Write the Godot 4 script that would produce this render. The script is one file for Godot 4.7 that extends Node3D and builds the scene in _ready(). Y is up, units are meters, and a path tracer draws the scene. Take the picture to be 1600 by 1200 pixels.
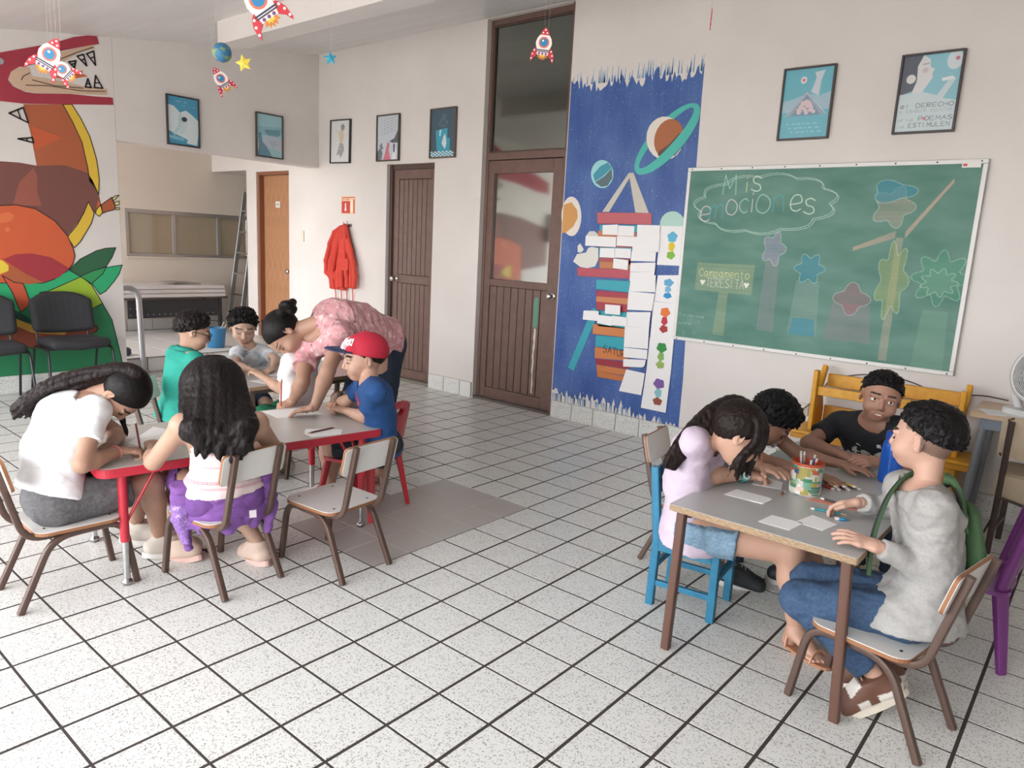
extends Node3D
# A library classroom with children drawing at two tables. Metres, y up; the long wall with the chalkboard
# lies at z = ZA, the wall with the dinosaur at x = XB, the camera looks into their corner.

const ZA := -3.511
const XB := -5.124
const RISE := 0.154          # the ceiling climbs towards the chalkboard wall
const T1 := 0.49             # red-edged table, top
const T2 := 0.55             # grey table, top

func ceiling_at(z: float) -> float:
	return 2.898 + RISE * (-1.428 - z)

func _ready() -> void:
	var cam := Camera3D.new()
	cam.name = "camera"
	cam.fov = 55.94
	cam.near = 0.05
	cam.position = Vector3(1.639, 1.374, 1.235)
	cam.rotation = Vector3(-0.18794, 0.69278, 0.05213)
	add_child(cam)
	cam.make_current()
	var we := WorldEnvironment.new()
	we.name = "daylight"
	var env := Environment.new()
	var sky := Sky.new()
	var pm := ProceduralSkyMaterial.new()      # a bright overcast sky
	pm.sky_top_color = hue(236, 240, 246)
	pm.sky_horizon_color = hue(246, 246, 246)
	pm.sky_curve = 0.2
	pm.ground_horizon_color = hue(206, 203, 198)
	pm.ground_bottom_color = hue(190, 186, 180)
	pm.sun_angle_max = 1.0
	pm.energy_multiplier = SKY
	sky.sky_material = pm
	env.background_mode = Environment.BG_SKY
	env.sky = sky
	env.ambient_light_source = Environment.AMBIENT_SOURCE_SKY
	env.tonemap_mode = Environment.TONE_MAPPER_LINEAR
	env.tonemap_exposure = 1.0
	env.sdfgi_enabled = true
	env.ssao_enabled = true
	env.ssil_enabled = true
	we.environment = env
	add_child(we)
	room()
	floor_tiles()
	openings()
	dinosaur()
	space_mural()
	wall_papers()
	chalkboard()
	pictures()
	fittings()
	furniture()
	alcove()
	tabletop()
	people()
	ornaments()
# ---------------------------------------------------------------- naming and scene tree
func tag(o: Node, label: String, category: String, group := "") -> Node:
	if label != "":
		o.set_meta("label", label)
	if category != "":
		o.set_meta("category", category)
	if group != "":
		o.set_meta("group", group)
	return o

func thing(called: String, label: String, category: String, at := Vector3.ZERO, turn := 0.0, group := "") -> Node3D:
	var o := Node3D.new()
	o.name = called
	add_child(o, true)
	o.position = at
	o.rotation.y = turn
	tag(o, label, category, group)
	return o

func put(called: String, mb: MB, m: Material, parent: Node = self) -> MeshInstance3D:
	var o := MeshInstance3D.new()
	o.name = called
	o.mesh = mb.done(m)
	parent.add_child(o, true)
	return o

func use(called: String, mesh: Mesh, parent: Node, at := Vector3.ZERO, bas := Basis.IDENTITY) -> MeshInstance3D:
	var o := MeshInstance3D.new()
	o.name = called
	o.mesh = mesh
	o.transform = Transform3D(bas, at)
	parent.add_child(o, true)
	return o

func structure(o: Node) -> Node:
	o.set_meta("kind", "structure")
	return o

func dup(o: Node3D, at: Vector3, turn: float, label: String) -> Node3D:
	var c: Node3D = o.duplicate()
	c.name = String(o.name).rstrip("0123456789_")
	add_child(c, true)
	c.position = at
	c.rotation.y = turn
	c.set_meta("label", label)
	return c

func facing(fx: float, fz: float) -> float:   # turn about y that points local -Z along (fx, fz)
	return atan2(-fx, -fz)

# ---------------------------------------------------------------- materials
var mats := {}

func hue(r: int, g: int, b: int) -> Color:
	var c := Color(r / 255.0, g / 255.0, b / 255.0)     # tones read by eye run a little too strong: mute them
	return c.lerp(Color.WHITE * c.get_luminance(), 0.10)

func mat(c: Color, rough := 0.6, metal := 0.0) -> StandardMaterial3D:
	var key := "%s %.2f %.2f" % [c.to_html(), rough, metal]
	if not mats.has(key):
		var m := StandardMaterial3D.new()
		m.albedo_color = c
		m.roughness = rough
		m.metallic = metal
		mats[key] = m
	return mats[key]

func noise_tex(freq: float, a: Color, b: Color, seed_no: int, size := 256, octaves := 4, kind := FastNoiseLite.TYPE_SIMPLEX_SMOOTH) -> NoiseTexture2D:
	var n := FastNoiseLite.new()
	n.noise_type = kind
	n.frequency = freq
	n.fractal_octaves = octaves
	n.seed = seed_no
	var t := NoiseTexture2D.new()
	t.width = size
	t.height = size
	t.seamless = true
	t.noise = n
	var g := Gradient.new()
	g.set_color(0, a)
	g.set_color(1, b)
	t.color_ramp = g
	return t

func bump_tex(freq: float, seed_no: int, strength: float, size := 256) -> NoiseTexture2D:
	var n := FastNoiseLite.new()
	n.frequency = freq
	n.fractal_octaves = 4
	n.seed = seed_no
	var t := NoiseTexture2D.new()
	t.width = size
	t.height = size
	t.seamless = true
	t.as_normal_map = true
	t.bump_strength = strength
	t.noise = n
	return t

func triplanar(tex: Texture2D, scale: Vector3, rough := 0.8, bump: Texture2D = null, bump_amount := 0.5) -> StandardMaterial3D:
	var m := StandardMaterial3D.new()
	m.albedo_texture = tex
	m.roughness = rough
	m.uv1_triplanar = true
	m.uv1_scale = scale
	if bump != null:
		m.normal_enabled = true
		m.normal_texture = bump
		m.normal_scale = bump_amount
	return m

# ---------------------------------------------------------------- mesh builder
class MB:
	var v := PackedVector3Array()
	var n := PackedVector3Array()
	var uv := PackedVector2Array()
	var col := PackedColorArray()
	var idx := PackedInt32Array()

	func tri(a: Vector3, b: Vector3, c: Vector3, na: Vector3, nb: Vector3, nc: Vector3) -> void:
		var k := v.size()
		v.append(a); v.append(b); v.append(c)
		n.append(na); n.append(nb); n.append(nc)
		if (b - a).cross(c - a).dot(na + nb + nc) > 0.0:
			idx.append(k); idx.append(k + 2); idx.append(k + 1)
		else:
			idx.append(k); idx.append(k + 1); idx.append(k + 2)

	func face(a: Vector3, b: Vector3, c: Vector3, out: Vector3) -> void:
		var m := (b - a).cross(c - a).normalized()
		if m.dot(out) < 0.0:
			m = -m
		tri(a, b, c, m, m, m)

	func quad(a: Vector3, b: Vector3, c: Vector3, d: Vector3, out: Vector3) -> void:
		face(a, b, c, out)
		face(a, c, d, out)

	# chamfered box: the six faces keep their own normals, the chamfers blend between them
	func box(c: Vector3, size: Vector3, bev := 0.002, t := Transform3D.IDENTITY) -> MB:
		var h := size * 0.5
		var e := minf(bev, minf(h.x, minf(h.y, h.z)) * 0.6)
		var k0 := v.size()
		for i in 8:
			var s := Vector3(1 if i & 1 else -1, 1 if i & 2 else -1, 1 if i & 4 else -1)
			for ax in 3:
				var p := Vector3(s.x * h.x, s.y * h.y, s.z * h.z)
				for o in 3:
					if o != ax:
						p[o] -= s[o] * e
				var nn := Vector3.ZERO
				nn[ax] = s[ax]
				v.append(t * (c + p))
				n.append((t.basis * nn).normalized())
		for ax in 3:
			var u := (ax + 1) % 3
			var w := (ax + 2) % 3
			for sd in 2:
				var q := []
				for pr in [[0, 0], [1, 0], [1, 1], [0, 1]]:
					q.append(k0 + 3 * ((sd << ax) | (pr[0] << u) | (pr[1] << w)) + ax)
				_q(q[0], q[1], q[2], q[3])
			for a in 2:
				for b in 2:
					var i0 := (a << u) | (b << w)
					var i1 := i0 | (1 << ax)
					_q(k0 + 3 * i0 + u, k0 + 3 * i1 + u, k0 + 3 * i1 + w, k0 + 3 * i0 + w)
		for i in 8:
			_t(k0 + 3 * i, k0 + 3 * i + 1, k0 + 3 * i + 2)
		return self

	func _t(a: int, b: int, c: int) -> void:
		if (v[b] - v[a]).cross(v[c] - v[a]).dot(n[a] + n[b] + n[c]) > 0.0:
			idx.append(a); idx.append(c); idx.append(b)
		else:
			idx.append(a); idx.append(b); idx.append(c)

	func _q(a: int, b: int, c: int, d: int) -> void:
		_t(a, b, c)
		_t(a, c, d)

	# a rectangular or round section carried along a path
	func sweep(path: Array, w: float, h: float, sides := 8, up := Vector3.UP, ends := true, taper := 1.0) -> MB:
		var ring := []
		if sides == 4:
			var e := minf(w, h) * 0.14
			var a := w * 0.5
			var b := h * 0.5
			ring = [Vector2(a, b - e), Vector2(a - e, b), Vector2(-a + e, b), Vector2(-a, b - e), Vector2(-a, -b + e), Vector2(-a + e, -b), Vector2(a - e, -b), Vector2(a, -b + e)]
		else:
			for i in sides:
				var g := TAU * i / sides
				ring.append(Vector2(cos(g) * w * 0.5, sin(g) * h * 0.5))
		var m := ring.size()
		var k0 := v.size()
		var np := path.size()
		for j in np:
			var p: Vector3 = path[j]
			var d: Vector3 = (path[mini(j + 1, np - 1)] - path[maxi(j - 1, 0)]).normalized()
			var x := up.cross(d)
			if x.length() < 0.05:
				x = Vector3.RIGHT.cross(d)
			if x.length() < 0.05:
				x = Vector3.BACK.cross(d)
			x = x.normalized()
			var y := d.cross(x).normalized()
			var sc := lerpf(1.0, taper, float(j) / maxf(1.0, np - 1))
			for i in m:
				var q: Vector2 = ring[i]
				v.append(p + (x * q.x + y * q.y) * sc)
				var nn := q
				if sides == 4:
					nn = Vector2(signf(q.x) if absf(q.x) > w * 0.499 else 0.25 * signf(q.x), signf(q.y) if absf(q.y) > h * 0.499 else 0.25 * signf(q.y))
				n.append((x * nn.x + y * nn.y).normalized())
		for j in np - 1:
			for i in m:
				var i2 := (i + 1) % m
				_q(k0 + j * m + i, k0 + j * m + i2, k0 + (j + 1) * m + i2, k0 + (j + 1) * m + i)
		if ends:
			for j in [0, np - 1]:
				var c: Vector3 = path[j]
				var out: Vector3 = (path[0] - path[1]) if j == 0 else (path[np - 1] - path[np - 2])
				for i in m:
					face(c, v[k0 + j * m + i], v[k0 + j * m + (i + 1) % m], out)
		return self

	func lathe(prof: Array, at: Vector3, bas := Basis.IDENTITY, seg := 20) -> MB:   # prof: Vector2(radius, height)
		var k0 := v.size()
		var m := prof.size()
		for i in seg + 1:
			var g := TAU * i / seg
			var r := Vector3(cos(g), 0, sin(g))
			for j in m:
				var p: Vector2 = prof[j]
				var a: Vector2 = prof[maxi(j - 1, 0)]
				var b: Vector2 = prof[mini(j + 1, m - 1)]
				var d := (b - a).normalized()
				v.append(at + bas * (r * p.x + Vector3.UP * p.y))
				n.append((bas * (r * d.y - Vector3.UP * d.x)).normalized())
				uv.append(Vector2(float(i) / seg, float(j) / (m - 1)))
		for i in seg:
			for j in m - 1:
				_q(k0 + i * m + j, k0 + (i + 1) * m + j, k0 + (i + 1) * m + j + 1, k0 + i * m + j + 1)
		return self

	# flat polygon given depth; t carries its xy plane to its place, front towards +z
	func slab(poly: PackedVector2Array, depth: float, t := Transform3D.IDENTITY, uvbox := Rect2()) -> MB:
		var cut := Geometry2D.triangulate_polygon(poly)
		var zf := t.basis.z.normalized()
		for s in [1, -1]:
			var off := Vector3(0, 0, depth if s > 0 else 0.0)
			for i in range(0, cut.size(), 3):
				var q := []
				for j in 3:
					var p := poly[cut[i + j]]
					q.append(t * (Vector3(p.x, p.y, 0) + off))
					if uvbox.size.x > 0.0:
						uv.append(Vector2((p.x - uvbox.position.x) / uvbox.size.x, 1.0 - (p.y - uvbox.position.y) / uvbox.size.y))
				face(q[0], q[1], q[2], zf * s)
		var m := poly.size()
		var turn := -1.0 if Geometry2D.is_polygon_clockwise(poly) else 1.0
		for i in m:
			var a := poly[i]
			var b := poly[(i + 1) % m]
			var o := t.basis * Vector3(b.y - a.y, a.x - b.x, 0) * turn
			quad(t * Vector3(a.x, a.y, 0), t * Vector3(b.x, b.y, 0), t * Vector3(b.x, b.y, depth), t * Vector3(a.x, a.y, depth), o)
			if uvbox.size.x > 0.0:
				for j in 6:
					uv.append(Vector2((a.x - uvbox.position.x) / uvbox.size.x, 1.0 - (a.y - uvbox.position.y) / uvbox.size.y))
		return self

	func ball(c: Vector3, r: Vector3, bas := Basis.IDENTITY, seg := 14) -> MB:
		var k0 := v.size()
		var half := seg / 2
		for i in half + 1:
			var th := PI * i / half
			for j in seg + 1:
				var ph := TAU * j / seg
				var d := Vector3(sin(th) * cos(ph), cos(th), sin(th) * sin(ph))
				v.append(c + bas * (d * r))
				n.append((bas * (d / r)).normalized())
		for i in half:
			for j in seg:
				var a := k0 + i * (seg + 1) + j
				_q(a, a + 1, a + seg + 2, a + seg + 1)
		return self

	func done(m: Material) -> ArrayMesh:
		var a := []
		a.resize(Mesh.ARRAY_MAX)
		a[Mesh.ARRAY_VERTEX] = v
		a[Mesh.ARRAY_NORMAL] = n
		if uv.size() == v.size():
			a[Mesh.ARRAY_TEX_UV] = uv
		if col.size() == v.size():
			a[Mesh.ARRAY_COLOR] = col
		a[Mesh.ARRAY_INDEX] = idx
		var am := ArrayMesh.new()
		am.add_surface_from_arrays(Mesh.PRIMITIVE_TRIANGLES, a)
		am.surface_set_material(0, m)
		return am

func boxes(list: Array, bev := 0.002) -> MB:   # [[cx, cy, cz, sx, sy, sz], ...]
	var mb := MB.new()
	for b in list:
		mb.box(Vector3(b[0], b[1], b[2]), Vector3(b[3], b[4], b[5]), bev)
	return mb

func span(list: Array, bev := 0.002) -> MB:    # [[x0, y0, z0, x1, y1, z1], ...]
	var mb := MB.new()
	for b in list:
		mb.box(Vector3(b[0] + b[3], b[1] + b[4], b[2] + b[5]) * 0.5, Vector3(absf(b[3] - b[0]), absf(b[4] - b[1]), absf(b[5] - b[2])), bev)
	return mb

func poly(text: String) -> PackedVector2Array:  # "x y x y ..." in millimetres
	var out := PackedVector2Array()
	var w := text.split(" ", false)
	for i in range(0, w.size() - 1, 2):
		out.append(Vector2(w[i].to_float(), w[i + 1].to_float()) * 0.001)
	return out

func bend(pts: Array, r: float, steps := 5) -> Array:   # rounds the corners of a path
	var out := [pts[0]]
	for i in range(1, pts.size() - 1):
		var p: Vector3 = pts[i]
		var a: Vector3 = pts[i - 1] - p
		var b: Vector3 = pts[i + 1] - p
		var ra := minf(r, a.length() * 0.48)
		var rb := minf(r, b.length() * 0.48)
		var q0 := p + a.normalized() * ra
		var q1 := p + b.normalized() * rb
		for s in steps + 1:
			var t := float(s) / steps
			out.append(q0.lerp(p, t).lerp(p.lerp(q1, t), t))
	out.append(pts[-1])
	return out

func rounded(w: float, h: float, r: float, steps := 5) -> PackedVector2Array:
	var out := PackedVector2Array()
	for c in [[1, 1, 0.0], [-1, 1, 0.5], [-1, -1, 1.0], [1, -1, 1.5]]:
		for s in steps + 1:
			var g: float = (c[2] + 0.5 * s / steps) * PI
			out.append(Vector2(c[0] * (w * 0.5 - r) + cos(g) * r, c[1] * (h * 0.5 - r) + sin(g) * r))
	return out

func oval(c: Vector2, r: Vector2, steps := 28, turn := 0.0) -> PackedVector2Array:
	var out := PackedVector2Array()
	for i in steps:
		var g := TAU * i / steps
		out.append(c + Vector2(cos(g) * r.x, sin(g) * r.y).rotated(turn))
	return out

func stroke(pts: PackedVector2Array, w: float, depth: float, t: Transform3D, mb: MB, closed := false) -> void:
	var m := pts.size()
	for i in (m if closed else m - 1):
		var a := pts[i]
		var b := pts[(i + 1) % m]
		var d := (b - a).normalized() * w * 0.5
		var s := Vector2(-d.y, d.x)
		mb.slab(PackedVector2Array([a - d * 0.6 - s, b + d * 0.6 - s, b + d * 0.6 + s, a - d * 0.6 + s]), depth, t)
# ---------------------------------------------------------------- distance field on a grid, meshed as surface nets
class Fld:
	var o: Vector3
	var h: float
	var nx: int
	var ny: int
	var nz: int
	static var none: Callable
	var v := PackedFloat32Array()

	func _init(lo: Vector3, hi: Vector3, cell: float) -> void:
		o = lo
		h = cell
		nx = int(ceil((hi.x - lo.x) / cell)) + 2
		ny = int(ceil((hi.y - lo.y) / cell)) + 2
		nz = int(ceil((hi.z - lo.z) / cell)) + 2
		v.resize(nx * ny * nz)
		v.fill(10.0)

	# tapered capsule; its section is flat times wider along side
	func cone(a: Vector3, b: Vector3, ra: float, rb: float, k := 0.012, side := Vector3.ZERO, flat := 1.0) -> Fld:
		var reach := maxf(ra, rb) * maxf(1.0, flat) + k + h * 2.5
		var lo := (a.min(b) - Vector3.ONE * reach - o) / h
		var hi := (a.max(b) + Vector3.ONE * reach - o) / h
		var x0 := maxi(0, int(lo.x)); var x1 := mini(nx - 1, int(hi.x) + 1)
		var y0 := maxi(0, int(lo.y)); var y1 := mini(ny - 1, int(hi.y) + 1)
		var z0 := maxi(0, int(lo.z)); var z1 := mini(nz - 1, int(hi.z) + 1)
		var ba := b - a
		var inv := 1.0 / maxf(ba.length_squared(), 1e-9)
		var dr := rb - ra
		var sq := 1.0 - 1.0 / flat
		var far := k + h * 2.5
		for z in range(z0, z1 + 1):
			for y in range(y0, y1 + 1):
				var i := (z * ny + y) * nx + x0
				var p := Vector3(o.x + x0 * h, o.y + y * h, o.z + z * h) - a
				for x in range(x0, x1 + 1):
					var t := clampf(p.dot(ba) * inv, 0.0, 1.0)
					var q := p - ba * t
					if sq > 0.0:
						q -= side * (q.dot(side) * sq)
					var d := q.length() - ra - dr * t
					if d < far:
						var w := v[i]
						var e := absf(w - d)
						if e >= k:
							v[i] = minf(w, d)
						else:
							e = (k - e) / k
							v[i] = minf(w, d) - e * e * k * 0.25
					p.x += h
					i += 1
		return self

	func ell(c: Vector3, bas: Basis, r: Vector3, k := 0.008, carve := false) -> Fld:
		var reach := maxf(r.x, maxf(r.y, r.z)) + k + h * 2.5
		var lo := (c - Vector3.ONE * reach - o) / h
		var hi := (c + Vector3.ONE * reach - o) / h
		var x0 := maxi(0, int(lo.x)); var x1 := mini(nx - 1, int(hi.x) + 1)
		var y0 := maxi(0, int(lo.y)); var y1 := mini(ny - 1, int(hi.y) + 1)
		var z0 := maxi(0, int(lo.z)); var z1 := mini(nz - 1, int(hi.z) + 1)
		var ix := bas.x / r.x
		var iy := bas.y / r.y
		var iz := bas.z / r.z
		var mr := minf(r.x, minf(r.y, r.z))
		for z in range(z0, z1 + 1):
			for y in range(y0, y1 + 1):
				var i := (z * ny + y) * nx + x0
				var p := Vector3(o.x + x0 * h, o.y + y * h, o.z + z * h) - c
				for x in range(x0, x1 + 1):
					var q := Vector3(p.dot(ix), p.dot(iy), p.dot(iz))
					var l := q.length()
					var g := Vector3(q.x / r.x, q.y / r.y, q.z / r.z).length()
					var d := l * (l - 1.0) / g if g > 1e-6 else -mr
					var w := v[i]
					if carve:
						d = -d
						var e2 := absf(w - d)
						if e2 >= k:
							v[i] = maxf(w, d)
						else:
							e2 = (k - e2) / k
							v[i] = maxf(w, d) + e2 * e2 * k * 0.25
					else:
						var e := absf(w - d)
						if e >= k:
							v[i] = minf(w, d)
						else:
							e = (k - e) / k
							v[i] = minf(w, d) - e * e * k * 0.25
					p.x += h
					i += 1
		return self

	# keeps what lies behind a plane; with reach > 0 only near p
	func cut(p0: Vector3, nrm: Vector3, reach := -1.0, k := 0.0) -> Fld:
		var nn := nrm.normalized()
		var x0 := 0; var x1 := nx - 1; var y0 := 0; var y1 := ny - 1; var z0 := 0; var z1 := nz - 1
		if reach > 0.0:
			var lo := (p0 - Vector3.ONE * reach - o) / h
			var hi := (p0 + Vector3.ONE * reach - o) / h
			x0 = maxi(0, int(lo.x)); x1 = mini(nx - 1, int(hi.x) + 1)
			y0 = maxi(0, int(lo.y)); y1 = mini(ny - 1, int(hi.y) + 1)
			z0 = maxi(0, int(lo.z)); z1 = mini(nz - 1, int(hi.z) + 1)
		for z in range(z0, z1 + 1):
			for y in range(y0, y1 + 1):
				var i := (z * ny + y) * nx + x0
				var p := Vector3(o.x + x0 * h, o.y + y * h, o.z + z * h) - p0
				for x in range(x0, x1 + 1):
					var w := v[i]
					if w < 1.0 and (reach < 0.0 or p.length_squared() < reach * reach):
						var d := p.dot(nn)
						if k > 0.0:
							var e := absf(w - d)
							if e >= k:
								v[i] = maxf(w, d)
							else:
								e = (k - e) / k
								v[i] = maxf(w, d) + e * e * k * 0.25
						else:
							v[i] = maxf(w, d)
					p.x += h
					i += 1
		return self

	# folds or strands: noise stretched by scale moves the surface in and out
	func ruffle(nz_: FastNoiseLite, amp: float, bas: Basis, scale: Vector3, from := Vector3.ZERO) -> Fld:
		var i := 0
		var near := h * 2.2 + amp
		for z in nz:
			for y in ny:
				for x in nx:
					var w := v[i]
					if absf(w) < near:
						var p := Vector3(o.x + x * h, o.y + y * h, o.z + z * h) - from
						v[i] = w + amp * nz_.get_noise_3d(p.dot(bas.x) * scale.x, p.dot(bas.y) * scale.y, p.dot(bas.z) * scale.z)
					i += 1
		return self

	func join(b: Fld, k := 0.012) -> Fld:       # b lies on the same lattice, anywhere inside
		var off := ((b.o - o) / h).round()
		var ox := int(off.x)
		var oy := int(off.y)
		var oz := int(off.z)
		for z in b.nz:
			var zz := z + oz
			if zz < 0 or zz >= nz:
				continue
			for y in b.ny:
				var yy := y + oy
				if yy < 0 or yy >= ny:
					continue
				for x in range(maxi(0, -ox), mini(b.nx, nx - ox)):
					var d := b.v[(z * b.ny + y) * b.nx + x]
					if d < 1.0:
						var i := (zz * ny + yy) * nx + x + ox
						var w := v[i]
						var e := absf(w - d)
						if e >= k:
							v[i] = minf(w, d)
						else:
							e = (k - e) / k
							v[i] = minf(w, d) - e * e * k * 0.25
		return self

	func mesh(mb: MB, paint: Callable = none, keep: Callable = none, lift := 0.0) -> void:
		var ids := PackedInt32Array()
		ids.resize(nx * ny * nz)
		ids.fill(-1)
		var sy := nx
		var sz := nx * ny
		var far := h * 2.2
		var painted := paint.is_valid()
		for z in nz - 1:
			for y in ny - 1:
				var i := (z * ny + y) * nx - 1
				for x in nx - 1:
					i += 1
					var a0 := v[i]
					if absf(a0) > far:
						continue
					var a1 := v[i + 1]
					var a2 := v[i + sy]
					var a3 := v[i + sy + 1]
					var a4 := v[i + sz]
					var a5 := v[i + sz + 1]
					var a6 := v[i + sz + sy]
					var a7 := v[i + sz + sy + 1]
					var s := int(a0 < 0) + int(a1 < 0) + int(a2 < 0) + int(a3 < 0) + int(a4 < 0) + int(a5 < 0) + int(a6 < 0) + int(a7 < 0)
					if s == 0 or s == 8:
						continue
					var c := Vector3.ZERO
					var m := 0
					var f := 0.0
					if (a0 < 0) != (a1 < 0): f = a0 / (a0 - a1); c += Vector3(f, 0, 0); m += 1
					if (a2 < 0) != (a3 < 0): f = a2 / (a2 - a3); c += Vector3(f, 1, 0); m += 1
					if (a4 < 0) != (a5 < 0): f = a4 / (a4 - a5); c += Vector3(f, 0, 1); m += 1
					if (a6 < 0) != (a7 < 0): f = a6 / (a6 - a7); c += Vector3(f, 1, 1); m += 1
					if (a0 < 0) != (a2 < 0): f = a0 / (a0 - a2); c += Vector3(0, f, 0); m += 1
					if (a1 < 0) != (a3 < 0): f = a1 / (a1 - a3); c += Vector3(1, f, 0); m += 1
					if (a4 < 0) != (a6 < 0): f = a4 / (a4 - a6); c += Vector3(0, f, 1); m += 1
					if (a5 < 0) != (a7 < 0): f = a5 / (a5 - a7); c += Vector3(1, f, 1); m += 1
					if (a0 < 0) != (a4 < 0): f = a0 / (a0 - a4); c += Vector3(0, 0, f); m += 1
					if (a1 < 0) != (a5 < 0): f = a1 / (a1 - a5); c += Vector3(1, 0, f); m += 1
					if (a2 < 0) != (a6 < 0): f = a2 / (a2 - a6); c += Vector3(0, 1, f); m += 1
					if (a3 < 0) != (a7 < 0): f = a3 / (a3 - a7); c += Vector3(1, 1, f); m += 1
					c /= m
					var u := 1.0 - c.x
					var g := Vector3(
						((a1 - a0) * (1 - c.y) + (a3 - a2) * c.y) * (1 - c.z) + ((a5 - a4) * (1 - c.y) + (a7 - a6) * c.y) * c.z,
						((a2 - a0) * u + (a3 - a1) * c.x) * (1 - c.z) + ((a6 - a4) * u + (a7 - a5) * c.x) * c.z,
						((a4 - a0) * u + (a5 - a1) * c.x) * (1 - c.y) + ((a6 - a2) * u + (a7 - a3) * c.x) * c.y).normalized()
					var p := o + (Vector3(x, y, z) + c) * h
					if keep.is_valid() and not keep.call(p, g):
						continue
					ids[i] = mb.v.size()
					mb.v.append(p + g * lift)
					mb.n.append(g)
					if painted:
						mb.col.append(paint.call(p, g))
		for z in range(1, nz - 1):
			for y in range(1, ny - 1):
				var i := (z * ny + y) * nx
				for x in range(1, nx - 1):
					i += 1
					var w := v[i]
					if absf(w) > far:
						continue
					var inside := w < 0
					for e in 3:
						var st := 1 if e == 0 else (sy if e == 1 else sz)
						if (v[i + st] < 0) == inside:
							continue
						var sa := sy if e == 0 else (sz if e == 1 else 1)
						var sb := sz if e == 0 else (1 if e == 1 else sy)
						var q0 := ids[i]
						var q1 := ids[i - sa]
						var q2 := ids[i - sa - sb]
						var q3 := ids[i - sb]
						if q0 < 0 or q1 < 0 or q2 < 0 or q3 < 0:
							continue
						if inside:
							mb.idx.append_array(PackedInt32Array([q0, q2, q1, q0, q3, q2]))
						else:
							mb.idx.append_array(PackedInt32Array([q0, q1, q2, q0, q2, q3]))
# ---------------------------------------------------------------- people
var folds := FastNoiseLite.new()
var strands := FastNoiseLite.new()

func vec(a: Array) -> Vector3:
	return Vector3(a[0], a[1], a[2])

# adds a hand to mb: w wrist, d towards the knuckles, n out of the palm
func hand(mb: MB, w: Vector3, d: Vector3, n: Vector3, right: bool, hs: float, pose: String, skin: Color, arm: Vector3, fine: float) -> void:
	d = d.normalized()
	n = (n - d * n.dot(d)).normalized()
	var s := d.cross(n) * (1.0 if right else -1.0)
	var curls := {"flat": [0.10, 0.22, 0.16], "relaxed": [0.40, 0.55, 0.40], "grip": [0.85, 1.05, 0.7], "fist": [1.2, 1.4, 1.0], "spread": [0.05, 0.25, 0.2]}
	var base: Array = curls[pose]
	var r := 0.135 * hs
	var f := Fld.new(w - Vector3.ONE * 0.05 * hs - Vector3.ONE * r * 0.25 + d * 0.05 * hs - Vector3.ONE * 0.06 * hs, w + d * 0.07 * hs + Vector3.ONE * 0.115 * hs, 0.0034 * fine)
	f.cone(w - arm * 0.03, w + d * 0.01 * hs, 0.0185 * hs, 0.0175 * hs, 0.01, s, 1.18)
	f.cone(w + d * 0.006 * hs, w + d * 0.056 * hs, 0.0125 * hs, 0.0125 * hs, 0.012, s, 2.1)
	f.cone(w + d * 0.012 * hs + s * 0.014 * hs, w + d * 0.04 * hs + s * 0.018 * hs + n * 0.003, 0.012 * hs, 0.010 * hs, 0.01)
	var offs := [0.0245, 0.0085, -0.0075, -0.0225]
	var lens := [0.056, 0.062, 0.058, 0.046]
	var rad := [0.0078, 0.0081, 0.0077, 0.0068]
	for i in 4:
		var p: Vector3 = w + d * (0.068 - 0.004 * absf(i - 1.2)) * hs + s * offs[i] * hs
		var fan: float = offs[i] * (9.0 if pose == "spread" else 4.0)
		var dir := (d + s * fan * (1.0 if base[0] < 0.6 else 0.2)).normalized()
		var ang := 0.0
		f.cone(w + d * 0.05 * hs + s * offs[i] * 0.9 * hs, p, 0.0105 * hs, rad[i] * 1.04 * hs, 0.006)
		for j in 3:
			var more: float = base[j] * (1.0 + 0.10 * i)
			if pose == "grip" and i < 2:
				more *= 0.72
			ang += more
			var dj := dir.rotated(dir.cross(n).normalized(), ang)
			var q: Vector3 = p + dj * lens[i] * [0.46, 0.30, 0.24][j] * hs
			f.cone(p, q, rad[i] * (1.0 - 0.08 * j) * hs, rad[i] * (0.92 - 0.09 * j) * hs, 0.0025)
			p = q
	var t0 := w + d * 0.024 * hs + s * 0.02 * hs + n * 0.004 * hs
	var td := (d * 0.75 + s * 0.75 + n * 0.25).normalized()
	if pose == "grip" or pose == "fist":
		td = (d * 0.85 + s * 0.25 + n * 0.55).normalized()
	var t1 := t0 + td * 0.031 * hs
	var te := (td + d * 0.45 - s * 0.3 + n * (0.4 if pose == "grip" else 0.05)).normalized()
	f.cone(t0, t1, 0.0115 * hs, 0.0088 * hs, 0.006)
	f.cone(t1, t1 + te * 0.026 * hs, 0.0088 * hs, 0.0068 * hs, 0.003)
	f.mesh(mb, func(_p: Vector3, _g: Vector3) -> Color: return skin)

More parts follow.
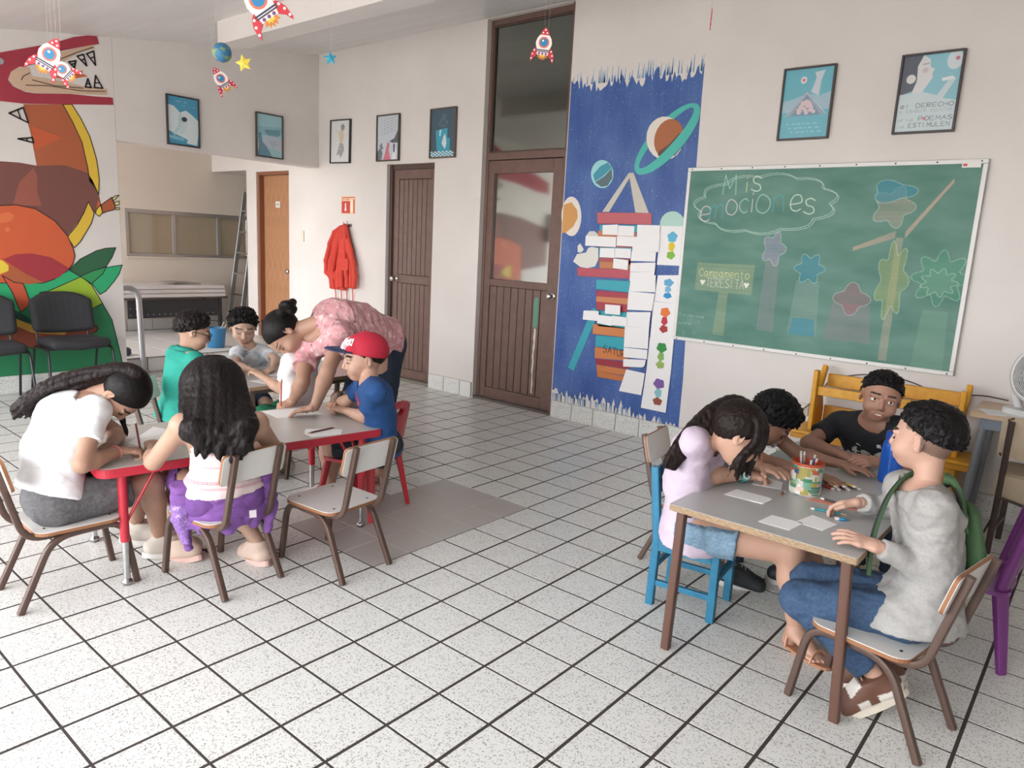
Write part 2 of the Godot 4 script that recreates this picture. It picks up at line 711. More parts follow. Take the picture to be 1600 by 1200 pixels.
func person(label: String, called: Dictionary, o: Dictionary) -> Node3D:
	var J := {}
	for k in called:
		J[k] = vec(called[k])
	var s: float = o.h / 1.25
	var fat: float = o.get("fat", 1.0)
	var fine: float = o.get("fine", 1.0)
	var P: Vector3 = J.P
	var N: Vector3 = J.N
	var H: Vector3 = J.H
	var root := thing("person", label, "person", Vector3(P.x, 0, P.z))
	var skin_c: Color = o.skin.srgb_to_linear()
	var hair_c: Color = o.get("hair_color", hue(30, 26, 26))
	var side: Vector3 = ((J.SR - J.SL).normalized() + (J.UR - J.UL).normalized()).normalized()
	var spine := (N - P).normalized()
	side = (side - spine * side.dot(spine)).normalized()
	var back := side.cross(spine)
	var bulge: float = o.get("bulge", 0.02)
	var mid := P.lerp(N, 0.45) + back * bulge
	var chest := P.lerp(N, 0.78) + back * bulge * 0.7
	var hu: Vector3 = vec(o.up).normalized()
	var hf: Vector3 = vec(o.face).normalized()
	var hr := hf.cross(hu).normalized()
	hu = hr.cross(hf).normalized()
	var hb := Basis(hr, hu, -hf)
	var hs: float = o.get("head", 1.0)
	var at := func(x: float, y: float, f: float) -> Vector3: return H + hb * (Vector3(x, y, -f) * hs)

	# --- the body: one surface, with finer grids for head and hands
	var lo := P
	var hi := P
	for k in J:
		lo = lo.min(J[k])
		hi = hi.max(J[k])
	var pad := Vector3.ONE * 0.15 * s
	var mb := MB.new()
	var f := Fld.new(Vector3(lo.x, maxf(lo.y, 0.06), lo.z) - pad, hi + pad, 0.0115 * fine)
	f.cone(J.UL, J.UR, 0.060 * s * fat, 0.060 * s * fat, 0.03)
	f.cone(P, mid, 0.062 * s * fat, 0.064 * s * fat, 0.03, side, 1.25)
	f.cone(mid, chest, 0.064 * s * fat, 0.070 * s, 0.03, side, 1.3)
	f.cone(chest, N - spine * 0.03 * s, 0.07 * s, 0.045 * s, 0.03, side, 1.3)
	f.cone(J.SL, J.SR, 0.037 * s, 0.037 * s, 0.03)
	f.cone(N - spine * 0.02 * s, at.call(0, -0.045, -0.012), 0.037 * s, 0.036 * s, 0.03)
	for k in ["L", "R"]:
		var S: Vector3 = J["S" + k]
		var E: Vector3 = J["E" + k]
		var W: Vector3 = J["W" + k]
		f.cone(N - spine * 0.025 * s, S, 0.036 * s, 0.037 * s, 0.03)
		f.cone(S.lerp(N, 0.3) - spine * 0.05 * s, P.lerp(N, 0.4) + side * (-0.05 if k == "L" else 0.05) * s, 0.034 * s, 0.04 * s, 0.03)
		f.cone(S, E, 0.037 * s * fat, 0.0295 * s * fat, 0.02)
		f.cone(E, E.lerp(W, 0.3), 0.0295 * s * fat, 0.031 * s * fat, 0.015)
		f.cone(E.lerp(W, 0.3), W, 0.031 * s * fat, 0.019 * s, 0.015)
		var K: Vector3 = J["K" + k]
		var A: Vector3 = J["A" + k]
		f.cone(J["U" + k], K, 0.063 * s * fat, 0.046 * s * fat, 0.03)
		f.cone(K, K.lerp(A, 0.35), 0.044 * s * fat, 0.043 * s * fat, 0.02)
		f.cone(K.lerp(A, 0.35), A, 0.043 * s * fat, 0.026 * s, 0.02)
	f.mesh(mb, func(_p: Vector3, _g: Vector3) -> Color: return skin_c)
	# head
	var hc: float = o.get("cell", 0.0045) * fine
	var hbox := Vector3.ONE * 0.15 * hs
	var g := Fld.new(H - hbox, H + hbox, hc)
	g.ell(at.call(0, 0.028, -0.010), hb, Vector3(0.073, 0.078, 0.088) * hs, 0.01)
	g.ell(at.call(0, -0.025, 0.028), hb, Vector3(0.060, 0.070, 0.060) * hs, 0.03)
	g.ell(at.call(0, -0.072, 0.050), hb, Vector3(0.030, 0.024, 0.030) * hs, 0.022)
	g.cone(N - spine * 0.01, at.call(0, -0.04, -0.015), 0.037 * s, 0.039 * s, 0.02)
	for e in [-1, 1]:
		g.ell(at.call(0.036 * e, -0.035, 0.052), hb, Vector3(0.026, 0.026, 0.028) * hs, 0.02)
		g.ell(at.call(0.031 * e, -0.002, 0.094), hb, Vector3(0.017, 0.010, 0.014) * hs, 0.010, true)
		g.cone(at.call(0.014 * e, 0.016, 0.084), at.call(0.046 * e, 0.014, 0.072), 0.007 * hs, 0.007 * hs, 0.012)
		g.cone(at.call(0.009 * e, -0.035, 0.091), at.call(0.0095 * e, -0.036, 0.089), 0.0068 * hs, 0.0068 * hs, 0.006)
		g.ell(at.call(0.074 * e, -0.006, -0.006), hb * Basis(Vector3.UP, -0.45 * e), Vector3(0.008, 0.029, 0.018) * hs, 0.006)
		g.ell(at.call(0.082 * e, -0.002, 0.000), hb * Basis(Vector3.UP, -0.45 * e), Vector3(0.005, 0.017, 0.009) * hs, 0.004, true)
	g.cone(at.call(0, 0.004, 0.088), at.call(0, -0.028, 0.100), 0.006 * hs, 0.0095 * hs, 0.010)
	g.cone(at.call(-0.017, -0.060, 0.083), at.call(0.017, -0.060, 0.083), 0.0052 * hs, 0.0052 * hs, 0.006)
	g.cone(at.call(-0.013, -0.069, 0.082), at.call(0.013, -0.069, 0.082), 0.0056 * hs, 0.0056 * hs, 0.006)
	if o.get("smile", false):
		for e in [-1, 1]:
			g.cone(at.call(0.012 * e, -0.070, 0.083), at.call(0.027 * e, -0.058, 0.074), 0.0055 * hs, 0.004 * hs, 0.006)
			g.ell(at.call(0.040 * e, -0.040, 0.062), hb, Vector3(0.018, 0.016, 0.016) * hs, 0.016)
		g.ell(at.call(0, -0.0645, 0.092), hb, Vector3(0.023, 0.0058, 0.016) * hs, 0.003, true)
	var lip: Color = skin_c.lerp(hue(150, 70, 66).srgb_to_linear(), 0.5)
	var brow: Color = hue(34, 28, 27).srgb_to_linear()
	var shaved: bool = o.get("shaved", false)
	g.mesh(mb, func(p: Vector3, _g: Vector3) -> Color:
		var q := hb.inverse() * (p - H) / hs
		if q.z < -0.07 and absf(q.x) < 0.021 and absf(q.y + 0.0645) < 0.0095:
			return lip
		var ax := absf(q.x)
		if q.z < -0.055 and ax > 0.013 and ax < 0.05 and absf(q.y - 0.0235 - 0.03 * minf(0.0, ax - 0.02) + 0.07 * maxf(0.0, ax - 0.032)) < 0.0030:
			return brow
		if shaved and q.y > -0.02 - maxf(0.0, q.z) * 0.55 and q.z > -0.035 + (0.02 if q.y < 0.02 else 0.0) and ax > 0.03 - q.z * 0.4 - 0.03 and not (q.y < 0.03 and q.z < 0.014):
			return skin_c.lerp(brow, 0.62)
		return skin_c)
	var poses: Array = o.get("hands", ["relaxed", "relaxed"])
	var dirs: Array = o.get("hand_dirs", [null, null])
	var palms: Array = o.get("palms", [[0, -1, 0], [0, -1, 0]])
	var hsz: float = o.get("hand", s)
	for i in 2:
		var k: String = ["L", "R"][i]
		if poses[i] == "":
			continue
		var fore: Vector3 = (J["W" + k] - J["E" + k]).normalized()
		var dr: Vector3 = fore if dirs[i] == null else vec(dirs[i]).normalized()
		hand(mb, J["W" + k], dr, vec(palms[i]), i == 1, hsz, poses[i], skin_c, fore, fine)
	# bare feet
	if o.get("bare", false):
		for i in 2:
			var A: Vector3 = J[["AL", "AR"][i]]
			var fd := vec(o.feet[i]).normalized()
			var ft := Fld.new(A - Vector3.ONE * 0.06 - Vector3(0, 0.06, 0) + fd * 0.06 - Vector3.ONE * 0.09, A + fd * 0.06 + Vector3.ONE * 0.15, 0.006)
			var sd := fd.cross(Vector3.UP).normalized()
			var base := Vector3(A.x, 0.026, A.z)
			ft.cone(A + Vector3.UP * 0.02, base - fd * 0.02 * s, 0.028 * s, 0.026 * s, 0.015)
			ft.cone(A, base + fd * 0.09 * s, 0.027 * s, 0.016 * s, 0.015, sd, 1.5)
			for j in 5:
				var q := base + fd * (0.10 - 0.008 * absf(j - 1.5)) * s + sd * (j - 2) * 0.0135 * s - Vector3.UP * 0.008
				ft.cone(q, q + fd * 0.026 * s, 0.0085 * s, 0.007 * s, 0.004)
			ft.cut(Vector3(A.x, 0.012, A.z), Vector3.DOWN)
			ft.mesh(mb, func(_p: Vector3, _g: Vector3) -> Color: return skin_c)
	root.set_meta("at", root.position)
	var sm := StandardMaterial3D.new()
	sm.vertex_color_use_as_albedo = true
	sm.roughness = 0.55
	var kid := func(m: MB, nm: String, mt: Material, par: Node = root) -> MeshInstance3D:
		var c := put(nm, m, mt, par)
		if par == root:
			c.position = -root.position
		return c
	kid.call(mb, "body", sm)

	# --- eyes
	if o.get("eyes", "down") == "open":
		for e in [-1, 1]:
			var em := MB.new()
			em.ball(at.call(0.031 * e, -0.002, 0.0705), Vector3.ONE * 0.0135 * hs, hb, 18)
			var eye: Node = kid.call(em, "eye", mat(hue(225, 218, 212), 0.3))
			var im := MB.new()
			var look: Vector3 = (hf + vec(o.get("look", [0, 0, 0]))).normalized()
			var lb := Basis(look.cross(hu).normalized(), hu, -look)
			im.ball(at.call(0.031 * e, -0.002, 0.0705) + look * 0.0098 * hs, Vector3(0.0062, 0.0062, 0.0048) * hs, lb, 14)
			put("iris", im, mat(hue(38, 24, 20), 0.15), eye)
			var lid := Fld.new(at.call(0.031 * e, 0.0, 0.07) - Vector3.ONE * 0.03, at.call(0.031 * e, 0.0, 0.07) + Vector3.ONE * 0.03, 0.0028)
			lid.ell(at.call(0.031 * e, -0.002, 0.0705), hb, Vector3.ONE * 0.0158 * hs, 0.002)
			lid.cut(at.call(0, 0.0012, 0.07), hb * Vector3(0, -1, -0.12))
			var low := Fld.new(lid.o, lid.o + Vector3.ONE * 0.06, 0.0028)
			low.ell(at.call(0.031 * e, -0.002, 0.0705), hb, Vector3.ONE * 0.0156 * hs, 0.002)
			low.cut(at.call(0, -0.0082, 0.07), hb * Vector3(0, 1, 0.12))
			lid.join(low, 0.001)
			var lm := MB.new()
			lid.mesh(lm, func(_p: Vector3, _g: Vector3) -> Color: return skin_c.lerp(brow, 0.12))
			kid.call(lm, "eyelid", sm)
		if o.get("smile", false):
			var tm := MB.new()
			tm.ball(at.call(0, -0.0625, 0.0785), Vector3(0.019, 0.0045, 0.005) * hs, hb, 12)
			kid.call(tm, "teeth", mat(hue(226, 218, 206), 0.35))
	else:
		for e in [-1, 1]:
			var em := MB.new()
			var pts := []
			for i in 7:
				var a := (i - 3) / 3.0
				pts.append(at.call(0.031 * e + 0.0135 * a, -0.0095 + 0.0035 * a * a, 0.0835 - 0.006 * a * a - 0.006 * a * e))
			em.sweep(pts, 0.0042 * hs, 0.003 * hs, 6, hu, true)
			kid.call(em, "eyelash", mat(hue(30, 24, 24), 0.6))

	# --- shirt
	var sh: Dictionary = o.shirt
	var loose: float = sh.get("loose", 0.012)
	var t: float = sh.sleeve
	var hem: float = sh.hem
	var slo := (P - spine * hem).min(N)
	var shi := (P - spine * hem).max(N)
	for k in ["SL", "SR", "EL", "ER", "UL", "UR"] + (["WL", "WR"] if t > 1.0 else []):
		slo = slo.min(J[k])
		shi = shi.max(J[k])
	var spad := Vector3.ONE * (0.13 * s + 0.02)
	var c := Fld.new(slo - spad, shi + spad, sh.get("cell", 0.0095) * fine)
	var hipw: float = sh.get("hip", 0.008)
	c.cone(P - spine * hem * 1.6, P, 0.088 * s * fat + loose + hipw, 0.08 * s * fat + loose + hipw, 0.03, side, 1.28)
	c.cone(J.UL - spine * hem * 0.6, J.UR - spine * hem * 0.6, 0.072 * s * fat + loose + hipw, 0.072 * s * fat + loose + hipw, 0.03)
	c.cone(P, mid, 0.076 * s * fat + loose, 0.070 * s * fat + loose, 0.03, side, 1.26)
	c.cone(mid, chest, 0.070 * s * fat + loose, 0.074 * s + loose, 0.03, side, 1.3)
	c.cone(chest, N - spine * 0.03 * s, 0.071 * s + loose * 0.8, 0.044 * s + loose * 0.8, 0.03, side, 1.3)
	c.cut(P - spine * hem, -spine, 0.24 * s)
	if t > 0.0:
		c.cone(J.SL, J.SR, 0.038 * s + loose * 0.6, 0.038 * s + loose * 0.6, 0.03)
	var cuff: float = sh.get("cuff", 0.016)
	for k in ["L", "R"]:
		var S: Vector3 = J["S" + k]
		var E: Vector3 = J["E" + k]
		var W: Vector3 = J["W" + k]
		if t > 0.0:
			c.cone(N - spine * 0.035 * s, S - spine * 0.004, 0.040 * s + loose * 0.6, 0.037 * s + loose * 0.6, 0.035)
		var out: float = -1.0 if k == "L" else 1.0
		if t > 0.0:
			c.cone(S.lerp(N, 0.28) - spine * 0.055 * s, P.lerp(N, 0.25) + side * out * 0.062 * s, 0.040 * s + loose * 0.7, 0.052 * s + loose * 0.7, 0.04)
		if t <= 0.0:
			c.cone(S.lerp(N, 0.55), S.lerp(N, 0.62) - spine * 0.06, 0.034 * s, 0.034 * s, 0.02)
			continue
		var lim := S.min(E).min(W) if t > 1.0 else S.min(E)
		var lix := S.max(E).max(W) if t > 1.0 else S.max(E)
		var c2 := Fld.new(c.o + ((lim - c.o - spad) / c.h).max(Vector3.ZERO).floor() * c.h, lix + spad, c.h)
		if t <= 1.0:
			var q := S.lerp(E, t)
			c2.cone(S, S.lerp(E, minf(1.0, t + 0.15)), 0.037 * s * fat + loose * 0.6, lerpf(0.037, 0.0295, t) * s * fat + cuff, 0.02)
			c2.cut(q, (E - S), 0.12 * s)
		else:
			c2.cone(S, E, 0.039 * s * fat + loose * 0.6, 0.031 * s * fat + loose, 0.02)
			c2.cone(E, W, 0.031 * s * fat + loose, 0.0215 * s + loose * 0.7, 0.02)
			c2.cut(E.lerp(W, 0.96), W - E, 0.06 * s)
		c.join(c2, 0.02)
	var hood := (H - N).normalized()
	c.cut(N + hood * sh.get("neck", 0.012) * s, (hood * 0.8 - back * sh.get("scoop", 0.25)).normalized(), 0.085 * s)
	folds.seed = 11
	folds.frequency = 1.0
	c.ruffle(folds, sh.get("folds", 0.007), Basis(side, spine, back), Vector3(14, 26, 14), P)
	var cm := MB.new()
	c.mesh(cm, sh.get("paint", Fld.none))
	kid.call(cm, "shirt", sh.mat)
	if sh.has("print"):
		var pm := MB.new()
		var front := -back
		var fn: Callable = sh.print
		c.mesh(pm, Fld.none, func(p: Vector3, n2: Vector3) -> bool:
			var d := p - P
			return n2.dot(front) > 0.15 and fn.call(d.dot(side) / s, d.dot(spine) / s), 0.0025)
		kid.call(pm, "shirt_print", sh.print_mat)

	# --- trousers, shorts
	var pa: Dictionary = o.pants
	var lw := 0.022 * s
	var d := Fld.new(lo.min(P) - pad, Vector3(hi.x, P.y, hi.z) + pad, pa.get("cell", 0.0105) * fine)
	d.cone(J.UL, J.UR, 0.074 * s * fat + lw * 0.4, 0.074 * s * fat + lw * 0.4, 0.03)
	d.cone(P, P + spine * 0.07 * s, 0.076 * s * fat + lw * 0.5, 0.076 * s * fat + lw * 0.3, 0.03, side, 1.25)
	var tp: float = pa.leg
	var wide: float = pa.get("wide", 0.008)
	for k in ["L", "R"]:
		var U: Vector3 = J["U" + k]
		var K: Vector3 = J["K" + k]
		var A: Vector3 = J["A" + k]
		if tp <= 1.0:
			d.cone(U, U.lerp(K, minf(1.0, tp + 0.1)), 0.068 * s * fat + lw * 0.5, lerpf(0.068, 0.048, tp) * s * fat + wide, 0.02)
			d.cut(U.lerp(K, tp), K - U, 0.10 * s)
		else:
			d.cone(U, K, 0.068 * s * fat + lw * 0.5, 0.048 * s * fat + wide, 0.02)
			var low := K.lerp(A, tp - 1.0)
			d.cone(K, low, 0.046 * s * fat + wide, 0.033 * s + wide * 1.4, 0.02)
			d.cut(low, A - K, 0.07 * s)
	var along := ((J.KL - J.UL) + (J.KR - J.UR) as Vector3).normalized()
	var waist := spine
	if absf(spine.dot(along)) < 0.85:
		waist = (spine - along * spine.dot(along)).normalized()
	d.cut(P + waist * 0.062 * s, waist, 0.2 * s)
	d.ruffle(folds, pa.get("folds", 0.006), Basis.IDENTITY, Vector3(22, 30, 22), P)
	var dm := MB.new()
	d.mesh(dm)
	kid.call(dm, pa.get("called", "trousers"), pa.mat)

	# --- shoes
	if o.has("shoe"):
		for i in 2:
			var A: Vector3 = J[["AL", "AR"][i]]
			var fd := vec(o.feet[i]).normalized()
			var fu := (Vector3.UP - fd * Vector3.UP.dot(fd)).normalized()
			shoe(root, A, fd, fu, s, o.shoe, fine)

	# --- hair
	var hm := MB.new()
	var style: String = o.hair
	strands.seed = 5
	strands.frequency = 1.0
	if style != "cap":
		var hx := Fld.new(H - Vector3.ONE * 0.17 * hs, H + Vector3.ONE * 0.17 * hs, 0.0045 * fine)
		var th: float = o.get("hair_thick", 0.010)
		hx.ell(at.call(0, 0.030, -0.012), hb, (Vector3(0.073, 0.078, 0.088) + Vector3.ONE * th) * hs, 0.01)
		if style == "short":
			var drop: float = o.get("nape", -0.045)
			hx.cut(at.call(0, 0.062, 0.075), hb * Vector3(0, -0.62, -0.80), -1.0, 0.012)
			hx.cut(at.call(0, drop, -0.07), hb * Vector3(0, -1, -0.55), -1.0, 0.01)
			var rng := RandomNumberGenerator.new()
			rng.seed = 40
			var rr := (Vector3(0.073, 0.078, 0.088) + Vector3.ONE * th) * hs
			for i in int(o.get("tufts", 260)):
				var dv := Vector3(rng.randf_range(-1, 1), rng.randf_range(-0.5, 1), rng.randf_range(-1, 1)).normalized()
				var sp := Vector3(0, 0.030, 0.012) * hs + dv * rr
				var fy := sp.y / hs
				var ff := -sp.z / hs
				if (0.62 * (0.066 - fy) + 0.80 * (ff - 0.075)) > 0.0 or fy < drop + 0.55 * (ff + 0.07) + 0.006:
					continue
				var flow := (hb * Vector3(rng.randf_range(-0.4, 0.4) + 0.5 * dv.x, -0.5 if dv.y < 0.6 else 0.1, -0.5 * dv.y + rng.randf_range(-0.3, 0.3))).normalized()
				var b0 := H + hb * sp
				var ln: float = rng.randf_range(0.016, 0.030) * hs * o.get("tuft_length", 1.0)
				hx.cone(b0 - hb * dv * 0.003, b0 + flow * ln + hb * dv * o.get("lift", 0.003), 0.0052 * hs, 0.0022 * hs, 0.003)
		elif style == "tied":
			hx.cut(at.call(0, 0.058, 0.075), hb * Vector3(0, -0.66, -0.75), -1.0, 0.01)
			hx.cut(at.call(0, -0.05, -0.06), hb * Vector3(0, -1, -0.2), -1.0, 0.012)
		else:
			hx.cut(at.call(0, 0.05, 0.07), hb * Vector3(0, -0.75, -0.66), -1.0, 0.012)
		hx.ruffle(strands, o.get("tuft", 0.004), hb, o.get("comb", Vector3(160, 40, 60)), H)
		hx.mesh(hm)
	var hmat: StandardMaterial3D = hair_mat(hair_c)
	var hair_node: MeshInstance3D = null
	if style != "cap":
		hair_node = kid.call(hm, "hair", hmat)
	if o.has("locks"):
		var a0 := Vector3(9, 9, 9)
		var a1 := -a0
		for lk in o.locks:
			for p in lk[0]:
				a0 = a0.min(p)
				a1 = a1.max(p)
		var ls := Fld.new(a0 - Vector3.ONE * 0.05, a1 + Vector3.ONE * 0.05, 0.0052 * fine)
		for lk in o.locks:
			var pts: Array = bend(lk[0], 0.08, 3)
			var m := pts.size()
			for i in m - 1:
				ls.cone(pts[i], pts[i + 1], lerpf(lk[1], lk[2], float(i) / (m - 1)), lerpf(lk[1], lk[2], float(i + 1) / (m - 1)), o.get("lock_join", 0.005))
		ls.ruffle(strands, 0.003, Basis.IDENTITY, Vector3(90, 18, 90), H)
		var lm := MB.new()
		ls.mesh(lm)
		kid.call(lm, "long_hair" if style == "long" else "ponytail" if style == "tied" else "bun", hair_mat(o.get("lock_color", hair_c)))
	return root

func hair_mat(c: Color) -> StandardMaterial3D:
	var key := "hair" + c.to_html()
	if not mats.has(key):
		var m := StandardMaterial3D.new()
		m.albedo_color = c.darkened(0.25)
		m.roughness = 0.48
		m.metallic_specular = 0.28
		mats[key] = m
	return mats[key]

func shoe(root: Node3D, A: Vector3, fd: Vector3, fu: Vector3, s: float, k: Dictionary, fine: float) -> void:
	var sd := fd.cross(fu).normalized()
	var heel := A - fu * 0.052 * s - fd * 0.028 * s
	var toe := heel + fd * 0.155 * s
	if k.kind == "sandal":
		var b := MB.new()
		var out := PackedVector2Array()
		for i in 20:
			var g := TAU * i / 20
			out.append(Vector2(sin(g) * (0.034 + 0.006 * cos(g)) * s, cos(g) * 0.098 * s))
		var mid := Vector3(A.x, 0.001, A.z) + fd * 0.052 * s
		b.slab(out, 0.011, Transform3D(Basis(-sd, fd, Vector3.UP), mid))
		var so := put("sandal", b, k.sole, root)
		so.position = -root.position
		var st := MB.new()
		for e in [[0.06, 0.048], [0.10, 0.036], [-0.005, 0.075]]:
			var pts := []
			for i in 9:
				var g := PI * i / 8.0
				pts.append(Vector3(A.x, 0.010, A.z) + fd * e[0] * s + sd * cos(g) * 0.036 * s + Vector3.UP * sin(g) * e[1] * s)
			st.sweep(pts, 0.011 * s, 0.004, 4, fd)
		put("strap", st, k.upper, so)
		return
	var o_cell: float = k.get("cell", 0.0055)
	var f := Fld.new(heel.min(toe).min(A) - Vector3.ONE * 0.075, heel.max(toe).max(A) + Vector3.ONE * 0.075, o_cell * fine)
	f.cone(A + fu * 0.012 * s, A - fu * 0.03 * s, 0.031 * s, 0.036 * s, 0.02)
	f.cone(heel + fu * 0.012 * s, toe + fu * 0.008 * s, 0.033 * s, 0.034 * s, 0.02, sd, 1.1)
	f.cone(A + fd * 0.03 * s, toe + fu * 0.004, 0.034 * s, 0.03 * s, 0.02, sd, 1.15)
	f.cut(heel - fu * 0.012 * s, -fu)
	f.cut(A + fu * 0.014 * s, fu)
	var m := MB.new()
	var paint: Callable = Fld.none
	if k.has("trim"):
		var ca: Color = k.color.srgb_to_linear()
		var cb: Color = k.trim.srgb_to_linear()
		paint = func(p: Vector3, n: Vector3) -> Color:
			var q := p - heel
			var x := q.dot(fd) / s
			var y := q.dot(fu) / s
			if (x > 0.13 and y > 0.012) or (x > 0.055 and x < 0.085 and absf(n.dot(sd)) > 0.5 and y < 0.045) or (x < 0.02 and y > 0.03):
				return ca
			if x > 0.085 and absf(n.dot(sd)) < 0.75:
				return cb
			return ca if y > 0.02 or x > 0.12 else cb
	f.mesh(m, paint)
	var sh := put("shoe", m, k.upper, root)
	sh.position = -root.position
	var so := MB.new()
	var out := PackedVector2Array()
	for i in 24:
		var g := TAU * i / 24
		out.append(Vector2(sin(g) * (0.038 + 0.004 * cos(g)) * s, cos(g) * 0.112 * s))
	so.slab(out, 0.022 * s, Transform3D(Basis(-sd, fd, fu), (heel + toe) * 0.5 - fu * 0.031 * s))
	put("sole", so, k.sole, sh)
	if k.get("laces", false):
		var lc := MB.new()
		for i in 4:
			var c := A + fd * (0.045 + 0.017 * i) * s + fu * (0.004 - 0.009 * i) * s + fu * 0.018 * s
			lc.sweep([c - sd * 0.02 * s, c + fu * 0.006, c + sd * 0.02 * s], 0.005, 0.003, 6, fd)
		put("laces", lc, k.sole, sh)
# ---------------------------------------------------------------- the room
const SKY := 12.6

func plaster() -> StandardMaterial3D:
	if not mats.has("plaster"):
		var m := triplanar(noise_tex(0.006, hue(212, 205, 200), hue(220, 214, 210), 3, 512), Vector3.ONE * 0.35, 0.5, bump_tex(0.02, 8, 2.0), 0.12)
		mats["plaster"] = m
	return mats["plaster"]

func cream() -> StandardMaterial3D:
	if not mats.has("cream"):
		mats["cream"] = triplanar(noise_tex(0.006, hue(216, 204, 190), hue(224, 213, 200), 4, 512), Vector3.ONE * 0.35, 0.6)
	return mats["cream"]

func room() -> void:
	var w := plaster()
	# chalkboard wall, pierced by the glazed door, the brown door, the wooden door and the recess
	var b := span([
		[-7.55, 2.10, ZA - 0.15, -6.365, 3.4, ZA], [-6.58, 0, ZA - 0.15, -6.365, 2.10, ZA],
		[-6.365, 2.075, ZA - 0.15, -5.69, 3.4, ZA], [-5.69, 0, ZA - 0.15, -4.013, 3.4, ZA],
		[-4.013, 2.088, ZA - 0.15, -3.35, 3.4, ZA], [-3.35, 0, ZA - 0.15, -2.765, 3.4, ZA],
		[-1.872, 0, ZA - 0.15, 3.6, 3.4, ZA], [-2.765, 3.215, ZA - 0.15, -1.872, 3.4, ZA]], 0.0008)
	structure(put("wall_back", b, w))
	b = span([[XB - 0.15, 0, -1.475, XB, 3.3, 3.2], [XB - 0.15, 2.087, ZA, XB, 3.3, -1.475]], 0.003)
	structure(put("wall_left", b, w))
	b = span([[3.45, 0, ZA, 3.6, 3.4, 3.2]])
	structure(put("wall_right", b, w))
	# the wall behind the camera is mostly tall window openings
	b = span([[XB, 0, 3.0, -4.7, 2.3, 3.15], [-4.7, 0, 3.0, 1.9, 0.35, 3.15], [-4.7, 2.15, 3.0, 1.9, 2.3, 3.15], [-1.85, 0.35, 3.0, -1.65, 2.15, 3.15], [1.9, 0, 3.0, 3.45, 2.3, 3.15]])
	structure(put("wall_front", b, w))
	# sloping ceiling with its beam
	var mb := MB.new()
	var z0 := ZA - 0.15
	var z1 := 3.2
	var q := PackedVector2Array([Vector2(-z1, ceiling_at(z1)), Vector2(-z0, ceiling_at(z0)), Vector2(-z0, ceiling_at(z0) + 0.12), Vector2(-z1, ceiling_at(z1) + 0.12)])
	mb.slab(q, 8.75, Transform3D(Basis(Vector3(0, 0, -1), Vector3.UP, Vector3.RIGHT), Vector3(XB - 0.15, 0, 0)))
	var cm := triplanar(noise_tex(0.012, hue(220, 215, 214), hue(232, 229, 228), 6, 512), Vector3(0.12, 0.5, 0.8), 0.42, bump_tex(0.012, 9, 3.0), 0.18)
	structure(put("ceiling", mb, cm))
	structure(put("beam", span([[-4.05, 2.793, -2.01, 3.45, 3.05, -1.826]], 0.004), w))
	# alcove behind the opening
	b = span([[-7.54, 0, ZA - 1.3, -7.39, 1.03, 0.75], [-7.39 - 0.15, 1.58, ZA - 1.3, -7.39, 2.75, 0.75], [-7.54, 1.03, -2.44, -7.39, 1.58, 0.75], [-7.54, 1.03, ZA - 1.3, -7.39, 1.58, -4.05]])
	structure(put("wall_alcove", b, cream()))
	structure(put("ceiling_alcove", span([[-7.54, 2.65, ZA, XB - 0.15, 2.8, 0.75]]), w))
	structure(put("wall_alcove_side", span([[-7.39, 0, 0.6, XB - 0.15, 0.15, 0.75], [-7.39, 2.5, 0.6, XB - 0.15, 2.65, 0.75]]), w))
	structure(put("wall_recess", span([[-6.58, 0, ZA - 1.3, -6.43, 2.4, ZA - 0.15], [-7.39, 0, ZA - 1.3, -6.58, 2.4, ZA - 1.15], [-7.39, 2.10, ZA - 1.15, -6.58, 2.4, ZA - 0.15]]), w))
	# little dark room behind the glazed door
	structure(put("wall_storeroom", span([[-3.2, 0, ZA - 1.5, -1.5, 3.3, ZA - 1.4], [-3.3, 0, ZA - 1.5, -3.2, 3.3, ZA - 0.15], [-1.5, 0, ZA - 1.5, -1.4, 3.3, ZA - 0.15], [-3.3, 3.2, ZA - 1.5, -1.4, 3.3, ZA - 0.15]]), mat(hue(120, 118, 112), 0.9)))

func speckle(base: Color, dark: Color, count: int, seed_no: int) -> ImageTexture:
	var n := 1024
	var img := Image.create(n, n, false, Image.FORMAT_RGB8)
	img.fill(base)
	var rng := RandomNumberGenerator.new()
	rng.seed = seed_no
	for i in count / 3:                       # faint cloudiness of the glaze
		var c := base.lerp(dark, rng.randf_range(0.02, 0.06))
		img.fill_rect(Rect2i(rng.randi() % n, rng.randi() % n, 2 + rng.randi() % 4, 1 + rng.randi() % 3), c)
	for i in count:                           # short dark worm marks
		var p := Vector2(rng.randf() * n, rng.randf() * n)
		var g := rng.randf() * TAU
		var turn := rng.randf_range(-0.5, 0.5)
		var rust := rng.randf() < 0.06
		var c := base.lerp(hue(150, 104, 66) if rust else dark, rng.randf_range(0.5, 1.0))
		for j in 3 + rng.randi() % 6:
			g += turn
			p += Vector2(cos(g), sin(g)) * 1.25
			var x := int(p.x)
			var y := int(p.y)
			if x >= 1 and y >= 1 and x < n - 1 and y < n - 1:
				img.set_pixel(x, y, c)
				img.set_pixel(x + 1, y, c)
	img.generate_mipmaps()
	return ImageTexture.create_from_image(img)

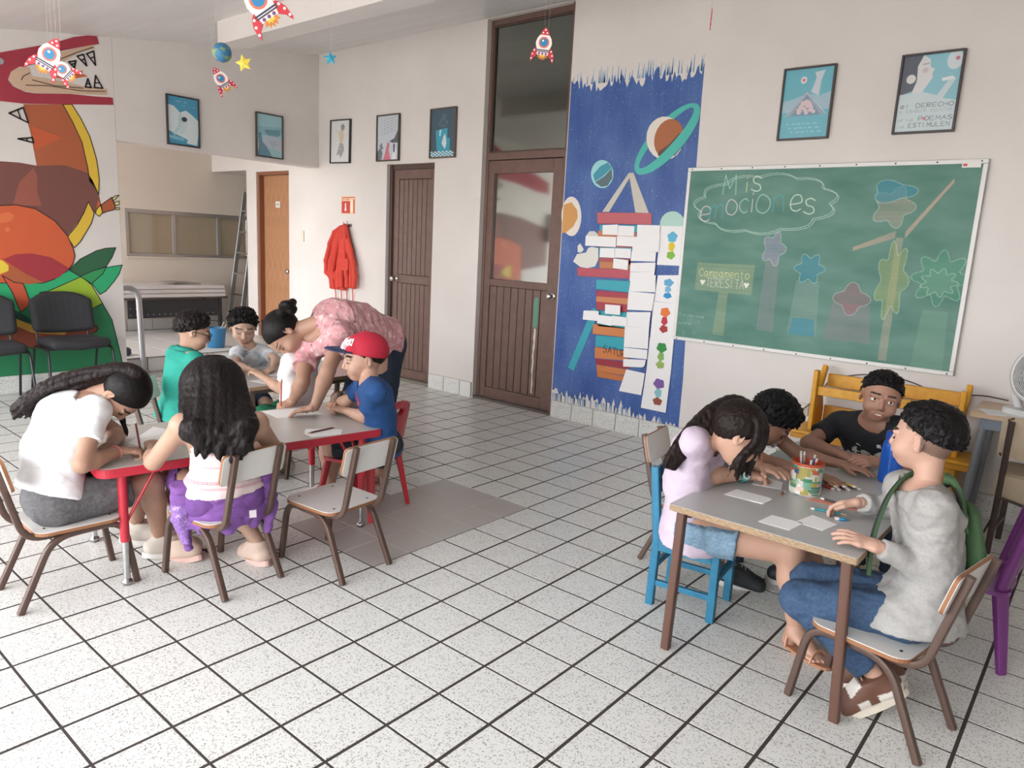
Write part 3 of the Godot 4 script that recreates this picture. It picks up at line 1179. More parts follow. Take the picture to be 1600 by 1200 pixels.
func tile_mesh(w: float, d: float, hgt: float, at: Vector2, per: float, m: Material, tilt: float) -> ArrayMesh:
	var mb := MB.new()
	var e := 0.0003
	var a := Vector2(w, d) * 0.5
	var pts := [Vector3(-a.x + e, hgt, -a.y + e), Vector3(a.x - e, hgt, -a.y + e), Vector3(a.x - e, hgt, a.y - e), Vector3(-a.x + e, hgt, a.y - e),
		Vector3(-a.x, hgt - e, -a.y), Vector3(a.x, hgt - e, -a.y), Vector3(a.x, hgt - e, a.y), Vector3(-a.x, hgt - e, a.y),
		Vector3(-a.x, 0, -a.y), Vector3(a.x, 0, -a.y), Vector3(a.x, 0, a.y), Vector3(-a.x, 0, a.y)]
	mb.face(pts[0], pts[1], pts[2], Vector3.UP)
	mb.face(pts[0], pts[2], pts[3], Vector3.UP)
	for i in 4:
		var j := (i + 1) % 4
		var o: Vector3 = pts[4 + i] + pts[4 + j]
		o.y = 0
		mb.quad(pts[i], pts[j], pts[4 + j], pts[4 + i], (o.normalized() + Vector3.UP))
		mb.quad(pts[4 + i], pts[4 + j], pts[8 + j], pts[8 + i], o)
	for i in mb.v.size():
		var p := mb.v[i]
		mb.uv.append(at + Vector2(p.x, p.z).rotated(tilt) / per)
	return mb.done(m)

func floor_tiles() -> void:
	var root := Node3D.new()
	root.name = "floor"
	add_child(root)
	structure(root)
	structure(put("slab", span([[-7.5, -0.2, -5.0, 3.6, -0.0006, 3.2]]), mat(hue(62, 54, 50), 0.95), root))
	var white := StandardMaterial3D.new()
	white.albedo_texture = speckle(Color8(219, 220, 217), hue(74, 62, 54), 8200, 21)
	white.roughness = 0.3
	white.normal_enabled = true
	white.normal_texture = bump_tex(0.03, 31, 1.2)
	white.normal_scale = 0.10
	white.metallic_specular = 0.45
	var grey := mat(hue(172, 166, 161), 0.34)
	var rng := RandomNumberGenerator.new()
	rng.seed = 4
	var kinds := []
	for i in 12:
		kinds.append(tile_mesh(0.1990, 0.2018, 0.006, Vector2(rng.randf(), rng.randf()), 0.82, white, (i % 4) * PI / 2))
	var gk := tile_mesh(0.2045, 0.204, 0.006, Vector2.ZERO, 1.0, grey, 0.0)
	structure(put("patch_bed", span([[-6.02 * 0.21, -0.006, -8.06 * 0.21, -3.0 * 0.21, -0.0004, -3.03 * 0.21]], 0.0004), mat(hue(196, 188, 178), 0.9), root))
	var cam := Transform3D(Basis.from_euler(Vector3(-0.18794, 0.69278, 0.05213)), Vector3(1.639, 1.374, 1.235)).affine_inverse()
	var near := []
	var rest := []
	for iz in range(-17, 14):
		for ix in range(-25, 16):
			var c := Vector3((ix + 0.5) * 0.21, -0.006, (iz + 0.5) * 0.21)
			if c.z < ZA + 0.02 or c.x - 0.1 < XB - 0.2 or c.z > 2.95:
				continue
			var patch := ix >= -6 and ix < -3 and iz >= -8 and iz < -3
			var q := cam * c
			var seen := q.z < -0.3 and absf(q.x / q.z) < 0.76 and absf(q.y / q.z) < 0.58
			var e := [absf(q.x) * 0.0 + q.length_squared(), c, patch]
			if seen:
				near.append(e)
			else:
				rest.append(e)
	near.sort_custom(func(a: Array, b: Array) -> bool: return a[0] < b[0])
	while near.size() > 300:
		rest.append(near.pop_back())
	for e in near:
		if e[2]:
			structure(use("tile", gk, root, e[1], Basis(Vector3.UP, (rng.randi() % 4) * PI / 2)))
		else:
			structure(use("tile", kinds[rng.randi() % 12], root, e[1] + Vector3(0, rng.randf_range(-0.0006, 0.0006), 0)))
	for pass_no in 2:
		var st := SurfaceTool.new()
		var any := false
		for e in rest:
			if e[2] == (pass_no == 1):
				any = true
				st.append_from(gk if e[2] else kinds[rng.randi() % 12], 0, Transform3D(Basis.IDENTITY, e[1]))
		if any:
			var o := MeshInstance3D.new()
			o.name = "far_tiles" if pass_no == 0 else "far_grey_tiles"
			o.mesh = st.commit()
			o.mesh.surface_set_material(0, grey if pass_no == 1 else white)
			o.set_meta("kind", "stuff")
			root.add_child(o, true)
	# skirting of the same tile
	var sk := []
	for i in 4:
		var m := tile_mesh(0.203, 0.138, 0.012, Vector2(rng.randf(), rng.randf()), 0.82, white, 0.0)
		sk.append(m)
	var back := Node3D.new()
	back.name = "baseboard_back"
	add_child(back)
	structure(back)
	structure(put("bed", span([[-5.69, 0, ZA, -4.02, 0.14, ZA + 0.004], [-3.35, 0, ZA, -2.775, 0.14, ZA + 0.004], [-1.868, 0, ZA, 3.4, 0.14, ZA + 0.004]], 0.001), mat(hue(150, 140, 130), 0.95), back))
	var up := Basis(Vector3.RIGHT, PI / 2)
	for run in [[-5.68, 8], [-3.34, 2], [-1.86, 25]]:
		for i in run[1]:
			structure(use("skirting_tile", sk[rng.randi() % 4], back, Vector3(run[0] + 0.105 + i * 0.21, 0.07, ZA + 0.002), up))
	structure(put("skirting_end", span([[-2.918, 0, ZA, -2.78, 0.138, ZA + 0.014]]), white, back))
	var left := Node3D.new()
	left.name = "baseboard_left"
	add_child(left)
	structure(left)
	structure(put("bed", span([[XB, 0, -1.475, XB + 0.004, 0.14, 3.0]], 0.001), mat(hue(150, 140, 130), 0.95), left))
	for i in 13:
		structure(use("skirting_tile", sk[rng.randi() % 4], left, Vector3(XB + 0.002, 0.07, -1.365 + i * 0.21), Basis(Vector3(0, 0, -1), Vector3.RIGHT, Vector3(0, -1, 0))))

func left_wall(off: float) -> Transform3D:
	return Transform3D(Basis(Vector3(0, 0, -1), Vector3.UP, Vector3.RIGHT), Vector3(XB + off, 0, 0))

func brushed(c: Color) -> StandardMaterial3D:     # wall paint, a little streaky
	var key := "brush" + c.to_html()
	if not mats.has(key):
		if not mats.has("brush_noise"):
			mats["brush_noise"] = bump_tex(0.03, 77, 2.0)
		var m := StandardMaterial3D.new()
		m.albedo_color = c
		m.roughness = 0.5
		m.uv1_triplanar = true
		m.uv1_scale = Vector3.ONE * 0.8
		m.normal_enabled = true
		m.normal_texture = mats["brush_noise"]
		m.normal_scale = 0.15
		mats[key] = m
	return mats[key]

func paint(root: Node3D, called: String, c: Color, layer: int, text: String) -> void:
	var mb := MB.new()
	mb.slab(poly(text), 0.0007, left_wall(0.0002 + layer * 0.0007))
	var o := put(called, mb, brushed(c), root)
	if called in ["hill", "leaf", "thigh", "belly", "forearm", "claw", "tail", "elbow", "shin"]:
		var ln := MB.new()
		var p := poly(text)
		for i in p.size():
			p[i].y = minf(p[i].y, 2.7)
		stroke(p, 0.007, 0.0004, left_wall(0.0008 + layer * 0.0007), ln, true)
		put("outline", ln, mat(hue(40, 40, 38), 0.8), o)

func daub(root: Node3D, called: String, c: Color, layer: int, text: String) -> void:
	var mb := MB.new()
	mb.slab(poly(text), 0.0007, Transform3D(Basis.IDENTITY, Vector3(0, 0, ZA + 0.0002 + layer * 0.0007)))
	var o := put(called, mb, brushed(c), root)
	var p := poly(text)
	if called == "book" and p.size() == 4:      # inked page lines
		var ln := MB.new()
		var t := Transform3D(Basis.IDENTITY, Vector3(0, 0, ZA + 0.0006 + layer * 0.0007))
		var n := int(p[0].distance_to(p[1]) / 0.011)
		for i in range(1, n):
			var f := float(i) / n
			var low := p[3].lerp(p[2], f)
			var len := 0.35 + 0.22 * sin(i * 2.3 + p[0].x * 90.0)
			if i % 9 == 4:
				len = 1.0
			stroke(PackedVector2Array([low, low.lerp(p[0].lerp(p[1], f), len)]), 0.0018, 0.0002, t, ln)
		stroke(p, 0.003, 0.0002, t, ln, true)
		put("page_lines", ln, mat(hue(70, 60, 58), 0.8), o).set_meta("kind", "stuff")

func space_ground(root: Node3D) -> void:
	var rng := RandomNumberGenerator.new()
	rng.seed = 9
	var n := 512
	var img := Image.create(n, n * 2, false, Image.FORMAT_RGB8)
	var f := FastNoiseLite.new()
	f.seed = 3
	f.frequency = 0.006
	f.fractal_octaves = 3
	var deep := hue(36, 74, 150)
	var pale := hue(84, 118, 180)
	for y in n * 2:
		for x in n:
			var k := f.get_noise_2d(x, y * 0.6) * 0.5 + 0.42 + 0.10 * f.get_noise_2d(x * 14.0, y * 1.1 + 900)
			img.set_pixel(x, y, deep.lerp(pale, clampf(k, 0.0, 1.0)))
	for i in 2600:                            # flicked white paint
		var a := rng.randf_range(0.35, 0.95)
		var p := Vector2i(rng.randi() % n, rng.randi() % (n * 2))
		img.set_pixel(p.x, p.y, img.get_pixelv(p).lerp(Color.WHITE, a))
		if rng.randf() < 0.3:
			img.set_pixel(mini(p.x + 1, n - 1), p.y, img.get_pixelv(p).lerp(Color.WHITE, a * 0.6))
	for i in 260:                             # dry strokes
		var p := Vector2i(rng.randi() % n, rng.randi() % (n * 2 - 90))
		var a := rng.randf_range(0.06, 0.3)
		for j in 20 + rng.randi() % 60:
			img.set_pixel(p.x, p.y + j, img.get_pixel(p.x, p.y + j).lerp(hue(150, 190, 220), a))
	var m := StandardMaterial3D.new()
	m.albedo_texture = ImageTexture.create_from_image(img)
	m.roughness = 0.5
	var mb := MB.new()
	var out := PackedVector2Array()
	var x0 := -1.865
	var x1 := -0.70
	var k := 70
	for i in k + 1:                           # ragged lower edge
		var x := lerpf(x0, x1, float(i) / k)
		out.append(Vector2(x, (0.22 if i < 46 else 0.16) + rng.randf_range(-0.04, 0.04)))
	for y in [0.5, 0.8, 1.4, 2.0, 2.4]:
		out.append(Vector2(lerpf(-0.685, -0.765, y / 2.4) + rng.randf_range(-0.006, 0.006), y))
	for i in range(k, -1, -1):
		var x := lerpf(x0, -0.765, float(i) / k)
		out.append(Vector2(x, 2.60 + 0.02 * sin(i * 0.3) + rng.randf_range(-0.05, 0.05)))
	var box := Rect2(-1.9, 0.05, 1.3, 2.65)
	mb.slab(out, 0.0005, Transform3D(Basis.IDENTITY, Vector3(0, 0, ZA + 0.0001)), box)
	put("painted_sky", mb, m, root)
	var w := MB.new()                         # loose bristle marks beyond the edge
	for i in 150:
		var top := rng.randf() < 0.5
		var x := rng.randf_range(x0, -0.77)
		var y := 2.6 if top else 0.2
		var l := rng.randf_range(0.03, 0.12) * (1.0 if top else -1.0)
		var wd := rng.randf_range(0.002, 0.006)
		w.slab(PackedVector2Array([Vector2(x - wd, y), Vector2(x + wd, y), Vector2(x + wd * 0.4, y + l), Vector2(x - wd * 0.2, y + l * 0.96)]), 0.0004, Transform3D(Basis.IDENTITY, Vector3(0, 0, ZA + 0.0001)))
	put("bristle_mark", w, brushed(hue(84, 140, 186)), root)
	var lt := MB.new()
	for i in [["S", 0], ["A", 1], ["T", 2], ["U", 3], ["R", 4]]:
		for s in letter(i[0]):
			var pts := PackedVector2Array()
			for q in s:
				pts.append(Vector2(-1.393 + i[1] * 0.042 + q.x * 0.032, 0.602 + q.y * 0.055 - i[1] * 0.004))
			stroke(pts, 0.005, 0.0006, Transform3D(Basis.IDENTITY, Vector3(0, 0, ZA + 0.0026)), lt)
	put("lettering", lt, mat(hue(70, 44, 30), 0.8), root)

func card(text: String, label: String, layer: int, group: String) -> MeshInstance3D:
	var p := poly(text)
	var mid := Vector2.ZERO
	for q in p:
		mid += q / p.size()
	var mb := MB.new()
	var local := PackedVector2Array()
	for q in p:
		local.append(q - mid)
	mb.slab(local, 0.0006)
	if not mats.has("card"):
		mats["card"] = mat(hue(232, 231, 232), 0.7)
	var o := put("paper_sheet", mb, mats["card"])
	o.position = Vector3(mid.x, mid.y, ZA + 0.0045 + 0.0011 * layer)
	o.rotation = Vector3(0, 0.004 * sin(layer * 2.3), 0)
	tag(o, label, "paper", group)
	return o

func doodle(o: MeshInstance3D, i: int, p: PackedVector2Array) -> void:   # a plain coloured crayon bloom on the sheet
	var a := Vector2(9, 9)
	var b := -a
	for q in p:
		a = a.min(q)
		b = b.max(q)
	var s := b - a
	var sets := [[hue(90, 180, 214), hue(222, 196, 40), hue(126, 184, 66)], [hue(96, 170, 212), hue(120, 180, 214), hue(46, 144, 206)], [hue(232, 120, 60), hue(200, 58, 74), hue(176, 60, 62)], [hue(50, 140, 62), hue(126, 176, 84), hue(150, 176, 90)], [hue(124, 88, 160), hue(130, 190, 200), hue(150, 80, 60)]]
	for j in 3:
		var mb := MB.new()
		var c := Vector2(s.x * (0.04 if i < 4 else 0.1), s.y * [0.22, -0.02, -0.24][j])
		var r := Vector2(s.x * [0.20, 0.13, 0.17][j], s.y * [0.13, 0.12, 0.10][j])
		var pts := PackedVector2Array()
		for k in 24:
			var g := TAU * k / 24
			pts.append(c + Vector2(cos(g) * r.x, sin(g) * r.y) * (1.0 + 0.10 * sin(g * 5.0 + i + j)))
		mb.slab(pts, 0.0003, Transform3D(Basis.IDENTITY, Vector3(0, 0, 0.0006)))
		put("crayon_patch", mb, mat(sets[i][j], 0.8), o)
func dinosaur() -> void:
	var root := thing("wall_mural", "large painted red and orange dinosaur mural with green leaves behind the black chairs", "mural")
	paint(root, "hill", hue(34, 126, 80), 0, "192 935 556 935 709 880 840 879 1059 990 1134 937 1222 812 1294 706 1365 558 1403 356 1429 210 1430 111 501 123 129 123")
	paint(root, "hill_light", hue(36, 172, 108), 1, "232 954 566 955 709 880 840 879 1059 990 1139 937 883 816 760 699 676 650 604 693 217 753")
	paint(root, "leaf", hue(150, 186, 42), 1, "822 807 883 816 1139 937 1215 866 1294 706 1225 669 804 661")
	paint(root, "leaf", hue(44, 98, 66), 1, "1049 990 1137 1081 1266 1154 1344 1178 1427 1186 1392 1103 1341 1025 1231 980 1129 937")
	paint(root, "leaf", hue(36, 168, 108), 1, "1216 883 1335 1014 1473 1038 1443 960 1397 893 1325 810 1277 783")
	paint(root, "leaf", hue(42, 148, 84), 2, "1129 937 1232 986 1341 1019 1307 959 1216 877")
	paint(root, "neck", hue(178, 92, 56), 1, "799 2261 1087 2311 1151 2188 1205 2046 1242 1836 1241 1722 865 1794 837 2043")
	paint(root, "belly", hue(222, 182, 50), 2, "1078 2309 1144 2321 1205 2222 1265 2090 1310 1906 1322 1751 1310 1624 1283 1685 1246 1723 1237 1836 1204 2036 1141 2187")
	paint(root, "neck_patch", hue(206, 90, 52), 2, "845 2107 1058 2050 865 1931")
	paint(root, "torso", hue(124, 74, 68), 2, "-406 1652 257 1780 617 1814 744 1819 866 1809 1060 1836 1235 1794 1271 1731 1306 1645 1326 1541 1272 1469 1227 1560 1198 1479 1129 1371 1051 1273 828 1049 200 1039 -392 1115")
	paint(root, "torso_patch", hue(158, 86, 72), 3, "839 1791 861 1730 854 1605 878 1498 680 1493 734 1668")
	paint(root, "belly", hue(222, 182, 50), 3, "1227 1560 1267 1468 1243 1387 1205 1322 1145 1224 1098 1175 1050 1262 1128 1360 1188 1468")
	paint(root, "arm_patch", hue(208, 92, 54), 3, "1303 1582 1321 1541 1284 1496")
	paint(root, "elbow", hue(226, 196, 60), 3, "1284 1496 1321 1541 1333 1478 1306 1444 1277 1464")
	paint(root, "forearm", hue(178, 90, 52), 3, "1326 1541 1369 1576 1417 1612 1425 1575 1439 1534 1427 1506 1375 1491 1333 1473")
	paint(root, "claw", hue(220, 212, 130), 4, "1416 1601 1443 1625 1475 1633 1426 1581")
	paint(root, "claw", hue(220, 212, 130), 4, "1430 1570 1473 1584 1471 1552 1439 1544")
	paint(root, "claw", hue(220, 212, 130), 4, "1438 1523 1470 1530 1474 1515 1443 1507")
	paint(root, "thigh", hue(212, 92, 52), 4, "226 1385 427 1450 594 1481 701 1494 832 1474 964 1387 1051 1273 1088 1170 1099 1107 1081 1043 1050 1000 935 915 854 884 188 887")
	paint(root, "thigh_spot", hue(222, 112, 62), 5, "589 1418 642 1436 683 1415 663 1369 610 1351 543 1348 547 1415")
	paint(root, "thigh_spot", hue(222, 112, 62), 5, "616 1313 638 1324 649 1300 631 1274 610 1288")
	paint(root, "thigh_lens", hue(170, 52, 62), 5, "583 1070 676 1112 787 1120 923 1092 1050 1005 969 931 855 889 732 956 627 1036")
	paint(root, "knee", hue(178, 92, 54), 5, "623 1036 732 956 855 889 745 874 648 890 569 940 615 981")
	paint(root, "knee_spot", hue(228, 198, 52), 5, "443 1101 524 1084 586 1055 618 1021 615 981 558 955 431 935")
	paint(root, "shin", hue(206, 84, 52), 5, "570 945 648 890 709 880 752 714 676 650 626 820")
	paint(root, "tail", hue(140, 64, 44), 3, "283 580 567 592 747 480 932 458 1232 513 1247 490 1230 463 1074 395 761 347 555 408 270 408")
	paint(root, "tail_band", hue(204, 154, 58), 4, "292 702 571 648 663 588 795 519 1005 476 980 450 747 480 567 582 288 654")
	paint(root, "grass_band", hue(28, 74, 56), 2, "297 775 562 709 689 639 787 546 663 583 558 644 292 702")
	paint(root, "head", hue(168, 48, 66), 4, "-344 2315 -13 2417 427 2521 671 2610 1023 2754 1187 2840 1357 2900 1377 2831 1303 2804 1074 2709 901 2577 835 2549 733 2482 708 2422 739 2381 822 2355 888 2357 1139 2399 1331 2414 1431 2427 1462 2427 1464 2371 1134 2319 808 2267 647 2258 407 2243 -34 2172 -359 2153")
	paint(root, "lower_jaw", hue(206, 172, 144), 5, "733 2486 791 2535 856 2544 874 2482 1052 2484 1262 2476 1425 2491 1417 2439 1235 2416 1023 2382 888 2362 814 2363 739 2391 713 2436")
	paint(root, "upper_jaw", hue(206, 172, 144), 5, "1064 2692 1168 2744 1328 2815 1336 2787 1204 2719 1106 2640 1065 2631")
	paint(root, "tongue", hue(206, 98, 52), 6, "1034 2567 1148 2556 1240 2599 1229 2573 1276 2562 1122 2503 1035 2505")
	paint(root, "eye", hue(150, 160, 164), 5, "651 2547 660 2567 677 2571 692 2556 687 2536 674 2525 657 2526")
	var t := left_wall(0.0046)
	for s in ["1139 2642 1179 2606 1191 2662", "1203 2699 1271 2640 1251 2724", "1276 2734 1339 2659 1330 2766", "1252 2474 1275 2542 1296 2477", "1320 2482 1335 2579 1385 2489", "797 2237 700 2179 825 2128", "844 2020 747 1997 851 1982"]:
		var ink := MB.new()
		stroke(poly(s), 0.012, 0.001, t, ink, true)
		var q := poly(s)
		stroke(PackedVector2Array([q[0].lerp(q[1], 0.4), q[2].lerp(q[1], 0.4)]), 0.010, 0.001, t, ink)
		put("tooth_outline", ink, mat(hue(44, 36, 38), 0.8), root)
	for s in ["826 2407 981 2432 1212 2437 1408 2468", "872 2454 1026 2441 1237 2461", "1084 2654 1204 2728 1327 2795", "798 2439 813 2470 858 2502"]:
		var ink := MB.new()
		stroke(poly(s), 0.006, 0.001, t, ink)
		put("ink_line", ink, mat(hue(44, 36, 38), 0.8), root)
func space_mural() -> void:
	var root := thing("wall_mural", "deep blue painted space mural with planets and a stack of books beside the chalkboard", "mural")
	space_ground(root)
	daub(root, "planet", hue(226, 218, 208), 1, "-872 2170 -874 2129 -886 2092 -910 2062 -942 2040 -981 2030 -1023 2031 -1064 2045 -1103 2069 -1134 2103 -1156 2142 -1166 2185 -1164 2227 -1150 2265 -1125 2295 -1091 2315 -1052 2325 -1011 2322 -970 2307 -933 2283 -903 2250 -882 2211")
	daub(root, "planet_patch", hue(176, 98, 54), 2, "-879 2143 -892 2109 -913 2080 -940 2059 -971 2047 -1004 2046 -1035 2055 -1063 2074 -1084 2102 -1097 2136 -1101 2173 -1096 2210 -1082 2244 -1060 2273 -1032 2293 -1001 2304 -969 2304 -938 2294 -912 2275 -891 2248 -879 2215 -874 2179")
	daub(root, "planet_patch", hue(92, 70, 60), 3, "-1054 2092 -982 2132 -905 2206 -878 2183 -876 2110 -924 2057 -998 2042 -1061 2062")
	daub(root, "planet_ring", hue(62, 184, 172), 0, "-1223 1944 -1239 1962 -1246 1988 -1244 2020 -1234 2058 -1215 2099 -1189 2142 -1157 2186 -1119 2229 -1077 2270 -1034 2306 -989 2338 -946 2364 -904 2383 -866 2394 -833 2398 -806 2395 -784 2385 -818 2366 -830 2370 -848 2368 -871 2359 -899 2344 -930 2324 -964 2298 -1000 2269 -1037 2235 -1073 2200 -1107 2163 -1138 2127 -1164 2092 -1185 2060 -1200 2031 -1208 2008 -1208 1991 -1203 1980")
	daub(root, "planet_ring", hue(62, 184, 172), 4, "-784 2385 -770 2367 -764 2343 -764 2314 -773 2279 -789 2241 -812 2201 -841 2158 -876 2116 -916 2075 -958 2038 -1003 2004 -1048 1975 -1091 1953 -1132 1938 -1169 1932 -1199 1933 -1223 1944 -1203 1980 -1189 1977 -1169 1980 -1144 1990 -1114 2007 -1080 2030 -1045 2057 -1008 2089 -971 2123 -937 2158 -904 2194 -875 2229 -851 2262 -833 2292 -819 2318 -812 2339 -812 2356 -818 2366")
	daub(root, "planet", hue(148, 212, 216), 1, "-1423 1942 -1424 1913 -1434 1887 -1450 1866 -1472 1850 -1499 1842 -1528 1842 -1557 1851 -1583 1867 -1603 1890 -1618 1917 -1625 1947 -1623 1976 -1613 2002 -1596 2024 -1573 2039 -1546 2047 -1517 2046 -1489 2036 -1464 2020 -1444 1997 -1429 1971")
	daub(root, "planet_patch", hue(84, 108, 116), 2, "-1581 1884 -1498 1930 -1441 1984 -1429 1914 -1464 1859 -1520 1850")
	daub(root, "planet_patch", hue(52, 150, 176), 2, "-1604 1941 -1545 2001 -1479 2027 -1441 1989 -1505 1935 -1582 1889")
	daub(root, "planet", hue(222, 214, 202), 1, "-1687 1630 -1687 1588 -1696 1548 -1710 1516 -1731 1491 -1756 1478 -1783 1478 -1811 1489 -1836 1512 -1856 1545 -1872 1585 -1879 1628 -1879 1671 -1870 1711 -1855 1744 -1833 1767 -1808 1779 -1781 1779 -1754 1767 -1729 1744 -1709 1712 -1695 1673")
	daub(root, "planet_patch", hue(206, 146, 74), 2, "-1864 1717 -1791 1737 -1731 1679 -1720 1620 -1757 1551 -1828 1500 -1865 1499")
	daub(root, "planet", hue(166, 208, 196), 1, "-796 1581 -797 1554 -806 1528 -822 1507 -844 1491 -871 1482 -899 1481 -928 1489 -954 1503 -975 1524 -990 1549 -997 1577 -996 1605 -986 1630 -969 1652 -946 1667 -919 1675 -891 1676 -863 1668 -837 1653 -817 1633 -802 1608")
	daub(root, "open_book", hue(196, 190, 178), 2, "-1288 1948 -1250 1947 -1094 1661 -1207 1664 -1279 1912 -1435 1667 -1498 1666")
	daub(root, "book", hue(190, 88, 98), 2, "-1543 1661 -1071 1662 -1063 1581 -1534 1578")
	daub(root, "book", hue(40, 160, 178), 2, "-1513 1570 -1174 1573 -1174 1522 -1509 1526")
	daub(root, "book", hue(196, 112, 74), 2, "-1521 1526 -1183 1518 -1183 1465 -1518 1484")
	daub(root, "book", hue(184, 84, 94), 2, "-1515 1480 -1190 1490 -1187 1408 -1509 1404")
	daub(root, "book", hue(40, 160, 178), 2, "-1503 1400 -1202 1412 -1199 1334 -1496 1324")
	daub(root, "book", hue(176, 76, 84), 2, "-1496 1324 -1208 1325 -1210 1297 -1494 1294")
	daub(root, "book", hue(190, 116, 68), 2, "-1489 1296 -1206 1301 -1206 1251 -1484 1243")
	daub(root, "book", hue(184, 72, 88), 2, "-1694 1236 -1203 1247 -1201 1181 -1683 1171")
	daub(root, "book", hue(38, 160, 178), 2, "-1506 1155 -1194 1163 -1197 1080 -1504 1084")
	daub(root, "book", hue(170, 50, 68), 2, "-1499 1071 -1207 1075 -1208 1034 -1495 1026")
	daub(root, "book", hue(198, 122, 72), 2, "-1495 1026 -1208 1034 -1205 988 -1492 986")
	daub(root, "book", hue(170, 46, 66), 2, "-1492 986 -1205 988 -1202 933 -1483 926")
	daub(root, "book", hue(38, 160, 178), 2, "-1522 935 -1457 917 -1661 411 -1720 432")
	daub(root, "book", hue(38, 160, 178), 2, "-1492 919 -1204 928 -1203 891 -1488 876")
	daub(root, "book", hue(38, 160, 178), 2, "-1461 831 -1207 839 -1209 806 -1458 798")
	daub(root, "book", hue(206, 122, 62), 2, "-1505 812 -1212 811 -1195 740 -1504 732")
	daub(root, "book", hue(30, 160, 178), 2, "-1474 724 -1199 737 -1193 642 -1469 637")
	daub(root, "book", hue(206, 118, 58), 2, "-1472 632 -1198 634 -1147 603 -1197 563 -1468 545")
	daub(root, "book", hue(160, 38, 56), 2, "-1461 543 -1196 554 -1133 511 -1186 501 -1452 498")
	daub(root, "book", hue(202, 116, 58), 2, "-1449 495 -1161 497 -1161 450 -1439 446")
	daub(root, "book", hue(196, 110, 56), 2, "-1439 446 -1189 443 -1189 401 -1429 400")
	daub(root, "book", hue(150, 40, 56), 2, "-1231 1318 -1214 1319 -1211 1284 -1223 1283")
	daub(root, "reader_figure", hue(214, 212, 206), 3, "-1736 1281 -1703 1340 -1619 1356 -1601 1392 -1570 1401 -1508 1395 -1500 1311 -1526 1254 -1598 1237 -1662 1242")
	daub(root, "reader_figure", hue(214, 212, 206), 3, "-1703 1405 -1678 1425 -1642 1377 -1666 1353 -1699 1357")
	daub(root, "reader_figure", hue(206, 204, 198), 3, "-1625 1489 -1601 1518 -1555 1521 -1522 1500 -1517 1479 -1624 1476")
func wall_papers() -> void:
	var q := [["-1482 1568 -1348 1575 -1341 1497 -1478 1497", "blank sticky card at the top left of the papers on the space mural"],
		["-1342 1567 -1203 1565 -1200 1492 -1339 1493", "blank card under the top red painted book, second from left"],
		["-1630 1483 -1352 1483 -1349 1408 -1629 1408", "long white card laid across the white painted reader"],
		["-1345 1491 -1201 1489 -1200 1418 -1343 1419", "white card with a small blue star sketch"],
		["-1487 1396 -1357 1399 -1353 1327 -1486 1327", "white card touching the teal painted book edge, third row"],
		["-1352 1399 -1213 1401 -1211 1331 -1350 1330", "white card right beside it in the third row"],
		["-1358 1324 -1228 1316 -1227 1244 -1358 1251", "tilted white card with faint pencil word"],
		["-1175 1576 -987 1576 -977 1388 -1201 1383 -1201 1489 -1171 1490", "large white sheet topping the middle column of papers"],
		["-1204 1383 -1001 1387 -1001 1318 -1207 1313", "second white sheet down the middle column of papers"],
		["-1205 1297 -997 1312 -998 1244 -1204 1233", "third white sheet down the middle column of papers"],
		["-1202 1231 -998 1244 -1000 1175 -1201 1165", "fourth white sheet down the middle column of papers"],
		["-1190 1208 -985 1222 -977 1098 -1198 1089", "fifth white sheet down the middle column of papers"],
		["-1200 1089 -980 1089 -990 962 -1200 951", "sixth white sheet down the middle column with pencil marks"],
		["-1200 933 -999 952 -1001 834 -1203 826", "seventh white sheet down the middle column of papers"],
		["-1207 825 -1001 834 -996 679 -1201 667", "eighth white sheet down the middle column with a smudged corner"],
		["-1201 664 -997 672 -995 602 -1198 591", "ninth white sheet, just above the torn paper"],
		["-1196 577 -1003 597 -1009 552 -1029 536 -1193 519", "white paper with a torn right corner"],
		["-1162 502 -1002 495 -1007 417 -1017 326 -1211 326", "lowest white sheet below the orange painted books"],
		["-1589 908 -1446 918 -1450 840 -1592 837", "white card on the top of the slanted teal book"],
		["-1449 888 -1322 888 -1322 815 -1455 824", "white card in the middle of the row of three over the teal books"],
		["-1321 895 -1190 892 -1192 826 -1320 822", "white card at the right of the row of three over the teal books"],
		["-1392 974 -1256 978 -1252 907 -1388 903", "small white card with green drawing on dark red book"]]
	for i in q.size():
		card(q[i][0], q[i][1], i, "white papers taped on the space mural")
	var s := [["-985 1573 -800 1574 -797 1299 -989 1296", "tall white sheet with a green and yellow doodle, top of the strip by the chalkboard"],
		["-973 1222 -796 1234 -801 1031 -987 1034", "white sheet with a blue doodle, second on the strip by the chalkboard"],
		["-989 1032 -800 1031 -798 781 -991 767", "white sheet with a red and orange doodle, third on the strip"],
		["-993 767 -798 781 -797 513 -998 503", "white sheet with a dark green doodle, fourth on the strip"],
		["-999 507 -797 517 -808 228 -1018 228", "white sheet with a purple and brown doodle, bottom of the strip"]]
	for i in s.size():
		doodle(card(s[i][0], s[i][1], i + 1, "doodle sheets taped in a strip"), i, poly(s[i][0]))
# ---------------------------------------------------------------- doors and windows
func mirror_film(c: Color) -> StandardMaterial3D:
	var m := StandardMaterial3D.new()
	m.albedo_color = c
	m.metallic = 1.0
	m.roughness = 0.06
	return m

func doorknob(parent: Node, at: Vector3) -> void:
	var kb := MB.new()
	kb.lathe([Vector2(0.0, 0.0), Vector2(0.032, 0.0), Vector2(0.032, 0.004), Vector2(0.028, 0.008), Vector2(0.012, 0.010), Vector2(0.011, 0.030), Vector2(0.018, 0.036), Vector2(0.026, 0.045), Vector2(0.028, 0.055), Vector2(0.024, 0.064), Vector2(0.012, 0.068), Vector2(0.0, 0.069)], at, Basis(Vector3.RIGHT, PI / 2), 20)
	put("knob", kb, mat(hue(196, 192, 186), 0.22, 1.0), parent)

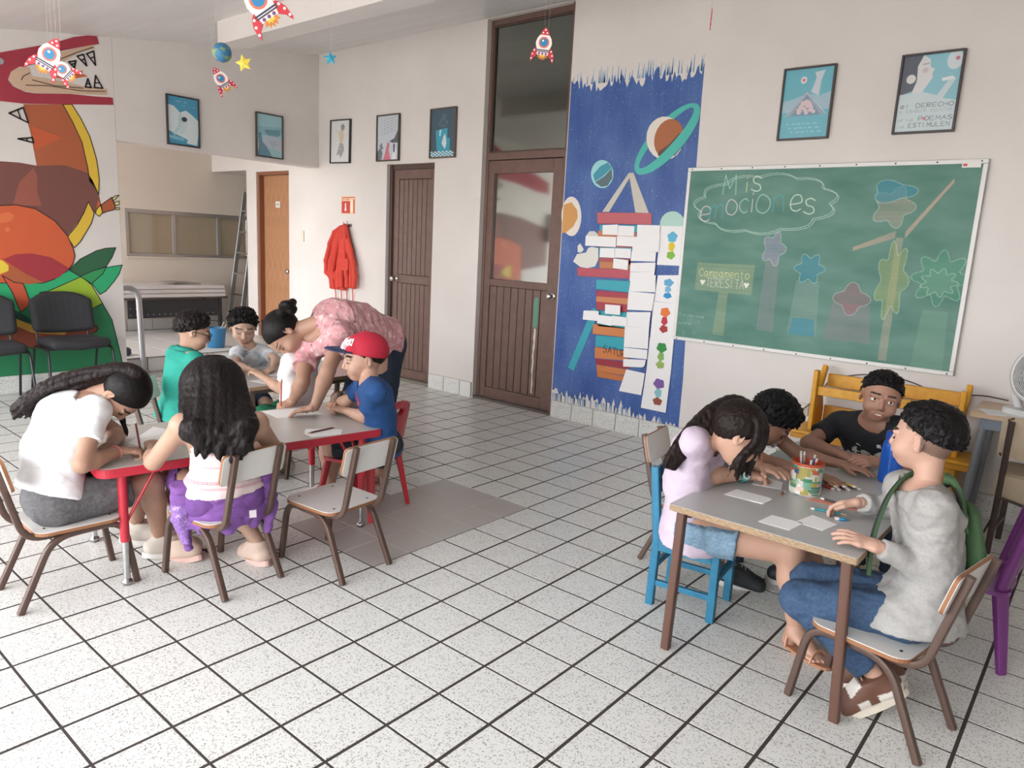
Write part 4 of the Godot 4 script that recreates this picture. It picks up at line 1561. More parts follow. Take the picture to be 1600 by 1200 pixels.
func openings() -> void:
	var z := ZA - 0.05
	var brown := triplanar(noise_tex(0.02, hue(104, 78, 70), hue(116, 88, 79), 12), Vector3.ONE * 1.5, 0.36)
	var dark := mat(hue(84, 62, 55), 0.45)
	# glazed door with its tall fanlight
	var d := Node3D.new()
	d.name = "door_1"
	add_child(d)
	structure(d)
	structure(put("frame", span([[-2.765, 0, z - 0.07, -2.735, 3.215, z], [-1.905, 0, z - 0.07, -1.872, 3.215, z + 0.03], [-2.735, 3.17, z - 0.07, -1.905, 3.215, z], [-2.735, 2.09, z - 0.07, -1.905, 2.15, z + 0.004]], 0.003), brown, d))
	structure(put("fanlight_bead", span([[-2.735, 2.15, z - 0.03, -2.72, 3.17, z - 0.006], [-1.92, 2.15, z - 0.03, -1.905, 3.17, z - 0.006], [-2.72, 2.15, z - 0.03, -1.92, 2.163, z - 0.006], [-2.72, 3.157, z - 0.03, -1.92, 3.17, z - 0.006]]), dark, d))
	structure(put("glass_pane", span([[-2.72, 2.163, z - 0.03, -1.92, 3.157, z - 0.024]], 0.0005), mirror_film(hue(140, 146, 140)), d))
	structure(put("door_stile", span([[-2.733, 0.02, z - 0.05, -2.665, 2.085, z - 0.004], [-2.03, 0.02, z - 0.05, -1.907, 2.085, z - 0.004], [-2.665, 1.98, z - 0.05, -2.03, 2.085, z - 0.004], [-2.665, 1.025, z - 0.05, -2.03, 1.085, z - 0.004], [-2.665, 0.02, z - 0.05, -2.03, 0.115, z - 0.004]], 0.003), brown, d))
	structure(put("glass_pane", span([[-2.665, 1.085, z - 0.035, -2.03, 1.98, z - 0.03]], 0.0005), mirror_film(hue(188, 192, 188)), d))
	structure(put("door_core", span([[-2.665, 0.115, z - 0.045, -2.03, 1.025, z - 0.03]]), dark, d))
	for i in 7:
		var x := -2.662 + i * 0.0815
		structure(put("slat", span([[x, 0.117, z - 0.03, x + 0.076, 1.023, z - 0.012]], 0.004), brown, d))
	structure(put("slat", span([[-2.090, 0.117, z - 0.03, -2.032, 1.023, z - 0.012]], 0.004), brown, d))
	var slot := MB.new()
	slot.slab(rounded(0.05, 0.26, 0.024), 0.003, Transform3D(Basis.IDENTITY, Vector3(-2.130, 0.835, z - 0.012)))
	structure(put("slot_infill", slot, mat(hue(86, 138, 120), 0.5), d))
	var chip := MB.new()
	var rng := RandomNumberGenerator.new()
	rng.seed = 2
	var pts := PackedVector2Array()
	for i in 15:
		pts.append(Vector2(-2.142 + rng.randf_range(-0.006, 0.006), 0.70 - i * 0.04))
	for i in range(14, -1, -1):
		pts.append(Vector2(-2.126 + rng.randf_range(-0.006, 0.008), 0.70 - i * 0.04))
	chip.slab(pts, 0.0012, Transform3D(Basis.IDENTITY, Vector3(0, 0, z - 0.012)))
	structure(put("worn_strip", chip, mat(hue(206, 196, 184), 0.8), d))
	structure(put("threshold", span([[-2.765, -0.006, z - 0.08, -1.872, 0.02, ZA - 0.002]]), mat(hue(98, 90, 84), 0.8), d))
	doorknob(d, Vector3(-1.965, 0.985, z - 0.004))
	# brown slatted door
	z = ZA - 0.06
	d = Node3D.new()
	d.name = "door_2"
	add_child(d)
	structure(d)
	structure(put("frame", span([[-4.013, 0, z - 0.06, -3.975, 2.088, z + 0.025], [-3.382, 0, z - 0.06, -3.35, 2.088, z + 0.01], [-3.975, 2.045, z - 0.06, -3.382, 2.088, z + 0.01]], 0.003), dark, d))
	structure(put("door_stile", span([[-3.972, 0.02, z - 0.04, -3.90, 2.043, z], [-3.45, 0.02, z - 0.04, -3.385, 2.043, z], [-3.90, 1.955, z - 0.04, -3.45, 2.043, z], [-3.90, 0.965, z - 0.04, -3.45, 1.045, z], [-3.90, 0.02, z - 0.04, -3.45, 0.115, z]], 0.003), brown, d))
	structure(put("door_core", span([[-3.90, 0.115, z - 0.035, -3.45, 1.955, z - 0.022]]), dark, d))
	for lv in [[0.117, 0.963], [1.047, 1.953]]:
		for i in 7:
			var x := -3.899 + i * 0.0643
			structure(put("slat", span([[x, lv[0], z - 0.022, x + 0.0595, lv[1], z - 0.007]], 0.004), brown, d))
	structure(put("threshold", span([[-4.013, -0.006, z - 0.08, -3.35, 0.03, ZA - 0.002]]), mat(hue(120, 112, 104), 0.8), d))
	doorknob(d, Vector3(-3.925, 1.0, z))
	# plain wooden door
	z = ZA - 0.075
	d = Node3D.new()
	d.name = "door_3"
	add_child(d)
	structure(d)
	var grain := triplanar(noise_tex(0.014, hue(150, 100, 66), hue(190, 136, 94), 15, 512, 5), Vector3(9, 0.7, 9), 0.5)
	structure(put("frame", span([[-6.365, 0, z - 0.05, -6.325, 2.075, z + 0.06], [-5.715, 0, z - 0.05, -5.69, 2.075, z + 0.06], [-6.325, 2.04, z - 0.05, -5.715, 2.075, z + 0.06]], 0.003), mat(hue(140, 84, 56), 0.5), d))
	structure(put("door_leaf", span([[-6.322, 0.02, z - 0.04, -5.718, 2.036, z]], 0.003), grain, d))
	structure(put("number_plate", span([[-6.07, 1.675, z, -5.985, 1.745, z + 0.004]], 0.001), mat(hue(224, 222, 218), 0.4), d))
	var tx := MB.new()
	for q in [["1", -6.048], ["0", -6.022]]:
		for s in letter(q[0]):
			var l := PackedVector2Array()
			for p in s:
				l.append(Vector2(q[1] + p.x * 0.016, 1.695 + p.y * 0.03))
			stroke(l, 0.004, 0.001, Transform3D(Basis.IDENTITY, Vector3(0, 0, z + 0.004)), tx)
	structure(put("number", tx, mat(hue(60, 56, 54), 0.6), d))
	doorknob(d, Vector3(-5.765, 0.955, z))
	# alcove window with its aluminium frame
	d = Node3D.new()
	d.name = "window_1"
	add_child(d)
	structure(d)
	var alu := mat(hue(176, 172, 168), 0.38, 0.75)
	var x0 := -7.44
	structure(put("window_frame", span([[x0, 1.535, -4.05, x0 + 0.05, 1.58, -2.44], [x0, 1.03, -4.05, x0 + 0.05, 1.065, -2.44], [x0, 1.065, -2.475, x0 + 0.05, 1.535, -2.44], [x0, 1.065, -3.03, x0 + 0.05, 1.535, -2.985], [x0, 1.065, -3.61, x0 + 0.05, 1.535, -3.56]], 0.003), alu, d))
	structure(put("window_sill", span([[x0, 1.01, -4.05, -7.375, 1.03, -2.44]]), cream(), d))
	var gm := StandardMaterial3D.new()
	gm.albedo_color = Color(0.82, 0.76, 0.66, 0.35)
	gm.transparency = BaseMaterial3D.TRANSPARENCY_ALPHA
	gm.roughness = 0.06
	for q in [[-2.985, -2.475], [-3.56, -3.03], [-4.05, -3.61]]:
		structure(put("glass_pane", span([[x0 + 0.02, 1.065, q[0], x0 + 0.026, 1.535, q[1]]], 0.0005), gm, d))
	structure(put("wall_beyond_window", span([[-7.9, 0.9, -4.2, -7.8, 1.7, -2.3], [-7.8, 1.6, -4.2, -7.54, 1.7, -2.3], [-7.8, 0.9, -4.2, -7.54, 1.0, -2.3], [-7.8, 1.0, -4.25, -7.54, 1.6, -4.2], [-7.8, 1.0, -2.3, -7.54, 1.6, -2.25]]), mat(hue(214, 194, 166), 0.8)))

# ---------------------------------------------------------------- stroke lettering
var glyphs := {"A": "0 0 5 10 10 0/2 4 8 4", "B": "0 0 0 10 7 9 7 6 0 5 8 4 8 1 0 0", "C": "9 8 6 10 2 9 0 5 2 1 6 0 9 2", "D": "0 0 0 10 6 9 9 5 6 1 0 0", "E": "9 10 0 10 0 0 9 0/0 5 7 5", "F": "9 10 0 10 0 0/0 5 7 5", "H": "0 0 0 10/9 0 9 10/0 5 9 5", "I": "3 0 3 10", "K": "0 0 0 10/8 10 0 5 9 0", "L": "0 10 0 0 8 0", "M": "0 0 1 10 5 3 9 10 10 0", "N": "0 0 0 10 9 0 9 10", "O": "5 0 1 2 0 5 1 8 5 10 9 8 10 5 9 2 5 0", "P": "0 0 0 10 7 9 8 7 7 5 0 5", "R": "0 0 0 10 7 9 8 7 7 5 0 5 8 0", "S": "9 9 5 10 1 8 2 6 8 4 9 2 5 0 0 1", "T": "0 10 10 10/5 10 5 0", "U": "0 10 0 3 3 0 7 0 9 3 9 10", "Y": "0 10 5 5 10 10/5 5 5 0", "X": "0 0 9 10/0 10 9 0",
	"a": "7 6 4 7 1 5 1 2 4 0 7 2 7 7 8 0", "c": "8 6 5 7 1 5 1 2 5 0 8 1", "d": "7 5 4 6 1 4 1 1 4 0 7 2/7 10 7 0", "e": "1 3 8 4 7 7 3 7 1 4 2 1 5 0 8 1", "i": "3 0 3 6/3 8 3 9", "l": "3 0 3 10", "m": "0 0 1 7/1 5 3 7 4 6 4 0/4 5 7 7 9 6 9 0", "n": "1 0 1 7/1 5 4 7 7 6 8 0", "o": "5 0 1 1 0 4 2 7 5 7 8 5 8 2 5 0", "p": "1 -4 1 7/1 5 5 7 8 4 5 0 1 2", "r": "1 0 1 7/1 4 4 7 7 6", "s": "7 6 4 7 1 6 2 4 6 3 7 1 4 0 0 1", "t": "3 10 3 1 6 0/0 7 7 7", "u": "1 7 1 2 4 0 7 2 7 7/7 2 8 0",
	"0": "4 0 1 2 0 5 1 8 4 10 7 8 8 5 7 2 4 0", "1": "1 8 4 10 4 0", "2": "0 8 3 10 7 8 6 5 0 0 8 0", "4": "6 0 6 10 0 3 8 3"}

func letter(ch: String) -> Array:
	var out := []
	if glyphs.has(ch):
		for part in String(glyphs[ch]).split("/"):
			var w := part.split(" ", false)
			var l := []
			for i in range(0, w.size(), 2):
				l.append(Vector2(w[i].to_float() * 0.1, w[i + 1].to_float() * 0.1))
			out.append(l if l.size() < 4 or "AMNEK24".contains(ch) else round_off(l))
	return out

func round_off(l: Array) -> Array:               # a hand writes curves, not corners
	var out := []
	for i in l.size() - 1:
		var a: Vector2 = l[maxi(i - 1, 0)]
		var b: Vector2 = l[i]
		var c: Vector2 = l[i + 1]
		var d: Vector2 = l[mini(i + 2, l.size() - 1)]
		if l[0] == l[-1]:
			a = l[i - 1] if i > 0 else l[-2]
			d = l[i + 2] if i + 2 < l.size() else l[1]
		for s in 4:
			out.append(b.cubic_interpolate(c, a, d, s / 4.0))
	out.append(l[-1])
	return out

# ---------------------------------------------------------------- chalkboard
class Pic:
	var img: Image
	var w: int
	var h: int
	var rng := RandomNumberGenerator.new()

	func _init(ww: int, hh: int, c: Color) -> void:
		w = ww
		h = hh
		img = Image.create(w, h, false, Image.FORMAT_RGB8)
		img.fill(c)
		rng.seed = 7

	func dot(x: int, y: int, c: Color, a: float) -> void:
		if x >= 0 and y >= 0 and x < w and y < h:
			img.set_pixel(x, y, img.get_pixel(x, y).lerp(c, a))

	func chalk(a: Vector2, b: Vector2, width: float, c: Color, dense := 0.85) -> void:   # 0..1 coordinates
		var p := Vector2(a.x * w, a.y * h)
		var q := Vector2(b.x * w, b.y * h)
		var n := int(p.distance_to(q)) + 1
		var r := int(ceil(width * 0.5))
		for i in n + 1:
			var m := p.lerp(q, float(i) / n)
			for dy in range(-r, r + 1):
				for dx in range(-r, r + 1):
					if Vector2(dx, dy).length() <= width * 0.5 and rng.randf() < dense:
						dot(int(m.x) + dx, int(m.y) + dy, c, 0.35)

	func fill(pts: PackedVector2Array, c: Color, grain := 0.0, alpha := 1.0) -> void:
		var lo := 1e9
		var hi := -1e9
		for p in pts:
			lo = minf(lo, p.y)
			hi = maxf(hi, p.y)
		for y in range(maxi(0, int(lo * h)), mini(h - 1, int(hi * h)) + 1):
			var fy := (y + 0.5) / h
			var xs := []
			for i in pts.size():
				var a := pts[i]
				var b := pts[(i + 1) % pts.size()]
				if (a.y <= fy) != (b.y <= fy):
					xs.append(a.x + (fy - a.y) / (b.y - a.y) * (b.x - a.x))
			xs.sort()
			var streak := 1.0 - grain * rng.randf()
			for i in range(0, xs.size() - 1, 2):
				for x in range(maxi(0, int(xs[i] * w)), mini(w - 1, int(xs[i + 1] * w)) + 1):
					dot(x, y, c, alpha * streak * (1.0 - grain * rng.randf()))

	func words(text: String, at: Vector2, size: Vector2, c: Color, width := 1.0, gap := 1.0, f: Callable = Fld.none, tilt := 0.0) -> void:
		var x := 0.0
		for ch in text:
			for s in f.call(ch):
				for i in s.size() - 1:
					chalk(at + Vector2((x + s[i].x) * size.x, -s[i].y * size.y + tilt * x), at + Vector2((x + s[i + 1].x) * size.x, -s[i + 1].y * size.y + tilt * x), width, c, 1.0)
			x += gap

	func tex() -> ImageTexture:
		img.generate_mipmaps()
		return ImageTexture.create_from_image(img)

func chalkboard() -> void:
	var root := thing("chalkboard", "green chalkboard in a white frame with a chalk cloud and title", "chalkboard", Vector3(0.0825, 0.78, ZA))
	var pic := Pic.new(960, 644, hue(62, 116, 100))
	var f := FastNoiseLite.new()
	f.frequency = 0.006
	f.fractal_octaves = 3
	f.seed = 12
	var dust := hue(128, 164, 152)
	for y in pic.h:
		for x in pic.w:
			var k := f.get_noise_2d(x * 0.6, y * 1.6) * 0.5 + 0.28
			pic.img.set_pixel(x, y, hue(66, 120, 106).lerp(dust, clampf(k * 0.75 + 0.06, 0.0, 0.7)))
	var pale := hue(200, 220, 206)
	# cloud, drawn twice over
	for rep in 2:
		var off := Vector2(0.006, 0.008) * rep
		var last := Vector2.ZERO
		for i in 241:
			var g := TAU * i / 240
			var lobe := absf(sin(g * 5.5 + 0.4)) * 0.11 + 0.92
			var q := Vector2(0.305 + cos(g) * 0.262 * lobe, 0.198 + 0.02 * cos(g + 0.4) - sin(g) * 0.148 * lobe - cos(g) * 0.03) + off
			if i > 0:
				pic.chalk(last, q, 3.0, pale, 0.55)
			last = q
	var tints := {"p": hue(214, 196, 206), "t": hue(74, 160, 166), "w": hue(206, 226, 206), "y": hue(204, 206, 150), "g": hue(150, 200, 186)}
	var title := [["M", 0.152, 0.150, 0.052, 0.105, "g"], ["i", 0.232, 0.138, 0.04, 0.09, "y"], ["s", 0.262, 0.134, 0.05, 0.115, "w"],
		["e", 0.064, 0.300, 0.055, 0.115, "p"], ["m", 0.107, 0.280, 0.058, 0.105, "t"], ["o", 0.172, 0.262, 0.052, 0.115, "p"], ["c", 0.222, 0.250, 0.042, 0.11, "g"], ["i", 0.260, 0.244, 0.04, 0.115, "p"], ["o", 0.288, 0.250, 0.062, 0.135, "g"], ["n", 0.346, 0.240, 0.055, 0.12, "t"], ["e", 0.408, 0.238, 0.054, 0.115, "w"], ["s", 0.462, 0.252, 0.052, 0.115, "w"]]
	for q in title:
		for s in letter(q[0]):
			var l: Array = s
			for i in l.size() - 1:
				pic.chalk(Vector2(q[1] + l[i].x * q[3], q[2] - l[i].y * q[4]), Vector2(q[1] + l[i + 1].x * q[3], q[2] - l[i + 1].y * q[4]), 4.0, tints[q[5]], 1.0)
	# sign on its post
	var straw := hue(178, 178, 128)
	pic.fill(PackedVector2Array([Vector2(0.078, 0.535), Vector2(0.308, 0.532), Vector2(0.308, 0.70), Vector2(0.076, 0.695)]), straw, 0.6, 0.8)
	pic.fill(PackedVector2Array([Vector2(0.178, 0.695), Vector2(0.214, 0.695), Vector2(0.214, 0.945), Vector2(0.168, 0.94)]), straw, 0.6, 0.75)
	pic.words("Campamento", Vector2(0.088, 0.612), Vector2(0.0185, 0.042), hue(222, 222, 150), 2.6, 1.13, letter)
	pic.words("TERESITA", Vector2(0.122, 0.670), Vector2(0.016, 0.050), hue(226, 226, 214), 2.4, 1.22, letter)
	for hx in [0.106, 0.284]:
		pic.fill(PackedVector2Array([Vector2(hx, 0.640), Vector2(hx + 0.005, 0.632), Vector2(hx + 0.011, 0.640), Vector2(hx, 0.664), Vector2(hx - 0.011, 0.640), Vector2(hx - 0.005, 0.632)]), hue(230, 230, 222))
	pic.words("Mis", Vector2(0.018, 0.855), Vector2(0.008, 0.018), hue(214, 224, 216), 1.6, 1.25, letter)
	pic.words("Emociones", Vector2(0.052, 0.858), Vector2(0.007, 0.017), hue(214, 224, 216), 1.6, 1.25, letter)
	pic.words("2024", Vector2(0.052, 0.894), Vector2(0.013, 0.026), hue(222, 230, 222), 1.8, 1.2, letter)
	pic.words("Autoras", Vector2(0.016, 0.905), Vector2(0.007, 0.016), hue(206, 216, 208), 1.4, 1.25, letter)
	for i in 14:
		var g := TAU * i / 14
		pic.chalk(Vector2(0.045, 0.955), Vector2(0.045 + cos(g) * 0.012, 0.955 + sin(g) * 0.022), 1.6, pale, 0.4)
		pic.chalk(Vector2(0.093 + cos(g * 3.0) * 0.012, 0.942 + sin(g * 2.0) * 0.02), Vector2(0.093, 0.95), 1.6, pale, 0.5)
	# plain chalk flowers, one colour each, where the drawings stand
	var bloom := func(c: Vector2, r: Vector2, petals: int, tint: Color, a: float) -> void:
		var pts := PackedVector2Array()
		for i in 60:
			var g := TAU * i / 60
			pts.append(c + Vector2(cos(g) * r.x, sin(g) * r.y) * (0.82 + 0.18 * cos(g * petals)))
		pic.fill(pts, tint, 0.45, a)
		for i in 60:
			pic.chalk(pts[i], pts[(i + 1) % 60], 2.4, pale, 0.6)
	var stem := func(x: float, y0: float, y1: float, wd: float, tint: Color, a: float) -> void:
		pic.fill(PackedVector2Array([Vector2(x - wd, y0), Vector2(x + wd, y0), Vector2(x + wd * 1.3, y1), Vector2(x - wd * 1.3, y1)]), tint, 0.4, a)
	stem.call(0.372, 0.50, 0.89, 0.024, hue(150, 138, 150), 0.65)
	bloom.call(Vector2(0.372, 0.44), Vector2(0.046, 0.095), 5, hue(170, 146, 190), 0.75)
	stem.call(0.508, 0.60, 0.89, 0.040, hue(132, 160, 152), 0.7)
	stem.call(0.508, 0.80, 0.89, 0.036, hue(34, 136, 170), 0.85)
	bloom.call(Vector2(0.508, 0.535), Vector2(0.054, 0.085), 6, hue(40, 138, 172), 0.85)
	stem.call(0.662, 0.70, 0.895, 0.060, hue(150, 126, 136), 0.65)
	bloom.call(Vector2(0.662, 0.675), Vector2(0.062, 0.085), 4, hue(160, 92, 106), 0.8)
	stem.call(0.785, 0.36, 0.97, 0.010, hue(190, 164, 142), 0.75)
	bloom.call(Vector2(0.780, 0.57), Vector2(0.052, 0.20), 7, hue(158, 170, 96), 0.75)
	bloom.call(Vector2(0.752, 0.215), Vector2(0.068, 0.105), 5, hue(182, 158, 138), 0.75)
	bloom.call(Vector2(0.745, 0.140), Vector2(0.074, 0.06), 3, hue(34, 136, 172), 0.9)
	for q in [[0.800, 0.33, 0.915, 0.085], [0.770, 0.33, 0.645, 0.415]]:
		for k in 9:
			pic.chalk(Vector2(q[0], q[1] + k * 0.004), Vector2(q[2], q[3] + k * 0.002), 3.0, hue(188, 162, 142), 0.6)
	stem.call(0.920, 0.70, 0.985, 0.036, hue(120, 166, 140), 0.6)
	bloom.call(Vector2(0.920, 0.545), Vector2(0.086, 0.135), 8, hue(60, 148, 112), 0.75)
	bloom.call(Vector2(0.918, 0.565), Vector2(0.056, 0.07), 9, hue(108, 158, 132), 0.7)
	var m := StandardMaterial3D.new()
	m.albedo_texture = pic.tex()
	m.roughness = 0.6
	var b := MB.new()
	b.slab(PackedVector2Array([Vector2(-0.88, 0.0), Vector2(0.88, 0.0), Vector2(0.88, 1.185), Vector2(-0.88, 1.185)]), 0.012, Transform3D(Basis.IDENTITY, Vector3(0, 0, 0.012)), Rect2(-0.8825, 0, 1.765, 1.185))
	put("writing_surface", b, m, root)
	var fr := mat(hue(222, 222, 220), 0.4)
	for e in [[-0.8825, -0.002, 0.8825, 0.022], [-0.8825, 1.163, 0.8825, 1.187]]:
		put("frame_rail", span([[e[0], e[1], 0.012, e[2], e[3], 0.03]], 0.003), fr, root)
	for e in [-0.8825, 0.8585]:
		put("frame_rail", span([[e, 0.022, 0.012, e + 0.024, 1.163, 0.03]], 0.003), fr, root)
	var sc := MB.new()
	for i in 9:
		for y in [0.008, 1.175]:
			sc.ball(Vector3(-0.85 + i * 0.2125, y, 0.03), Vector3(0.005, 0.005, 0.002), Basis.IDENTITY, 8)
	put("screw", sc, mat(hue(80, 78, 76), 0.4, 0.8), root)
	put("sticker", span([[0.76, 1.142, 0.0305, 0.85, 1.176, 0.0315]], 0.0002), mat(hue(226, 224, 222), 0.5), root)
	put("sticker_mark", span([[0.765, 1.150, 0.0315, 0.785, 1.163, 0.032]], 0.0002), mat(hue(206, 70, 60), 0.5), root)

# ---------------------------------------------------------------- framed posters
func picture(label: String, wall: String, c: Vector2, size: Vector2, frame: Color, tex: Texture2D, roll := 0.0) -> void:
	var o := thing("framed_poster", label, "poster", Vector3(c.x, c.y, ZA + 0.001) if wall == "back" else Vector3(XB + 0.001, c.y, -c.x))
	if wall == "left":
		o.rotation.y = PI / 2
	o.rotate_object_local(Vector3.BACK, roll)
	var h := size * 0.5
	var e := 0.012
	put("frame", span([[-h.x, -h.y, 0, -h.x + e, h.y, 0.026], [h.x - e, -h.y, 0, h.x, h.y, 0.026], [-h.x + e, h.y - e, 0, h.x - e, h.y, 0.026], [-h.x + e, -h.y, 0, h.x - e, -h.y + e, 0.026]], 0.002), mat(frame, 0.4), o)
	var b := MB.new()
	var q := h - Vector2(e, e)
	b.slab(PackedVector2Array([Vector2(-q.x, -q.y), Vector2(q.x, -q.y), Vector2(q.x, q.y), Vector2(-q.x, q.y)]), 0.008, Transform3D(Basis.IDENTITY, Vector3(0, 0, 0.006)), Rect2(-q, q * 2))
	var m := StandardMaterial3D.new()
	m.albedo_texture = tex
	m.roughness = 0.28
	put("print", b, m, o)

func unit(text: String) -> PackedVector2Array:   # hundredths, y downwards
	var out := PackedVector2Array()
	var w := text.split(" ", false)
	for i in range(0, w.size() - 1, 2):
		out.append(Vector2(w[i].to_float(), w[i + 1].to_float()) * 0.01)
	return out

func pictures() -> void:
	var dk := hue(58, 50, 50)
	var p := Pic.new(150, 210, hue(70, 150, 184))     # open book with a sleeping figure
	p.fill(unit("0 18 20 20 40 32 60 26 80 34 100 44 100 70 94 98 60 96 64 88 20 78 0 72"), hue(206, 218, 220))
	p.fill(unit("38 34 44 30 42 60 20 84 16 78 34 58"), hue(166, 196, 204), 0.3)
	p.fill(unit("44 48 56 40 64 48 62 58 54 72 40 80 34 72"), hue(190, 208, 210), 0.2)
	p.fill(oval(Vector2(0.54, 0.45), Vector2(0.09, 0.05)), hue(60, 70, 80))
	p.words("Leer es", Vector2(0.24, 0.10), Vector2(0.05, 0.03), hue(220, 234, 238), 1.4, 1.2, letter)
	p.words("tu libro", Vector2(0.48, 0.18), Vector2(0.05, 0.03), hue(220, 234, 238), 1.4, 1.1, letter)
	p.fill(unit("2 82 50 86 50 92 2 89"), hue(150, 196, 214), 0.4)
	picture("framed blue poster of an open book, left one above the alcove opening", "left", Vector2(2.052, 2.329), Vector2(0.30, 0.43), dk, p.tex())
	p = Pic.new(150, 210, hue(150, 194, 202))     # boats at sea
	p.fill(unit("0 30 100 26 100 46 0 50"), hue(120, 172, 184), 0.4)
	p.fill(unit("30 36 96 32 90 46 74 52 50 50 36 46"), hue(74, 128, 146), 0.4)
	p.fill(unit("0 70 30 52 70 48 100 56 100 86 60 78 30 84 0 100"), hue(190, 190, 202), 0.3)
	p.fill(unit("6 46 16 44 22 66 40 78 56 96 60 100 0 100 8 80"), hue(64, 116, 140), 0.4)
	p.fill(unit("50 62 76 58 86 70 60 76"), hue(168, 176, 188), 0.4)
	picture("framed sea-green poster of boats, nearer the room corner above the alcove opening", "left", Vector2(2.921, 2.327), Vector2(0.30, 0.42), hue(70, 60, 56), p.tex())
	p = Pic.new(150, 200, hue(216, 216, 214))     # figure sketch
	p.fill(unit("42 24 66 22 68 44 58 56 46 48"), hue(206, 184, 150), 0.3)
	p.fill(oval(Vector2(0.62, 0.16), Vector2(0.10, 0.08)), hue(90, 88, 88), 0.5)
	p.fill(unit("48 52 66 56 72 70 60 84 52 90 44 80 30 84 40 66"), hue(96, 96, 98), 0.7)
	for i in 5:
		p.chalk(Vector2(0.2 + i * 0.03, 0.2), Vector2(0.4, 0.3 + i * 0.02), 1.6, hue(130, 128, 126))
	p.chalk(Vector2(0.68, 0.3), Vector2(0.8, 0.42), 2.4, hue(190, 186, 180))
	p.chalk(Vector2(0.8, 0.42), Vector2(0.68, 0.6), 2.4, hue(190, 186, 180))
	picture("framed pencil sketch on white, hanging crooked beside the room corner", "back", Vector2(-4.735, 2.335), Vector2(0.33, 0.43), hue(48, 46, 48), p.tex(), -0.02)
	p = Pic.new(150, 210, hue(190, 198, 206))     # text lines over figures
	for i in 6:
		p.words("la hora de leer un", Vector2(0.14, 0.13 + i * 0.06), Vector2(0.034, 0.022), hue(110, 116, 124), 1.2, 1.2, letter, -0.004)
	p.fill(unit("100 30 100 62 74 62 56 58 80 52"), hue(92, 96, 100))
	p.fill(unit("48 60 58 62 54 78 64 100 28 100 40 80"), hue(212, 116, 136))
	p.fill(unit("0 80 16 70 24 84 20 100 0 100"), hue(70, 72, 80), 0.4)
	p.fill(unit("10 66 20 60 28 74 16 76"), hue(120, 130, 142))
	p.fill(unit("70 64 84 66 92 80 88 100 68 100 74 84"), hue(220, 222, 226))
	p.fill(unit("74 64 84 66 82 84 76 82"), hue(84, 92, 112))
	picture("framed pale poster of verse over a pink dress, above the brown door's left side", "back", Vector2(-3.99, 2.332), Vector2(0.33, 0.43), hue(74, 68, 60), p.tex())
	p = Pic.new(150, 210, hue(70, 92, 106))       # armchair
	var lines := ["I KNOW", "YOU", "CANT", "WAIT TO", "SIT IN", "HERE"]
	for i in 6:
		var t: String = lines[i]
		p.words(t, Vector2(0.52 - t.length() * 0.032, 0.14 + i * 0.046), Vector2(0.045, 0.028), hue(206, 214, 216), 1.4, 1.3, letter)
	p.fill(unit("20 44 40 42 68 40 68 60 80 62 80 92 28 94"), hue(56, 158, 186))
	p.fill(unit("36 44 44 42 40 56 36 56"), hue(190, 220, 226))
	p.fill(unit("54 56 60 52 66 72 60 84 46 72"), hue(206, 216, 220))
	for y in 4:
		for x in 12:
			if (x + y) % 2 == 0:
				p.fill(unit("%d %d %d %d %d %d %d %d" % [x * 8, 88 + y * 3, x * 8 + 8, 88 + y * 3, x * 8 + 8, 91 + y * 3, x * 8, 91 + y * 3]), hue(206, 220, 224))
			elif y > 0:
				p.fill(unit("%d %d %d %d %d %d %d %d" % [x * 8, 88 + y * 3, x * 8 + 8, 88 + y * 3, x * 8 + 8, 91 + y * 3, x * 8, 91 + y * 3]), hue(60, 150, 178))
	picture("framed dark slate poster with a blue armchair, above the brown door's right side", "back", Vector2(-3.241, 2.335), Vector2(0.33, 0.43), hue(104, 88, 76), p.tex())
	p = Pic.new(150, 205, hue(104, 180, 198))     # mountain tent of blossoms
	p.fill(unit("0 46 24 42 50 36 78 40 100 34 100 60 0 62"), hue(170, 192, 206), 0.2)
	p.fill(unit("50 32 92 68 8 68"), hue(150, 164, 180))
	p.fill(unit("50 38 82 68 20 68"), hue(120, 150, 172))
	for i in 22:
		p.fill(oval(Vector2(0.50 + 0.19 * sin(i * 2.4) * (0.3 + i / 32.0), 0.47 + 0.008 * i), Vector2(0.042, 0.026), 10), hue(214, 190, 196))
	p.fill(oval(Vector2(0.40, 0.16), Vector2(0.06, 0.05)), hue(230, 224, 226))
	p.fill(oval(Vector2(0.40, 0.16), Vector2(0.03, 0.025)), hue(222, 120, 140))
	p.fill(unit("58 34 66 14 62 6 82 4 76 18 74 40"), hue(196, 204, 214))
	p.chalk(Vector2(0.08, 0.68), Vector2(0.50, 0.35), 2.4, hue(226, 224, 226))
	p.chalk(Vector2(0.50, 0.35), Vector2(0.92, 0.66), 2.4, hue(226, 224, 226))
	for i in 3:
		p.words("el derecho de los", Vector2(0.14 + 0.05 * i, 0.80 + i * 0.06), Vector2(0.03, 0.02), hue(196, 222, 228), 1.2, 1.25, letter)
	picture("framed light blue poster of a tent full of blossoms, above the chalkboard", "back", Vector2(-0.052, 2.331), Vector2(0.315, 0.43), hue(74, 62, 62), p.tex())
	p = Pic.new(225, 305, hue(136, 194, 208))     # profile and poem
	p.fill(unit("0 0 34 0 28 14 28 30 22 46 4 50 0 50"), hue(94, 98, 112))
	p.fill(unit("34 0 46 6 48 16 56 19 52 24 54 30 46 40 38 50 20 52 28 34 26 14"), hue(214, 214, 214))
	p.fill(oval(Vector2(0.17, 0.30), Vector2(0.08, 0.06)), hue(214, 212, 212))
	p.fill(unit("0 50 40 48 66 54 86 30 94 34 76 58 100 62 100 100 0 100"), hue(196, 212, 216))
